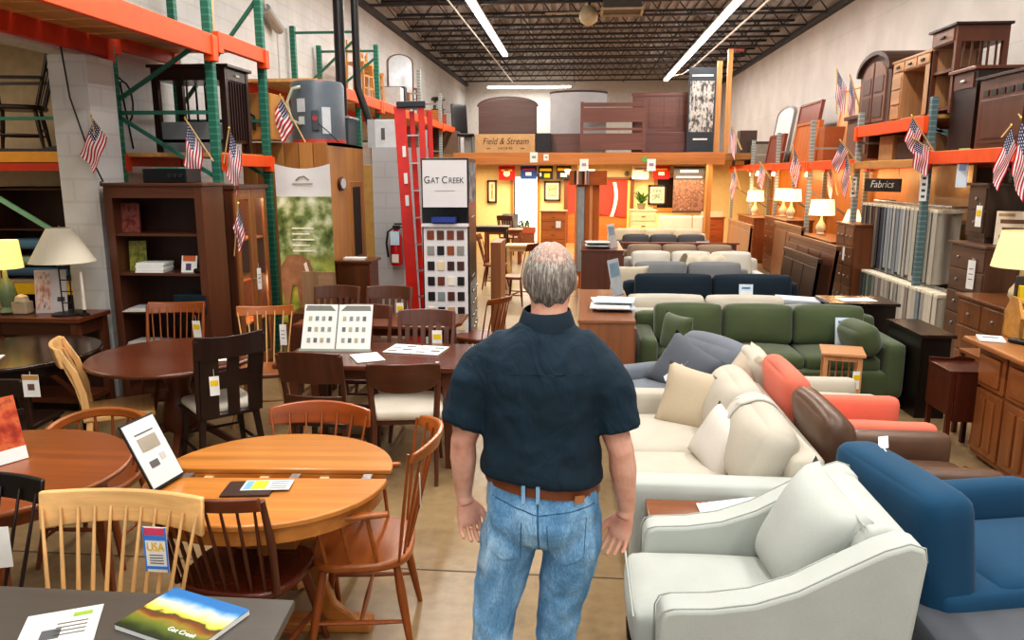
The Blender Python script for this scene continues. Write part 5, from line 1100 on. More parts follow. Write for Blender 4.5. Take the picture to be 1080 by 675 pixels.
# ---- right side furniture
def drawer_front(t, m, f, x, y0, y1, z0, z1, hm=steel, k=1):
    d_ = MB().bb(x-.012, x+.012, y0, y1, z0, z1).build('drawer', m, t, bev=.004)
    for q in ([.5] if k == 1 else [.25, .75]): MB().soft((x-.02, y0+(y1-y0)*q, (z0+z1)/2), (.02, .035, .035), .01, 4).build('knob', hm, d_, smooth=True)
def chest(label, x0, x1, y0, y1, h, c, rows=5, cols=1, name='chest_of_drawers', z0=0, hm=steel, top=True, knobs=2):
    """drawer fronts face the aisle (-X)"""
    t = thing(name, label, 'chest', (x0, (y0+y1)/2, z0)); m, mz = wood(c, .4, 'y'), wood(c, .4, 'z'); b_ = (y1-y0)/2; a = x1-x0
    MB().bb(.012, a, -b_, b_, .06, h-.03).build('case', mz, t); MB().bb(.03, a, -b_+.02, b_-.02, 0, .06).build('plinth', mz, t); MB().bb(-.02, a+.02, -b_-.02, b_+.02, h-.03, h).build('top', m, t, bev=.005)
    dz = (h-.13)/rows; dw = (2*b_-.04)/cols
    for r_ in range(rows):
        for c_ in range(cols): drawer_front(t, m, None, .01, -b_+.02+dw*c_+.01, -b_+.02+dw*(c_+1)-.01, .09+dz*r_+.01, .09+dz*(r_+1)-.01, hm, knobs)
    return t
chest('tall narrow grey-brown chest of drawers at the right with white tags', 4.08, 4.6, 8.0, 8.75, 1.33, '#5f4433', 5)
chest('dark two-door cabinet standing on the tall narrow chest', 4.2, 4.62, 8.35, 8.75, .62, '#3f2c20', 2, 1, 'hutch', 1.332, knobs=1)
pricetag('long white tag hanging on the tall narrow chest', (4.05, 8.2, 1.2), R(-75), .1, .3, 'lines', string=.03); pricetag('yellow and white tag hanging on the dark two-door cabinet', (4.17, 8.42, 1.75), R(-75), .08, .22, 'yellow', string=.03)
t = thing('dresser', 'long brown dresser beside the tall narrow chest at the right', 'dresser', (4.08, 7.25, 0)); t.scale = (1, 1, .86); brz = wood('#7a4d2c', .3, 'z')
MB().bb(-.25, .4, -.68, .68, 0, .98).build('case', brz, t, bev=.004); MB().bb(-.28, .42, -.71, .71, .98, 1.01).build('top', brz, t, bev=.005)
for k in range(3):
    for r_ in range(3): drawer_front(t, brz, None, -.255, -.66+.44*k, -.24+.44*k, .1+.29*r_, .36+.29*r_)
t = thing('dresser_mirror', 'dark framed panel rising at the back of the long brown dresser', 'mirror', (4.44, 7.3, .875)); MB().bb(-.03, .03, -.6, .6, 0, 1.1).build('frame', wood('#4a3020', .35, 'z'), t, bev=.006); MB().bb(-.036, -.03, -.52, .52, .08, 1.02).build('glass', plain('#6b4a2a', .2), t)
t = thing('boxed_set', 'white carton printed with shelving standing on the tall chest', 'box', (4.38, 8.12, 1.335), R(-35)); MB().bb(-.16, .16, -.05, .05, 0, .34).build('carton', plain('#ddd0b6', .5), t)
for z, x0, x1 in ((.06, -.12, .0), (.14, -.1, .12), (.22, -.12, .1)): MB().bb(x0, x1, -.053, -.05, z, z+.04).build('printed_picture', plain('#6d4a34'), t)
MB().bb(-.14, .0, -.053, -.05, .29, .32).build('printed_picture', plain('#a98a66'), t)
def gourd(t, z0, z1, c='#d9c9a0'):
    MB().lathe([(.07, 0), (.075, .015), (.05, .04), (.09, .1), (.085, .15), (.03, .24), (.018, .3), (.015, z0+.04)], n=20).build('base', plain(c, .3), t, smooth=60); MB().cyl((0, 0, z0), (0, 0, z1+.02), .005).build('harp', steel, t)
lamp('cream shaded table lamp cut by the right frame edge', (3.93, 7.08, .873), None, lambda t, a, b: gourd(t, a, b), '#e3cf9e', .35, .19, .25, .36, .68)
# desk chest with panels
t = thing('counter_chest', 'large orange-brown chest with raised panels at the right edge', 'chest', (3.14, 5.3, 0)); om, omz = wood('#8a5630', .3, 'y'), wood('#8a5630', .35, 'z')
MB().bb(-.36, .5, -.9, .34, .86, .9).build('top', wood('#a06a3c', .3, 'y'), t, bev=.012); MB().bb(-.24, .45, -.85, .3, .04, .86).build('case', omz, t); MB().bb(-.2, .45, -.8, .27, 0, .04).build('plinth', esp, t)
for k in range(3):
    y = -.83+.38*k; d_ = MB().bb(-.262, -.24, y, y+.35, .56, .83).build('drawer', om, t, bev=.006); MB().soft((-.27, y+.175, .695), (.02, .26, .2), .01, 4).build('raised_panel', om, d_)
    d_ = MB().bb(-.262, -.24, y, y+.35, .08, .54).build('door', omz, t, bev=.006)
    for q in (.08, .2): MB().soft((-.268, y+q+.035, .31), (.018, .09, .36), .008, 4).build('raised_panel', omz, d_)
t = thing('toolbox', 'light wooden caddy holding bright packets on the orange-brown chest', 'box', (3.3, 5.5, .902), R(-6)); tw = wood('#c08a44', .4)
MB().bb(-.26, .3, -.14, -.12, 0, .17).bb(-.26, .3, .12, .14, 0, .17).bb(-.26, .3, -.12, .12, 0, .015).build('tray', tw, t)
for x in (-.25, .29): MB().prism([(-.14, 0), (.14, 0), (.14, .17), (.05, .3), (-.05, .3), (-.14, .17)], x-.01, x+.01, 'x').build('end_panel', tw, t)
MB().cyl((-.25, 0, .26), (.29, 0, .26), .014).build('handle', tw, t)
for x, y, h_, c, lb in ((-.15, .05, .36, '#d9b91c', 'yellow packet'), (-.15, .1, .42, '#3a322c', 'dark packet'), (-.02, -.05, .24, '#4fa85a', 'green packet'), (.08, -.05, .25, '#b3213a', 'red packet'), (-.18, -.06, .2, '#c9ccd0', 'grey packet')):
    one(MB().bb(-.07, .07, -.02, .02, 0, h_), 'packet', plain(c, .4), lb+' standing in the wooden caddy', 'packet', (3.3+x, 5.5+y-.0, .92), R(-6), bev=.004)
t = thing('papers', 'white papers at the near corner of the orange-brown chest', 'paper', (2.9, 5.5, .902), R(-20)); MB().box((0, 0, .006), (.16, .2, .01)).build('sheet', paper, t); MB().box((.0, .02, .012), (.1, .05, .002)).build('printed_block', plain('#8a8d92'), t)
one(MB().soft((0, 0, .015), (.34, .12, .03), .012, 6), 'phone_handset', blackm, 'flat black device on the orange-brown chest', 'device', (3.1, 5.3, .902), R(-60), smooth=True)
# bed rails on the floor in front of the chest
for k, (x, c) in enumerate(((2.5, '#b08d4a'), (2.62, '#7a5a2c'))):
    one(MB().cyl((0, 0, .06), (0, 1.25, .06), .022).bb(-.012, .012, 0, 1.25, 0, .05), 'bed_rail', plain(c, .3, .7), ['bright brass bed rail on the floor before the chest', 'darker brass bed rail nearest the chest'][k], 'rail', (x, 3.9+.02*k, 0), R(-2))
# small drop-leaf cabinet
t = thing('magazine_stand', 'small dark red table with a hanging side panel beside the big chest', 'table', (2.85, 5.74, 0)); t.scale = (.85, .9, .9); rm, rmz = wood('#4a2013', .3), wood('#4a2013', .3, 'z')
MB().bb(-.19, .19, -.2, .2, .7, .72).build('tabletop', rm, t, bev=.004); MB().bb(-.14, .2, -.205, -.185, .3, .7).build('side_panel', rmz, t); MB().bb(-.185, -.165, -.2, .2, .35, .7).build('side_panel', rmz, t)
MB().prism([(-.19, .72), (.19, .72), (.19, .74), (.08, .765), (-.02, .74), (-.19, .75)], .18, .2, 'y').build('gallery', rm, t)
for x in (-.16, .16):
    for y in (-.17, .17): MB().bb(x-.018, x+.018, y-.018, y+.018, 0, .7).build('leg', rmz, t)
t = thing('small_table', 'narrow brown table with books between the red table and chest', 'table', (3.12, 5.95, 0)); MB().bb(-.1, .1, -.22, .22, .66, .69).build('tabletop', om, t, bev=.004)
for x in (-.08, .08):
    for y in (-.19, .19): MB().bb(x-.016, x+.016, y-.016, y+.016, 0, .66).build('leg', walnutz, t)
t = thing('books', 'short stack of pale books on the narrow brown table', 'books', (3.12, 5.8, .692)); 
for k in range(4): MB().box((0, .004*k, .018+.034*k), (.14, .22, .03)).build('book', plain(['#b9b4ac', '#d4d0c8', '#9aa0a6', '#c4bcae'][k], .5), t)
# headboards and dressers along the rack
def headboard(label, x, y0, y1, h, c, n=4, cap=.03, lean=.1, z0=0):
    t = thing('headboard', label, 'headboard', (x, (y0+y1)/2, z0), rot=(0, lean, 0)); m = wood(c, .35, 'z'); b_ = (y1-y0)/2
    MB().bb(-.02, .02, -b_, b_, .12, h-.06).build('panel', m, t)
    for k in range(n): y = -b_+.03+(2*b_-.06)*k/n; MB().bb(-.028, -.02, y+.015, y+(2*b_-.06)/n-.015, .2, h-.14).build('inset_panel', m, t, bev=.004)
    MB().bb(-.035, .035, -b_-.03, b_+.03, h-.06, h).build('cap', m, t, bev=.006)
    for y in (-b_, b_-.05): MB().bb(-.025, .025, y, y+.05, 0, h-.06).build('post', m, t)
    return t
headboard('near-black panelled headboard leaning in front of a brown one', 3.22, 10.75, 12.5, .9, '#2e1d18', 3)
headboard('brown headboard leaning behind the near-black one', 3.42, 10.7, 13.1, 1.08, '#5a3423', 4)
chest('tall orange-brown armoire chest by the second rack post', 4.0, 4.3, 11.5, 12.3, 1.32, '#6d3f22', 4, 2)
chest('brown chest under the large lit lamp', 3.98, 4.5, 12.4, 14.2, .99, '#7d4a26', 3, 2); chest('brown dresser under the pair of lit lamps', 4.0, 4.5, 15.2, 17.0, 1.16, '#7a4524', 4, 2); chest('dresser under the farthest lit lamp', 4.0, 4.5, 18.0, 19.8, 1.05, '#8a4f28', 4, 2)
pricetag('white tassel tag on the tall armoire chest', (3.95, 11.75, 1.0), R(-75), .05, .2, 'plain', string=.03)
headboard('plain tan panel standing at the far end of the aisle', 3.45, 15.9, 18.2, 1.02, '#a8764e', 1, lean=.05)
headboard('brown panel standing behind the lit lamps', 3.75, 13.4, 15.2, 1.15, '#7a4a2a', 2, lean=.05)
for lb, y, z, k in (('lit lamp nearest the hanging fabrics', 13.9, .992, .95), ('lit lamp at the middle of the right rack, left one of a pair', 16.5, 1.162, .85), ('lit lamp at the middle of the right rack, right one of a pair', 15.9, 1.162, .85), ('lit lamp farthest down the right rack', 19.1, 1.052, .9)):
    o = lamp(lb, (4.25, y, z), None, lambda t, a, b: gourd(t, a, b, '#e0d2b0'), '#f6d9a4', 1.5, .2*k, .23*k, .34, .34+.28*k, group='lit lamps')
t = thing('small_shade_lamp', 'small lit lamp with a cone shade among the hanging fabrics', 'lamp', (4.3, 12.5, .992)); gourd(t, .2, .4); MB().lathe([(.16, .26), (.08, .5)], n=20).build('lamp_shade', shade_mat('#f0d6a6', 1.6), t, smooth=40)
# hanging fabric samples
names = [('#6b5a4a', 'taupe'), ('#8a7763', 'tan'), ('#4a3f3a', 'dark brown'), ('#9c8a74', 'beige'), ('#5c2f2c', 'maroon'), ('#2b2a33', 'black'), ('#7f8489', 'grey'), ('#a9adb0', 'pale grey'), ('#c6c4bd', 'off-white'), ('#8f959a', 'mid grey'), ('#b9b2a6', 'oatmeal'), ('#d6cdbb', 'cream'), ('#25304a', 'navy'), ('#cfc4b2', 'ivory')]
upper = [0, 1, 2, 3, 4, 1, 5, 5, 6, 7, 7, 8, 9, 7, 8, 10, 8, 11, 12, 12, 13, 11, 13]
names2 = [('#2d3f55', 'navy'), ('#51656e', 'slate'), ('#6e7f70', 'sage'), ('#9fb09a', 'pale green'), ('#a5a29a', 'grey'), ('#c3bdb0', 'oatmeal'), ('#d2cabc', 'cream'), ('#9a8a7c', 'taupe'), ('#7d8a92', 'blue-grey'), ('#d9cfbd', 'ivory patterned')]
lower = [0, 1, 2, 3, 2, 4, 5, 7, 6, 5, 7, 6, 4, 5, 6, 7, 6, 5, 8, 4, 9, 9, 9]
ords = ['first', 'second', 'third', 'fourth', 'fifth', 'sixth', 'seventh', 'eighth', 'ninth', 'tenth', 'eleventh', 'twelfth', 'thirteenth', 'fourteenth', 'fifteenth', 'sixteenth', 'seventeenth', 'eighteenth', 'nineteenth', 'twentieth', 'twenty-first', 'twenty-second', 'twenty-third']
def rail(label, x, ya, yb, z, ln, idx, nm, which, zt=0):
    t = thing('garment_rail', label, 'rail', (x, 0, 0)); MB().cyl((0, ya, z), (0, yb, z+zt), .015).build('rod', steel, t)
    for y in (ya+.02, yb-.02): MB().cyl((0, y, z), (.3, y, z), .014).build('bracket', steel, t)
    n_ = len(idx)
    for k, i_ in enumerate(idx):
        c, cn = nm[i_]; y = yb-(yb-ya)*(k+.5)/n_; hw = (yb-ya)/n_*.44; zz = z+zt*(y-ya)/(yb-ya); L_ = ln*(1+.04*math.sin(k*2.7))
        o = thing('fabric_sample', '%s hanging fabric sample, %s from the far end of the %s rail' % (cn, ords[k], which), 'fabric', (x, y, zz), R(rnd.uniform(-8, 8)), 'hanging fabric samples, %s rail' % which)
        MB().sheet(lambda u, v: (-.17+.34*u, hw*math.sin(PI*v)*.3+hw*(.9 if v < .02 else 1)*math.sin(u*6+k), -.06-L_*v), 8, 6).build('cloth', fabric(c, 90), o, smooth=True)
        MB().bb(-.17, -.165, -hw, hw, -.06-L_, -.06).build('edge', fabric(c, 90), o); MB().soft((0, 0, -.05), (.34, hw*1.9, .05), .012, 3).build('header', fabric('#ddd2ba', 80), o)
        MB().tube([(0, 0, -.03), (0, 0, .01), (0, .0, .02)], .004, 5).build('hook', steel, o)
def hx(h, f): return '#'+''.join('%02x' % int(int(h[i:i+2], 16)*f) for i in (1, 3, 5))
names = [(hx(a, .85), b_) for a, b_ in names]; names2 = [(hx(a, .88), b_) for a, b_ in names2]
rail('upper metal rail hung with fabric samples in the right rack', 4.42, 9.55, 12.0, 1.65, .86, upper, names, 'upper')
rail('lower metal rail hung with fabric samples in the right rack', 4.3, 9.05, 11.6, .7, .6, lower, names2, 'lower')
t = thing('sign_board', 'dark wooden sign with a pale handwritten word above the fabrics', 'sign', (4.22, 11.2, 1.8), R(-62)); MB().bb(-.3, .3, -.015, .015, 0, .18).build('board', plain('#33261e', .6), t, bev=.004); text('Fabrics', .14, plain('#d8d2c6'), t, (0, -.02, .1), shear=.25)
for y in (-.1,): MB().cyl((-.25, 0, .2), (-.25, 0, .42), .004).build('cord', steel, t); MB().cyl((.25, 0, .2), (.25, 0, .42), .004).build('cord', steel, t)
for k, (x, y, z, h_) in enumerate(((4.17, 9.74, 1.72, .32), (4.17, 12.14, 1.7, .3))):
    t = thing('post_notice', ['vertical white notice on the near blue rack post', 'vertical white notice on the second rack post'][k], 'sign', (4.15, y, z), R(-20)); MB().bb(-.04, .04, -.005, .0, 0, h_).build('sheet', paper, t)
    for q in range(4): MB().bb(-.02, .02, -.008, -.005, .04+q*h_/4.4, .07+q*h_/4.4).build('letter', ink, t)
# ---- the man walking down the aisle, seen from behind
man = thing('person', 'grey-haired man in dark navy shirt and blue jeans seen from behind', 'person', (0, 0, 0))
MX, MY = -.115, 2.43
def ring(cx, cy, z, a, b, n=28, p=2.3, tilt=0):
    o = []
    for i in range(n):
        t_ = 2*PI*i/n; c, s = math.cos(t_), math.sin(t_)
        x = a*math.copysign(abs(c)**(2/p), c); y = b*math.copysign(abs(s)**(2/p), s); o.append((cx+x, cy+y, z+tilt*x))
    return o
def remesh(o, vox, sm=6, fac=.5):
    m = o.modifiers.new('remesh', 'REMESH'); m.mode = 'VOXEL'; m.voxel_size = vox; m.use_smooth_shade = True
    s = o.modifiers.new('smooth', 'SMOOTH'); s.factor = fac; s.iterations = sm; return o
def skin_mat():
    m, nt, b = base('skin', .5); n = N(nt, 'ShaderNodeTexNoise', Scale=14.0, Detail=4.0); nt.links.new(mapped(nt, (1, 1, 1)), n.inputs['Vector'])
    nt.links.new(ramp(nt, n.outputs['Fac'], [(.3, lin('#bd8470')), (.5, lin('#d09c86')), (.7, lin('#dcae9a'))]), b.inputs['Base Color'])
    b.inputs['Subsurface Weight'].default_value = .1; b.inputs['Subsurface Radius'].default_value = (.02, .008, .004); bump(nt, b, n.outputs['Fac'], .15, .004); return m
skin = skin_mat()
HC = Vector((-.093, MY+.03, 1.713))
mb = MB()
# head: rings from chin to crown, face towards +y
for_head = [(-.118, .03, .03, .03), (-.105, .048, .055, .025), (-.08, .062, .078, .012), (-.045, .071, .09, .004), (0, .076, .096, 0), (.04, .077, .097, -.004), (.07, .07, .088, -.006), (.092, .054, .068, -.008), (.106, .03, .04, -.008), (.11, .008, .01, -.008)]
mb.loft([ring(HC.x, HC.y+dy, HC.z+dz, a, b_, 28, 2.1) for dz, a, b_, dy in for_head])
mb.tube([HC+Vector((0, .085, .02)), HC+Vector((0, .104, -.012)), HC+Vector((0, .112, -.03)), HC+Vector((0, .09, -.038))], [.009, .013, .016, .01], 10)   # nose
mb.tube([HC+Vector((-.045, .084, .028)), HC+Vector((0, .096, .03)), HC+Vector((.045, .084, .028))], .011, 8)      # brow
for s in (-1, 1):
    e = HC+Vector((s*.076, .004, -.01)); mb.lathe([(.003, -.03), (.012, -.024), (.017, .0), (.018, .014), (.012, .026), (.003, .03)], e, 12, 1.0)
mb.tube([HC+Vector((-.022, .09, -.068)), HC+Vector((0, .1, -.066)), HC+Vector((.022, .09, -.068))], .008, 8)      # lips
mb.tube([HC+Vector((0, -.02, -.03)), (HC.x, MY-.005, 1.6), (MX, MY-.01, 1.52)], [.062, .06, .085], 18)              # neck
mb.loft([ring(MX, MY, z, a, b_, 24) for z, a, b_ in ((.95, .15, .1), (1.15, .15, .1), (1.35, .16, .1), (1.46, .15, .08), (1.53, .08, .06))])
def arm(sg, sh, el, wr, dn, md):
    """sg: side; dn: unit direction of the fingers; md: direction towards the thumb"""
    sh, el, wr = Vector(sh), Vector(el), Vector(wr); dn = Vector(dn).normalized(); md = Vector(md); md = (md-dn*md.dot(dn)).normalized(); pn = Vector((0, -1, 0)); pn = (pn-dn*pn.dot(dn)-md*pn.dot(md)).normalized()
    mb.tube([(MX, MY, 1.38), sh, sh.lerp(el, .5), el, el.lerp(wr, .3), el.lerp(wr, .7), wr, wr+dn*.03], [.06, .05, .05, .043, .046, .036, .028, .029], 16)
    # palm
    rings = []
    for f_, w_, th in ((-.01, .027, .019), (.02, .036, .019), (.05, .042, .017), (.078, .043, .015), (.092, .041, .012)):
        c = wr+dn*(.02+f_)
        rings.append([c+md*(w_*math.cos(2*PI*i/16))+pn*(th*math.sin(2*PI*i/16)) for i in range(16)])
    mb.loft(rings)
    for k, (off, ln, r_, sp, cu) in enumerate(((.031, .074, .0088, .07, .24), (.0095, .082, .009, .0, .34), (-.0125, .075, .0086, -.06, .42), (-.0335, .058, .0076, -.13, .5))):
        p = wr+dn*.1+md*off; d_ = (dn+md*sp).normalized(); ax = pn; pts = [p-d_*.02, p]; a = cu*.7
        for seg, q in ((.45, 0), (.3, cu*1.1), (.25, cu*.9)):
            a += q; dd = d_*math.cos(a)+ax*math.sin(a); p = p+dd*ln*seg; pts.append(p)
        mb.tube([pts[0], pts[1], pts[1].lerp(pts[2], .5), pts[2], pts[3], pts[4]], [r_, r_*1.06, r_*.95, r_*1.04, r_*.95, r_*.75], 10)
    p0 = wr+dn*.035+md*.022; p1 = p0+dn*.03+md*.024+pn*.008; p2 = p1+dn*.034+md*.009+pn*.01; p3 = p2+dn*.026-md*.001+pn*.006
    mb.tube([p0-md*.012, p0, p1, p2, p3], [.014, .0155, .0125, .0108, .0075], 10)
arm(-1, (-.3, MY, 1.39), (-.378, MY-.02, 1.165), (-.385, MY+.02, .955), (.2, -.02, -1), (1, .45, 0))
arm(1, (.07, MY, 1.39), (.15, MY-.03, 1.15), (.178, MY+.02, .925), (-.27, -.02, -1), (-1, .45, 0))
body = mb.build('body', skin, man); remesh(body, .0036, 5)
# hair shell with a thin crown
def hair_mat():
    m, nt, b = base('grey_hair', .6)
    n = N(nt, 'ShaderNodeTexNoise', Scale=1.0, Detail=4.0, Roughness=.7); nt.links.new(mapped(nt, (170, 90, 22)), n.inputs['Vector'])
    c = ramp(nt, n.outputs['Fac'], [(.3, lin('#3d3833')), (.5, lin('#7d756d')), (.68, lin('#bdb6ad'))])
    g = N(nt, 'ShaderNodeNewGeometry'); ds = N(nt, 'ShaderNodeVectorMath', operation='DISTANCE'); nt.links.new(g.outputs['Position'], ds.inputs[0]); ds.inputs[1].default_value = HC+Vector((.015, -.045, .1))
    n2 = N(nt, 'ShaderNodeTexNoise', Scale=1.0, Detail=3.0); nt.links.new(mapped(nt, (60, 60, 60)), n2.inputs['Vector']); ad = N(nt, 'ShaderNodeMath', operation='MULTIPLY_ADD'); nt.links.new(n2.outputs['Fac'], ad.inputs[0]); ad.inputs[1].default_value = .012; nt.links.new(ds.outputs['Value'], ad.inputs[2])
    f = N(nt, 'ShaderNodeMapRange'); f.inputs['From Min'].default_value = .02; f.inputs['From Max'].default_value = .085; f.inputs['To Min'].default_value = .6; f.inputs['To Max'].default_value = 0; nt.links.new(ad.outputs[0], f.inputs['Value'])
    # lighter on top, darker toward the nape
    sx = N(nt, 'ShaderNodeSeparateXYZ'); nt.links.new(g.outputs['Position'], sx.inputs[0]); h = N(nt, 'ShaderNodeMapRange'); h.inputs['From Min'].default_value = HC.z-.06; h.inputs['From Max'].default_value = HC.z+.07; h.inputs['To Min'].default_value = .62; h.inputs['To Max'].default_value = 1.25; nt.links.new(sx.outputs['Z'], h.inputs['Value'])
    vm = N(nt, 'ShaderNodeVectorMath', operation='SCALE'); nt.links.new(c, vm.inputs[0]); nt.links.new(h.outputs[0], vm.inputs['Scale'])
    mx = N(nt, 'ShaderNodeMix', data_type='RGBA'); nt.links.new(f.outputs[0], mx.inputs['Factor']); nt.links.new(vm.outputs[0], mx.inputs['A']); mx.inputs['B'].default_value = lin('#c4937e')
    nt.links.new(mx.outputs['Result'], b.inputs['Base Color']); bump(nt, b, n.outputs['Fac'], .6, .006); return m
mb = MB()
def hs(u, v):
    th = 2*PI*u; ph = v                       # v 0 crown .. 1 rim
    back = .5-.5*math.sin(th)                 # 1 at the back of the head (-y)
    low = -.075*back**.8+.028*(1-back)+(.045 if back < .25 else 0)+.006*math.sin(th*9)
    zt = .121; z = zt+(low-zt)*(1-math.cos(ph*PI/2))**.9 if v > 0 else zt
    k = max(0, 1-(max(0, z)/.122)**2)**.5 if z > 0 else 1-.12*min(1, -z/.08)
    a, b_ = .0885, .109
    jit = 1+.006*math.sin(th*23+z*140)+.004*math.sin(th*41)
    e = 1-.1*max(0, (v-.93)/.07)
    return HC+Vector((a*k*math.cos(th)*jit*e, -.004+b_*k*math.sin(th)*jit*e, z))
mb.sheet(lambda u, v: hs(u, v), 64, 24); o = mb.build('hair', hair_mat(), man, smooth=True)
# eyes
for s in (-1, 1): MB().lathe([(.001, -.012), (.009, -.008), (.012, 0), (.009, .008), (.001, .012)], HC+Vector((s*.032, .084, .008)), 12).build('eye', plain('#d8d4d0', .2), man, smooth=True)
# shirt
def cloth_mat(h, wr, sc=(9, 9, 5), var=.18, s=.55, fine=400):
    m, nt, b = base('cloth_'+h.strip('#'), .85); c = lin(h)
    n = N(nt, 'ShaderNodeTexNoise', Scale=1.0, Detail=3.0, Distortion=1.2); nt.links.new(mapped(nt, sc), n.inputs['Vector'])
    n2 = N(nt, 'ShaderNodeTexNoise', Scale=float(fine), Detail=2.0); nt.links.new(mapped(nt, (1, 1, 1)), n2.inputs['Vector'])
    mx = N(nt, 'ShaderNodeMix'); mx.inputs['Factor'].default_value = .3; nt.links.new(n.outputs['Fac'], mx.inputs['A']); nt.links.new(n2.outputs['Fac'], mx.inputs['B'])
    nt.links.new(ramp(nt, mx.outputs['Result'], [(.3, dk(c, 1-var)), (.7, dk(c, 1+var))]), b.inputs['Base Color']); bump(nt, b, n.outputs['Fac'], s, wr); return m
mb = MB()
mb.loft([ring(MX+dx, MY+dy, z, a, b_, 32, 2.5, ti) for z, a, b_, dx, dy, ti in ((1.055, .212, .155, .0, 0, -.09), (1.08, .208, .157, .0, 0, -.06), (1.14, .2, .15, 0, 0, 0), (1.22, .192, .143, 0, 0, 0), (1.32, .2, .142, 0, -.006, 0), (1.4, .208, .135, 0, -.012, 0), (1.46, .2, .118, 0, -.012, 0), (1.51, .172, .1, 0, -.008, 0), (1.55, .115, .085, .008, 0, 0), (1.578, .082, .078, .015, .005, 0))])
for s, a, m_, e in ((-1, (-.26, MY, 1.46), (-.335, MY-.01, 1.37), (-.378, MY-.015, 1.225)), (1, (.03, MY, 1.46), (.098, MY-.015, 1.37), (.135, MY-.02, 1.225))):
    a, m_, e = Vector(a), Vector(m_), Vector(e); mb.tube([(MX, MY, 1.43), a, a.lerp(m_, .5), m_, m_.lerp(e, .6), e], [.09, .085, .086, .084, .08, .079], 20, squash=(1, 1.02))
shirt = mb.build('shirt', cloth_mat('#0a2635', .03), man); remesh(shirt, .0095, 6)
tx = bpy.data.textures.new('folds', 'CLOUDS'); tx.noise_scale = .11; tx.noise_depth = 2
dm = shirt.modifiers.new('folds', 'DISPLACE'); dm.texture = tx; dm.strength = .022; dm.mid_level = .5; dm.texture_coords = 'LOCAL'
def wrap(o, target, off=.003):
    w_ = o.modifiers.new('wrap', 'SHRINKWRAP'); w_.target = target; w_.offset = off; w_.wrap_method = 'PROJECT'; w_.use_project_x = w_.use_project_z = False; w_.use_project_y = True; w_.use_positive_direction = True; w_.use_negative_direction = False; return o
navy2 = cloth_mat('#0b2230', .01)
# collar
def cr(z, a, b_, n=28, t0=0): return [(HC.x-.008+a*math.cos(2*PI*i/n), MY+.006+b_*math.sin(2*PI*i/n), z+.008*math.sin(2*PI*i/n)) for i in range(n)]
MB().loft([cr(1.555, .088, .085), cr(1.6, .077, .076), cr(1.618, .073, .072), cr(1.613, .078, .077), cr(1.585, .088, .088), cr(1.558, .097, .094)], cap=False).build('collar', navy2, man, smooth=True)
def seam(pts, target, nm, m, r=.0025):
    o = MB().tube(pts, r, 6).build(nm, m, target, smooth=True); wrap(o, target, r*.3); return o
seam(line((-.29, MY-.4, 1.43), (.06, MY-.4, 1.43), 20), shirt, 'yoke_seam', navy2, .002)
# jeans
def denim():
    m, nt, b = base('denim', .85)
    n = N(nt, 'ShaderNodeTexNoise', Scale=1.0, Detail=4.0, Distortion=1.0); nt.links.new(mapped(nt, (7, 7, 4)), n.inputs['Vector'])
    n2 = N(nt, 'ShaderNodeTexNoise', Scale=1.0, Detail=3.0); nt.links.new(mapped(nt, (420, 420, 60)), n2.inputs['Vector'])
    mx = N(nt, 'ShaderNodeMix'); mx.inputs['Factor'].default_value = .4; nt.links.new(n.outputs['Fac'], mx.inputs['A']); nt.links.new(n2.outputs['Fac'], mx.inputs['B'])
    nt.links.new(ramp(nt, mx.outputs['Result'], [(.3, lin('#3a678c')), (.5, lin('#6b9ac0')), (.68, lin('#aecde4'))]), b.inputs['Base Color']); bump(nt, b, n.outputs['Fac'], .7, .035); return m
dnm = denim()
mb = MB()
mb.loft([ring(MX+.005, MY, z, a, b_, 30, 2.3, ti) for z, a, b_, ti in ((1.075, .186, .13, -.08), (1.02, .19, .137, -.06), (.96, .194, .15, -.02), (.9, .194, .152, 0), (.85, .175, .135, 0), (.82, .13, .1, 0))])
for pts, rs in (([(-.2, MY, .92), (-.222, MY, .82), (-.246, MY, .7), (-.27, MY-.01, .57), (-.282, MY-.025, .46), (-.287, MY-.03, .3), (-.29, MY-.03, .1), (-.29, MY-.03, .06)], [.098, .102, .093, .08, .073, .07, .07, .072]), ([(-.012, MY, .92), (-.005, MY, .82), (-.022, MY+.01, .7), (-.044, MY+.02, .57), (-.056, MY+.025, .46), (-.062, MY+.02, .3), (-.064, MY+.01, .1), (-.064, MY+.01, .06)], [.098, .102, .093, .08, .072, .068, .068, .07])):
    mb.tube(pts, rs, 20, squash=(1, 1.18))
jeans = mb.build('jeans', dnm, man); remesh(jeans, .0095, 4)
tx2 = bpy.data.textures.new('creases', 'CLOUDS'); tx2.noise_scale = .075; tx2.noise_depth = 2
dm = jeans.modifiers.new('folds', 'DISPLACE'); dm.texture = tx2; dm.strength = .018; dm.mid_level = .5; dm.texture_coords = 'LOCAL'
dd = plain('#3b6384', .85); dl = plain('#9fb9cc', .85)
for x0, zc, ti in ((-.235, .81, -.03), (-.025, .8, .015)):
    def pk(u, v, x0=x0, zc=zc, ti=ti): w_ = .062*(1-.1*(1-v)); return (x0+w_*(2*u-1)+0, MY-.3, zc+.14*v-(.02*(1-abs(2*u-1)) if v < .2 else 0)*(1-v*5)+ti*(2*u-1)*.4)
    p_ = MB().sheet(pk, 10, 10).build('back_pocket', dnm, jeans, smooth=True); wrap(p_, jeans, .004)
    edge = [pk(0, 1-i/8) for i in range(9)]+[pk(i/8, 0) for i in range(1, 9)]+[pk(1, i/8) for i in range(1, 9)]
    seam(edge, jeans, 'pocket_stitch', dd, .0028); seam([pk(i/8, .97) for i in range(9)], jeans, 'pocket_hem', dl, .003)
seam(line((MX-.005, MY-.3, 1.03), (MX+.0, MY-.3, .83), 16), jeans, 'centre_seam', dd, .003)
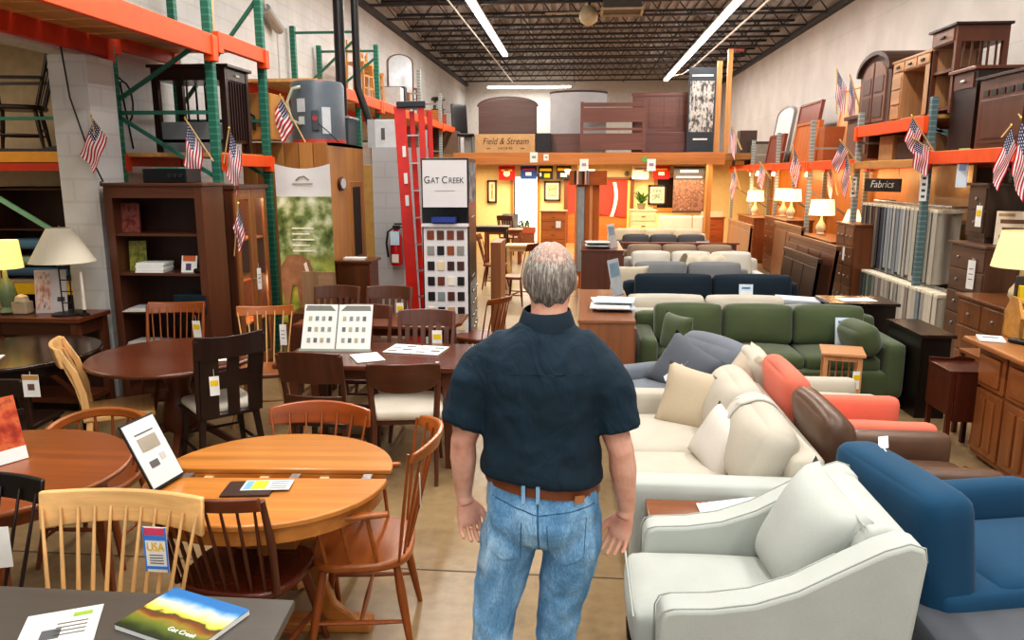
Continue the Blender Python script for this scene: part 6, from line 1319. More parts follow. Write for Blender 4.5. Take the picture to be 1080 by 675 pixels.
seam(line((-.285, MY-.3, 1.01), (MX, MY-.3, .965), 14)+line((MX, MY-.3, .965), (.065, MY-.3, .985), 14)[1:], jeans, 'yoke_seam', dd, .0025)
# belt
blt = leather('#7a4428')
def br(z, a, b_, n=40): return [(MX+.005+a*math.cos(2*PI*i/n), MY+b_*math.sin(2*PI*i/n), z-.1*a*math.cos(2*PI*i/n)) for i in range(n)]
MB().loft([br(1.022, .188, .139), br(1.022, .196, .147), br(1.06, .194, .145), br(1.06, .186, .137)], cap=False).build('belt', blt, man, smooth=40)
o = MB().bb(-.018, .018, -.002, .002, -.012, .012).build('belt_patch', leather('#a8744a'), man); o.location = (.015, MY-.128, 1.018); o.rotation_euler = (0, R(6), R(30))
for x in (-.165, -.118): MB().bb(x-.006, x+.006, MY-.156, MY-.144, 1.008, 1.068).build('belt_loop', dnm, jeans)
# shoes
shoe = leather('#2a1e18')
for x, y in ((-.29, MY+.02), (-.064, MY+.06)):
    MB().soft((x, y+.02, .045), (.1, .29, .085), .04, 8, (0, 0, .01)).build('shoe', shoe, man, smooth=True)
# ---- loft goods
def panel_board(label, x0, x1, y, z0, z1, c, lb_cat='headboard', arch=0, rails=False, name='headboard', n=0, post=.05, sh=0):
    t = thing(name, label, lb_cat, ((x0+x1)/2, y, z0)); a, h = (x1-x0)/2, z1-z0; m = wood(c, .4)
    if rails:
        for s in (-1, 1): MB().bb(s*a-.04, s*a+.04, -.03, .03, 0, h).build('post', m, t)
        for zz, hh in rails: MB().bb(-a, a, -.02, .02, zz, zz+hh).build('rail', m, t, bev=.004)
    else:
        pl = [(-a, 0), (a, 0), (a, h-arch)]+([(a*math.cos(PI*i/14), h-arch+arch*math.sin(PI*i/14)) for i in range(1, 14)] if arch else [])+[(-a, h-arch)]
        MB().prism(pl, -.03, .03, 'y').build('panel', fabric(c) if sh else m, t, bev=.01)
        if arch: MB().ribbon([(p[0], 0, p[1]) for p in pl[2:]], .1, .05, (0, 1, 0)).build('cap', wood('#4a3030', .4), t)
        for k in range(n): w_ = 2*a/n; MB().bb(-a+k*w_+.05, -a+(k+1)*w_-.05, -.04, -.03, h*.42, h*.9).build('inset_panel', m, t, bev=.006)
        if n: MB().bb(-a-.03, a+.03, -.05, .05, h-.08, h).build('cap', m, t); MB().bb(-a, a, -.045, -.03, h*.3, h*.36).build('mid_rail', m, t)
    return t
panel_board('brown arched headboard behind the tan printed carton', -2.72, -1.17, 20.7, 2.6, 4.0, '#553c35', arch=.22)
t = thing('carton', 'tan carton with dark italic lettering on the loft edge', 'box', (-1.96, 20.35, 2.58)); MB().bb(-.8, .77, -.1, .15, 0, .48).build('box', plain('#c09a6c', .7), t, bev=.008)
bk_ = plain('#2e241c'); text('Field & Stream', .24, bk_, t, (0, -.105, .29), shear=.25, sx=.85); text('HOME', .1, bk_, t, (0, -.105, .11), sx=1.4)
for x in (-.45, .45): MB().bb(x-.05, x+.05, -.104, -.1, .1, .12).build('printed_rule', bk_, t)
one(MB().bb(-.2, .2, -.1, .1, 0, .5), 'dark_carton', plain('#25262c', .6), 'dark carton right of the tan printed carton on the loft', 'box', (-.98, 20.4, 2.58))
panel_board('pale grey upholstered headboard with shaped top on the loft', -.82, .66, 20.75, 2.57, 4.15, '#b5b5b8', sh=1, arch=.06)
panel_board('low brown board under the pale grey headboard', -.82, .0, 20.6, 2.58, 3.08, '#6d4c44', name='bed_board')
panel_board('reddish brown open-rail bed end on the loft', .02, 1.62, 20.35, 2.6, 3.86, '#744a3e', rails=[(1.14, .1), (.75, .36), (.55, .06), (.05, .42)], name='bed_end')
panel_board('tall reddish brown panelled headboard on the loft', 1.34, 2.86, 20.8, 2.6, 4.12, '#6e4338', n=4)
panel_board('brown footboard before the panelled headboard on the loft', 1.64, 2.78, 20.5, 2.6, 3.1, '#66403a', name='footboard')
t = thing('poster_board', 'tall dark poster board with furniture photographs on the loft edge', 'poster', (3.03, 20.25, 2.59)); MB().bb(-.34, .34, -.02, .02, 0, 2.08).build('board', plain('#2d333b', .5), t)
MB().bb(-.3, .3, -.025, -.02, .5, 1.75).build('printed_picture', cells('poster_photo', ['#23282f', '#5a5450', '#c9c5c0', '#8a7a70'], 7), t); MB().bb(-.26, .26, -.027, -.02, 1.86, 1.9).build('text_line', paper, t); MB().bb(-.18, .18, -.027, -.02, .3, .34).build('text_line', paper, t)
tw2 = wood('#c08a52', .5, 'z')
one(MB().bb(-.06, .06, -.05, .05, 0, 2.25), 'timber_post', tw2, 'shorter raw timber post at the right end of the loft', 'post', (3.45, 20.3, 2.57))
t = thing('timber_post', 'taller raw timber post with a red bracket at the right end of the loft', 'post', (3.68, 20.2, 2.57)); MB().bb(-.06, .06, -.05, .05, 0, 2.52).build('post', tw2, t); MB().bb(-.06, .32, -.03, .03, 2.47, 2.52).build('bracket', plain('#a84a44'), t)
t = thing('office_chair', 'black chair behind the arched headboard on the loft', 'chair', (-3.2, 21.0, 2.57), R(30)); MB().soft((0, 0, .5), (.5, .5, .08), .03, 6).build('seat', blackm, t, smooth=True); MB().soft((0, .25, .95), (.46, .06, .8), .03, 6, rot=(R(-8), 0, 0)).build('backrest', blackm, t, smooth=True)
for x in (-.2, .2):
    for y in (-.2, .2): MB().cyl((x, y, .48), (x, y, 0), .02).build('leg', steel, t)
for k, (x, h_, c) in enumerate(((-3.9, .9, '#5a4a40'), (-2.95, .5, '#9a9a96'), (-3.5, .6, '#6d5a4a'), (4.4, .6, '#54423a'))):
    one(MB().bb(-.22, .22, -.2, .2, 0, h_), 'stored_box', plain(c, .6), ['brown stored box at the left end of the loft', 'pale stored box beside the black loft chair', 'tan-brown stored box behind the black loft chair', 'dark stored box at the right end of the loft'][k], 'box', (x, 20.9+.3*(k % 2), 2.565), bev=.01)
# notices on the loft beam
for k, (px, w_, h_) in enumerate(((563, .2, .26), (576, .13, .16), (616, .22, .3), (687, .22, .3))):
    q = Q(px, 166 if k < 2 else 174, 19.98)
    t = thing('notice', ['white notice on the loft beam above the bright doorway', 'small white notice right of the one above the doorway', 'white notice on the loft beam above the tall mirror', 'white notice on the right half of the loft beam'][k], 'notice', (q.x, 19.985, q.z)); MB().bb(-w_/2, w_/2, -.006, .006, -h_/2, h_/2).build('sheet', paper, t); MB().bb(-w_*.25, w_*.25, -.009, -.006, -h_*.1, h_*.15).build('printed_mark', plain('#9a8ab8' if k > 1 else '#7aa08a'), t)
one(MB().cyl((0, -.004, 0), (0, .006, 0), .07, n=18), 'round_sticker', plain('#5fae5a'), 'round green sticker beside the right notice on the loft beam', 'sticker', (Q(680, 168, 19.98).x, 19.985, 2.4))
# service flags and pictures under the loft
def hanging_flag(label, px0, px1, py0, py1, c, marks, y=22.6):
    a, b_ = Q(px0, py0, y), Q(px1, py1, y); w_, h_ = b_.x-a.x, a.z-b_.z
    t = thing('hanging_flag', label, 'flag', ((a.x+b_.x)/2, y, b_.z)); MB().sheet(lambda u, v: (-w_/2+w_*u, .015*math.sin(u*8), h_*v), 10, 4).build('cloth', plain(c, .8), t, smooth=True)
    for x, z, ww, hh, cc in marks:
        MB().bb(x*w_-ww*w_/2, x*w_+ww*w_/2, -.03, -.02, z*h_-hh*h_/2, z*h_+hh*h_/2).build('emblem', plain(cc, .8), t)
    return t
hanging_flag('red flag with a pale round emblem under the loft, far left', 526, 543, 175, 190, '#c2181c', []); e = [o for o in COL.objects if o.get('label', '').startswith('red flag with a pale')][0]
MB().lathe([(.001, 0), (.1, 0), (.1, .01), (.001, .01)], n=20).build('emblem', plain('#e8d9b8'), e).rotation_euler = (R(90), 0, 0); e.children[-1].location = (0, -.02, .2)
MB().bb(-.16, .16, -.03, -.02, .26, .31).build('lettering_band', plain('#e0a83a'), e)
hanging_flag('blue flag with red lettering and a small picture under the loft', 549, 566, 175, 189, '#1d3f8a', [(0, .75, .75, .14, '#a8354a'), (0, .4, .35, .25, '#d8d4dc')])
hanging_flag('black flag with yellow lettering and a gold shape under the loft', 568, 583, 175, 189, '#1b1a20', [(0, .72, .8, .2, '#e3c11e'), (.1, .28, .4, .3, '#d9a520'), (-.35, .35, .12, .25, '#d8d4cc')])
hanging_flag('dark flag with yellow lettering and a white shape under the loft', 587, 602, 175, 189, '#23253a', [(0, .75, .85, .22, '#e3c11e'), (0, .32, .45, .28, '#e0dcd4')])
hanging_flag('white flag with a brown eagle-like smudge under the loft', 667, 684, 175, 189, '#e8e0d8', [(-.1, .78, .5, .12, '#8a7a8a'), (.3, .72, .25, .3, '#9a8468'), (0, .3, .5, .08, '#c9b8d0')])
hanging_flag('red flag with yellow lettering on the right under the loft', 689, 706, 175, 189, '#cc1f22', [(0, .75, .7, .14, '#e6a83a'), (0, .42, .35, .25, '#f0e6d8')])
def picture(label, px0, px1, py0, py1, cols, fc='#3a2418', y=22.93):
    a, b_ = Q(px0, py0, y), Q(px1, py1, y); w_, h_ = b_.x-a.x, a.z-b_.z
    t = thing('framed_picture', label, 'picture', ((a.x+b_.x)/2, y, b_.z)); f = MB()
    for x in (-w_/2+.025, w_/2-.025): f.bb(x-.025, x+.025, -.03, .03, 0, h_)
    for z in (.025, h_-.025): f.bb(-w_/2, w_/2, -.03, .03, z-.025, z+.025)
    f.build('frame', wood(fc, .4), t); MB().bb(-w_/2+.03, w_/2-.03, -.01, .01, .03, h_-.03).build('mat_board', plain('#e0d8c4'), t); MB().bb(-w_/2+.11, w_/2-.11, -.016, -.01, .12, h_-.12).build('print', cells('print_%d' % px0, cols, 4), t)
picture('framed map-like picture left of the red curtain', 574, 591, 191, 212, ['#a89a6a', '#d9cfae', '#7d7a5a', '#c9bf9a'])
picture('framed picture with green figures right of the red curtain', 684, 702, 195, 216, ['#e0dcc8', '#2f6a5a', '#d9d4c0', '#8aa08a'])
picture('picture partly hidden behind the swatch kiosk under the loft', 514, 524, 190, 214, ['#c9a060', '#8a5a2a', '#e0c890', '#6a3a1a'])
t = thing('wall_poster', 'dark poster with a sofa photograph hanging before the window', 'poster', (3.08, 22.3, .95)); MB().bb(-.43, .43, -.01, .01, 0, 1.3).build('sheet', plain('#39343a', .6), t); MB().bb(-.43, .43, -.014, -.01, .05, .92).build('printed_picture', cells('sofa_photo', ['#33241f', '#8a6254', '#5a3a30', '#a98c7c'], 6), t)
MB().bb(-.25, .25, -.014, -.01, 1.13, 1.2).build('lettering_band', plain('#d8cfc4'), t); MB().bb(-.36, .36, -.014, -.01, .98, 1.02).build('text_line', plain('#d8cfc4'), t)
# red curtained doorway
t = thing('curtained_door', 'wide brown door frame hung with a red cloth under the loft', 'door', (.57, 22.85, 0))
for x in (-.98, .95): MB().bb(x-.06, x+.06, -.05, .05, 0, 1.93).build('jamb', wood('#6d3a20', .4, 'z'), t)
MB().bb(-1.04, 1.01, -.05, .05, 1.87, 1.95).build('lintel', wood('#6d3a20', .4), t); MB().bb(-.92, .89, -.02, .02, 0, .95).build('lower_panel', wood('#a8602a', .4), t); MB().bb(.82, .9, -.06, .0, 0, 1.85).build('inner_stile', wood('#d9a860', .4, 'z'), t)
MB().sheet(lambda u, v: (-.92+1.74*u, -.05+.03*math.sin(u*19+v*2), .85+1.0*v+.05*math.sin(u*5)*(1-v)), 30, 6).build('cloth', plain('#c4362e', .8), t, smooth=True)
MB().sheet(lambda u, v: (.32+.1*u+.12*math.sin(v*2.6), -.09, .8+1.0*v), 4, 10).build('white_stripe', plain('#e0d4cc', .8), t, smooth=True)
t = thing('wall_clock', 'small round clock on the yellow wall under the loft', 'clock', (1.37, 22.97, 2.05)); o = MB().lathe([(.001, 0), (.08, 0), (.08, .03), (.06, .035), (.001, .035)], n=18).build('case', plain('#8a7a50', .3, .4), t); o.rotation_euler = (R(90), 0, 0)
o = MB().lathe([(.001, .036), (.055, .036), (.055, .04), (.001, .04)], n=18).build('dial', plain('#4a4238'), t); o.rotation_euler = (R(90), 0, 0)
# furniture under the loft
def front_chest(label, x0, x1, y, h, c, rows=4, d=.5, kc=steel):
    t = thing('chest_of_drawers', label, 'chest', ((x0+x1)/2, y, 0)); a = (x1-x0)/2; m = wood(c, .4)
    MB().bb(-a, a, 0, d, .05, h-.03).build('case', m, t); MB().bb(-a-.03, a+.03, -.03, d, h-.03, h).build('top', m, t); MB().bb(-a+.03, a-.03, .02, d, 0, .05).build('plinth', m, t)
    for r_ in range(rows):
        z = .08+(h-.13)*r_/rows; d_ = MB().bb(-a+.03, a-.03, -.015, .0, z+.01, z+(h-.13)/rows-.01).build('drawer', m, t, bev=.005)
        MB().soft((0, -.025, z+(h-.13)/rows/2), (.1, .02, .03), .009, 3).build('pull', plain('#8a6a3a', .4, .5), d_)
    return t
front_chest('orange chest of drawers with a white tag left of the tall mirror', -.92, -.32, 18.2, 1.18, '#b5672a', 5); one(MB().bb(-.06, .06, -.006, 0, 0, .16), 'tag_card', paper, 'white tag on the orange chest of drawers', 'tag', (-.5, 18.16, .78))
front_chest('cream chest of drawers right of the red curtain', 1.34, 1.99, 20.2, 1.12, '#d8c396', 4); front_chest('orange-brown chest below the window at the right under the loft', 3.12, 3.7, 20.0, .95, '#a4521f', 3)
one(MB().bb(-.27, .27, -.02, .02, 0, .14), 'name_board', plain('#e0cfa8'), 'pale board standing on the orange-brown chest under the loft', 'board', (3.4, 20.1, .952))
t = thing('headboard', 'white headboard in two sections behind the cream sofa under the loft', 'headboard', (2.55, 19.6, 0)); MB().bb(-.55, .28, -.05, .05, 0, 1.0).build('panel', fabric('#d9cdb8'), t, bev=.03); MB().bb(.3, .56, -.05, .05, 0, 1.0).build('panel', fabric('#d9cdb8'), t, bev=.03)
one(MB().bb(-.07, .07, -.07, .07, 0, 2.28), 'timber_column', wood('#b8793c', .5, 'z'), 'square timber column under the right part of the loft', 'column', (3.15, 19.3, 0), bev=.006)
t = thing('potted_plant', 'leafy green plant on the cream chest of drawers', 'plant', (1.62, 20.45, 1.122)); MB().lathe([(.09, 0), (.12, .16), (.11, .16)]).build('pot', plain('#8a7a5a'), t)
gl = plain('#4f7a2c', .6)
for k in range(22):
    a, e_ = k*2.4, .15+.5*((k*37) % 10)/10; MB().ribbon([(0, 0, .14), (.12*math.cos(a), .12*math.sin(a), .2+e_*.3), (.25*math.cos(a), .2*math.sin(a), .22+e_*.45)], [.05, .09, .01], .008).build('leaf', gl, t)
t = thing('potted_plant', 'small plant in a terracotta trough by the bright doorway', 'plant', (-1.55, 21.3, 0)); MB().bb(-.3, .3, -.15, .15, 0, .42).build('stand', plain('#7a4a30'), t); MB().bb(-.33, .33, -.17, .17, .42, .58).build('trough', plain('#a8583a'), t)
for k in range(16): a = k*2.4; MB().ribbon([(.02*k-.16, 0, .57), (.02*k-.16+.08*math.cos(a), .08*math.sin(a), .72), (.02*k-.16+.16*math.cos(a), .14*math.sin(a), .78)], [.03, .05, .01], .008).build('leaf', plain('#4a7034', .6), t)
t = thing('cheval_mirror', 'tall hexagonal-top standing mirror cabinet in the middle of the aisle', 'mirror', (.14, 13.85, 0), R(-30)); hm = wood('#b0622e', .35, 'z')
MB().prism([(-.16, -.12), (.16, -.12), (.24, 0), (.16, .14), (-.16, .14), (-.24, 0)], .1, 1.85).build('cabinet', hm, t, bev=.004); MB().prism([(-.27, -.2), (.27, -.2), (.38, 0), (.27, .2), (-.27, .2), (-.38, 0)], 1.85, 2.1).build('head', wood('#a8592c', .35), t, bev=.006)
for s in (-1, 1): MB().bb(s*.15-.02, s*.15+.02, -.16, -.12, .25, 1.84).build('stile', wood('#c98a5a', .4, 'z'), t)
MB().bb(-.13, .01, -.14, -.12, .3, 1.82).build('mirror_glass', plain('#a9aeb0', .15, .3), t); MB().bb(-.26, .26, -.2, .2, 0, .1).build('plinth', hm, t)
for k in range(6): MB().bb(-.16+.055*k, -.135+.055*k, -.215, -.2, 1.86, 2.1).build('spine', plain(['#2b2522', '#d8cfc0', '#7d6a5a', '#1f1c1c', '#c9bfb2', '#8a8078'][k], .5), t)
for k, (x, y, h_, c, lb) in enumerate(((-1.75, 17.5, .8, '#8a4a26', 'reddish console table left of the aisle'), (-.95, 14.5, .72, '#c9a06a', 'pale pedestal table left of the aisle'), (-1.9, 15.8, .98, '#33241e', 'dark bar table behind the swatch kiosk'))):
    t = thing('table', lb, 'table', (x, y, 0)); m = wood(c, .4); MB().bb(-.45, .45, -.25, .25, h_-.04, h_).build('tabletop', m, t, bev=.006); MB().bb(-.4, .4, -.2, .2, h_-.12, h_-.04).build('apron', m, t)
    for xx in (-.38, .38):
        for yy in (-.2, .2): MB().bar((xx, yy, h_-.04), (xx, yy, 0), .06, .06, (0, 1, 0)).build('leg', m, t)
slat_chair('brown slat chair by the doorway with a draped grey cloth', (-1.75, 19.5, 0), R(150), walnutz, z1=1.0); one(MB().sheet(lambda u, v: (-.2+.4*u, .05*math.sin(u*7+v*5), -.5*v+.06*math.sin(u*9)*v), 10, 10), 'draped_cloth', fabric('#8a8a88', 80), 'grey cloth draped on the chair by the doorway', 'cloth', (-1.75, 19.3, 1.05), smooth=True)
spindle_chair('dark spindle chair beside the aisle left of the doorway', (-1.0, 12.0, 0), R(250), redz, n=6, w0=.36, w1=.44, z1=.98)
spindle_chair('reddish spindle chair further back on the left of the aisle', (-1.5, 13.6, 0), R(90), cherry2, n=6, w0=.36, w1=.44, z1=.98, lm=redz)
t = thing('chandelier', 'small chandelier with pale shades hanging beneath the loft', 'chandelier', (-.05, 19.0, 1.98)); MB().cyl((0, 0, 0), (0, 0, .3), .01).build('stem', plain('#8a6a3a', .3, .6), t)
for k in range(5):
    a = 2*PI*k/5; c, s = .32*math.cos(a), .32*math.sin(a); MB().tube([(0, 0, .02), (c*.6, s*.6, -.04), (c, s, .06)], .01, 6).build('arm', plain('#8a6a3a', .3, .6), t); MB().lathe([(.03, .06), (.08, .16), (.001, .17)], (c, s, 0), 12).build('lamp_shade', shade_mat('#fff0d0', 3), t, smooth=40)
# ---- loads on the right rack
t = thing('armoire', 'brown arched armoire on the upper right rack', 'armoire', (4.62, 12.1, 2.755), R(-90)); am = wood('#5a4036', .45, 'z'); a, h = .6, 1.0
pl = [(-a, 0), (a, 0), (a, h-.28)]+[(a*math.cos(PI*i/14), h-.28+.28*math.sin(PI*i/14)) for i in range(1, 14)]+[(-a, h-.28)]
MB().prism(pl, -.3, .25, 'y').build('case', am, t); MB().ribbon([(p[0]*1.04, -.03, p[1]+.02) for p in pl[2:]], .66, .06, (0, 0, 1)).build('cornice', wood('#3f2a22', .4), t)
for s in (-1, 1):
    q = [(s*.03, .04), (s*.46, .04), (s*.46, .66)]+[(s*.46*math.cos(PI/2*i/6), .66+.24*math.sin(PI/2*i/6)) for i in range(1, 6)]+[(s*.03, .9)]
    d_ = MB().prism(q, -.325, -.3, 'y').build('door', wood('#765446', .45, 'z'), t, bev=.004)
    for z0, z1 in ((.1, .4), (.46, .68)): MB().bb(min(s*.08, s*.4), max(s*.08, s*.4), -.335, -.325, z0, z1).build('raised_panel', am, d_)
t = thing('vanity_desk', 'pale fronted desk with three drawers on the upper right rack', 'desk', (4.6, 10.85, 2.755), R(-90)); pm = wood('#b3855c', .4); pmz = wood('#a67c56', .4, 'z'); dkm = wood('#5a4032', .4)
MB().bb(-.62, .62, -.3, .25, .78, .81).build('top', pm, t); MB().bb(-.6, .6, -.28, .24, .64, .78).build('frieze', pmz, t)
for k in range(3): d_ = MB().bb(-.56+.38*k, -.22+.38*k, -.295, -.28, .66, .77).build('drawer', pm, t, bev=.003); MB().soft((-.39+.38*k, -.305, .715), (.1, .02, .035), .009, 3).build('pull', blackm, d_)
for x0, x1 in ((-.6, -.25), (.42, .6)): MB().bb(x0, x1, -.28, .24, 0, .64).build('pedestal', pmz, t)
for k in range(3): MB().bb(-.57, -.28, -.295, -.28, .03+.2*k, .2+.2*k).build('drawer', pm, t, bev=.003)
MB().bb(-.62, .62, -.28, .24, 0, .03).build('base', pm, t); MB().bb(-.25, .42, .2, .24, .03, .64).build('back_panel', plain('#6d7a80'), t)
t = thing('console_cabinet', 'tall dark spindle-sided cabinet with a drawer on the upper right rack', 'cabinet', (4.62, 9.98, 2.755), R(-90))
MB().bb(-.36, .36, -.34, .3, .98, 1.01).build('top', esp, t, bev=.004); MB().bb(-.32, .32, -.3, .28, .8, .98).build('frieze', walnutz, t); MB().bb(-.26, .26, -.315, -.3, .82, .96).build('drawer', wood('#6d4a38', .4), t); MB().soft((0, -.325, .89), (.12, .02, .03), .009, 3).build('pull', blackm, t)
for x in (-.29, .29):
    for y in (-.27, .25): MB().bb(x-.03, x+.03, y-.03, y+.03, 0, .8).build('leg', walnutz, t)
for z in (.06, .5): MB().bb(-.3, .3, -.28, .26, z-.015, z+.015).build('shelf', walnut, t)
for s in (-1, 1):
    for k in range(5): MB().bb(s*.29-.01, s*.29+.01, -.2+.09*k-.01, -.2+.09*k+.01, .08, .8).build('spindle', walnutz, t)
t = thing('tall_cabinet', 'dark reddish cabinet with slatted top rail at the right frame edge', 'cabinet', (4.6, 8.35, 2.315), R(-90)); MB().bb(-.6, .5, -.3, .28, 0, .72).build('case', walnutz, t)
MB().bb(-.5, .42, -.325, -.3, .05, .5).build('door', wood('#4f2c1c', .35, 'z'), t, bev=.004); MB().bb(-.42, .34, -.335, -.325, .1, .44).build('raised_panel', wood('#57321f', .35, 'z'), t)
for k in range(6): MB().bb(-.5+.16*k, -.4+.16*k, -.31, -.3, .54, .6).build('slot', blackm, t)
MB().bb(-.64, .54, -.34, .3, .72, .75).build('cornice', esp, t)
t = thing('nightstand', 'small dark cabinet with one drawer beside the slatted cabinet', 'cabinet', (4.62, 9.4, 2.315), R(-90)); MB().bb(-.28, .28, -.28, .28, 0, .86).build('case', espz, t); MB().bb(-.32, .32, -.33, .3, .86, .9).build('top', walnut, t, bev=.006); MB().bb(-.22, .22, -.295, -.28, .68, .84).build('drawer', walnutz, t); MB().soft((0, -.305, .76), (.1, .02, .03), .009, 3).build('pull', steel, t)
def lean_board(label, y, w_, h_, c, x=4.75, arch=0, rz=-90, name='bed_headboard', tilt=8, cap=True, fr=None):
    t = thing(name, label, 'headboard', (x, y, 2.275), 0, rot=(R(-tilt), 0, R(rz))); a = w_/2; m = wood(c, .4, 'z') if not arch or fr is None else plain(c, .4)
    pl = [(-a, 0), (a, 0), (a, h_-arch)]+([(a*math.cos(PI*i/12), h_-arch+arch*math.sin(PI*i/12)) for i in range(1, 12)] if arch else [])+[(-a, h_-arch)]
    MB().prism(pl, -.02, .02, 'y').build('panel', m, t)
    fm_ = wood(fr or c, .4, 'z')
    for s in (-1, 1): MB().bb(s*a-.03, s*a+.03, -.04, .03, 0, h_-arch).build('post', fm_, t)
    if cap: MB().ribbon([(p[0], 0, p[1]) for p in pl[2:]], .05, .08, (0, 1, 0)).build('cap', fm_, t)
    return t
lean_board('white panelled headboard with an arched grey frame on the far right rack', 19.3, 1.5, 1.35, '#d9d4ce', arch=.2, fr='#8f8680', name='arched_headboard')
lean_board('reddish brown plain board beside the arched white headboard', 17.3, 1.5, 1.25, '#7d4030')
lean_board('low reddish board in front of the plain reddish board', 18.2, 1.3, .62, '#7a3a26', x=4.4)
lean_board('orange wooden board with rounded items above it on the far right rack', 15.9, 1.5, .75, '#b5642c', x=4.4)
lean_board('tall pale orange board on the right rack near the two top flags', 14.3, 1.8, 1.3, '#d39a68')
lean_board('dark red-brown board at the edge of the pale orange board', 13.2, .35, 1.3, '#7d3c26', x=4.7)
t = thing('media_cabinet', 'brown framed cabinet below the arched armoire on the right rack', 'cabinet', (4.7, 12.75, 2.275), R(-90)); MB().bb(-.5, .5, -.35, .25, 0, .62).build('case', walnutz, t); MB().bb(-.55, .55, -.4, .28, .62, .68).build('top', wood('#5a4036', .4), t, bev=.006); MB().bb(-.42, .42, -.365, -.35, .08, .56).build('panel', wood('#7a584a', .45, 'z'), t)
for k, (y, z, w_, h_, d_, c, lb) in enumerate(((15.0, 2.275, .5, .62, .4, '#9a5630', 'brown box on the far right rack shelf'), (16.6, 2.275, .4, .4, .4, '#6a3020', 'dark red box on the far right rack shelf'), (20.3, 2.275, .7, .5, .5, '#7d766e', 'grey-brown box near the far end of the right rack'), (21.1, 2.275, .5, .6, .5, '#4a3a30', 'tall dark box at the far end of the right rack'), (11.0, 2.235, .6, .3, .5, '#4a2c1e', 'dark box on the shelf under the vanity desk'), (11.7, 2.235, .5, .35, .5, '#b98a5a', 'tan box on the shelf under the armoire'), (10.3, 2.235, .4, .36, .5, '#8a6a4a', 'brown box on the shelf under the dark cabinet'))):
    one(MB().bb(-d_/2, d_/2, -w_/2, w_/2, 0, h_), 'stored_box', plain(c, .6), lb, 'box', (4.65, y, z), bev=.008)
t = thing('stock_board', 'tan board standing behind the near orange beam', 'board', (4.9, 10.6, 0)); MB().bb(-.02, .02, -.5, .5, 0, 2.15).build('board', plain('#a98a66', .7), t)
t = thing('stock_board', 'greyish ribbed panel standing behind the hanging fabrics', 'board', (5.1, 11.6, 0)); MB().bb(-.02, .02, -.9, .9, 0, 2.15).build('board', wood('#a97a45', .6, 'z'), t)
t = thing('price_card', 'long pale card with a green top hanging on the near orange beam', 'tag', (4.16, 8.85, 2.32), R(-80)); MB().bb(-.09, .09, -.003, .003, -.42, 0).build('card', plain('#ccd6e0'), t); MB().bb(-.09, .09, -.005, -.003, -.06, 0).build('green_band', plain('#a3c47a'), t); MB().bb(-.05, .06, -.006, -.003, -.24, -.15).build('printed_mark', plain('#8a9ac4'), t)
# track bulbs under the shelf and backing board behind the lamps
wb = wood('#c07a30', .5, 'z', .15, 10)
t = thing('backing_board', 'orange wooden backing behind the lit lamps along the right wall', 'panel', (5.3, 17.2, 0)); MB().bb(-.02, .02, -4.8, 4.8, 0, 2.2).build('board', wb, t)
for k, y in enumerate((20.6, 19.9, 18.3, 15.6, 13.4)):
    t = thing('clip_lamp', 'small bright clip lamp under the far orange beam', 'lamp', (4.45, y, 2.05), 0, 'clip lamps under the far right beam'); MB().lathe([(.02, .06), (.05, .0), (.055, -.05), (.001, -.06)], n=12).build('bulb', glow('#ffe2a8', 14), t, smooth=True); MB().cyl((0, 0, .05), (0, 0, .13), .015).build('stem', steel, t)
# ---- camera and light
cam = bpy.data.cameras.new('camera'); co = bpy.data.objects.new('camera', cam); COL.objects.link(co)
cam.sensor_width = 36; cam.lens = FOC/1080*36; cam.clip_end = 200
M3 = Matrix((RT, UP, -FW)).transposed(); co.matrix_world = Matrix.Translation((0, 0, CAMZ)) @ M3.to_4x4()
bpy.context.scene.camera = co
def area(name, loc, sx, sy, e, col=(1, 1, 1), rot=(0, 0, 0)):
    l = bpy.data.lights.new(name, 'AREA'); l.shape = 'RECTANGLE'; l.size = sx; l.size_y = sy; l.energy = e; l.color = col
    o = bpy.data.objects.new(name, l); COL.objects.link(o); o.location = loc; o.rotation_euler = rot; return o
def point(name, loc, e, col=(1, .6, .25), r=.06):
    l = bpy.data.lights.new(name, 'POINT'); l.energy = e; l.color = col; l.shadow_soft_size = r
    o = bpy.data.objects.new(name, l); COL.objects.link(o); o.location = loc; return o
cw = (1, .965, .92)
area('strip_left', (-2.22, 11, 5.3), .25, 24, 680, cw)
area('strip_right', (3.06, 13, 5.3), .25, 32, 880, cw)
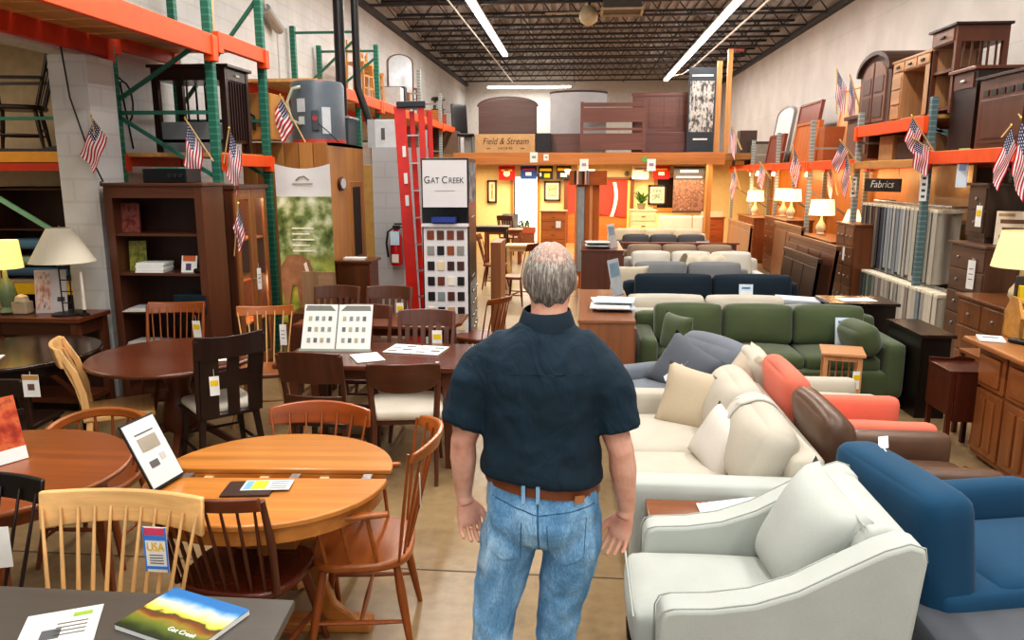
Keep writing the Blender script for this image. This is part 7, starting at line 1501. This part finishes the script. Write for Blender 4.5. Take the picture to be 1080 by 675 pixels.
area('fill_mid', (.3, 1.0, 5.2), .25, 9, 200, cw)  # added overhead fill near the camera; no strip fixture hangs here
area('strip_back', (-2, 29.8, 5.2), 3, .2, 110, cw)
area('front_fill', (0, -3.8, 2.6), 8, 3.0, 110, (.93, .97, 1), (R(90), 0, 0))  # added soft fill from behind the camera; no shop window is built there
area('loft_warm_left', (-1.2, 21.6, 2.2), 3.5, 1.2, 170, (1, .78, .46))
area('loft_warm_right', (2.0, 21.6, 2.2), 3.5, 1.2, 170, (1, .78, .46))
area('loft_warm_front', (.6, 19.0, 2.25), 5, .6, 110, (1, .78, .48))
for y, z in ((13.9, 1.6), (16.5, 1.75), (15.85, 1.75), (19.1, 1.6), (12.5, 1.4)): point('lamp_bulb', (4.25, y, z), 7, (1, .62, .28), .1)
for y in (20.6, 19.0, 17.6, 15.6, 14.0, 12.8): point('shelf_bulb', (4.7, y, 2.0), 9, (1, .62, .28), .06)
for y in (11.4, 10.3): point('shelf_bulb', (4.75, y, 2.0), 2.5, (1, .7, .4), .06)
point('side_lamp', (4.42, 6.9, 1.5), 6, (1, .7, .4), .1); point('left_lamp', (-4.98, 6.15, 1.36), 3, (1, .75, .4), .1)
point('cabinet_fill', (-3.4, 7.42, 1.8), 5, (1, .75, .45), .05); point('cabinet_fill', (-3.4, 7.42, .9), 4, (1, .75, .45), .05)  # added points to brighten the inside of the glass cabinet, without fittings
area('side_room', (-7, 5.5, 3.5), 2, 4, 60, (1, .9, .75))
w = bpy.data.worlds.new('world'); bpy.context.scene.world = w; w.use_nodes = True
w.node_tree.nodes['Background'].inputs['Color'].default_value = (.85, .92, 1, 1); w.node_tree.nodes['Background'].inputs['Strength'].default_value = .25
sc = bpy.context.scene
sc.view_settings.view_transform = 'Standard'
sc.view_settings.look = 'Medium High Contrast'
sc.view_settings.exposure = 0.0
sc.cycles.max_bounces = 6; sc.cycles.diffuse_bounces = 4; sc.cycles.glossy_bounces = 3; sc.cycles.transmission_bounces = 4
sc.cycles.use_denoising = True
sc.cycles.sample_clamp_indirect = 6
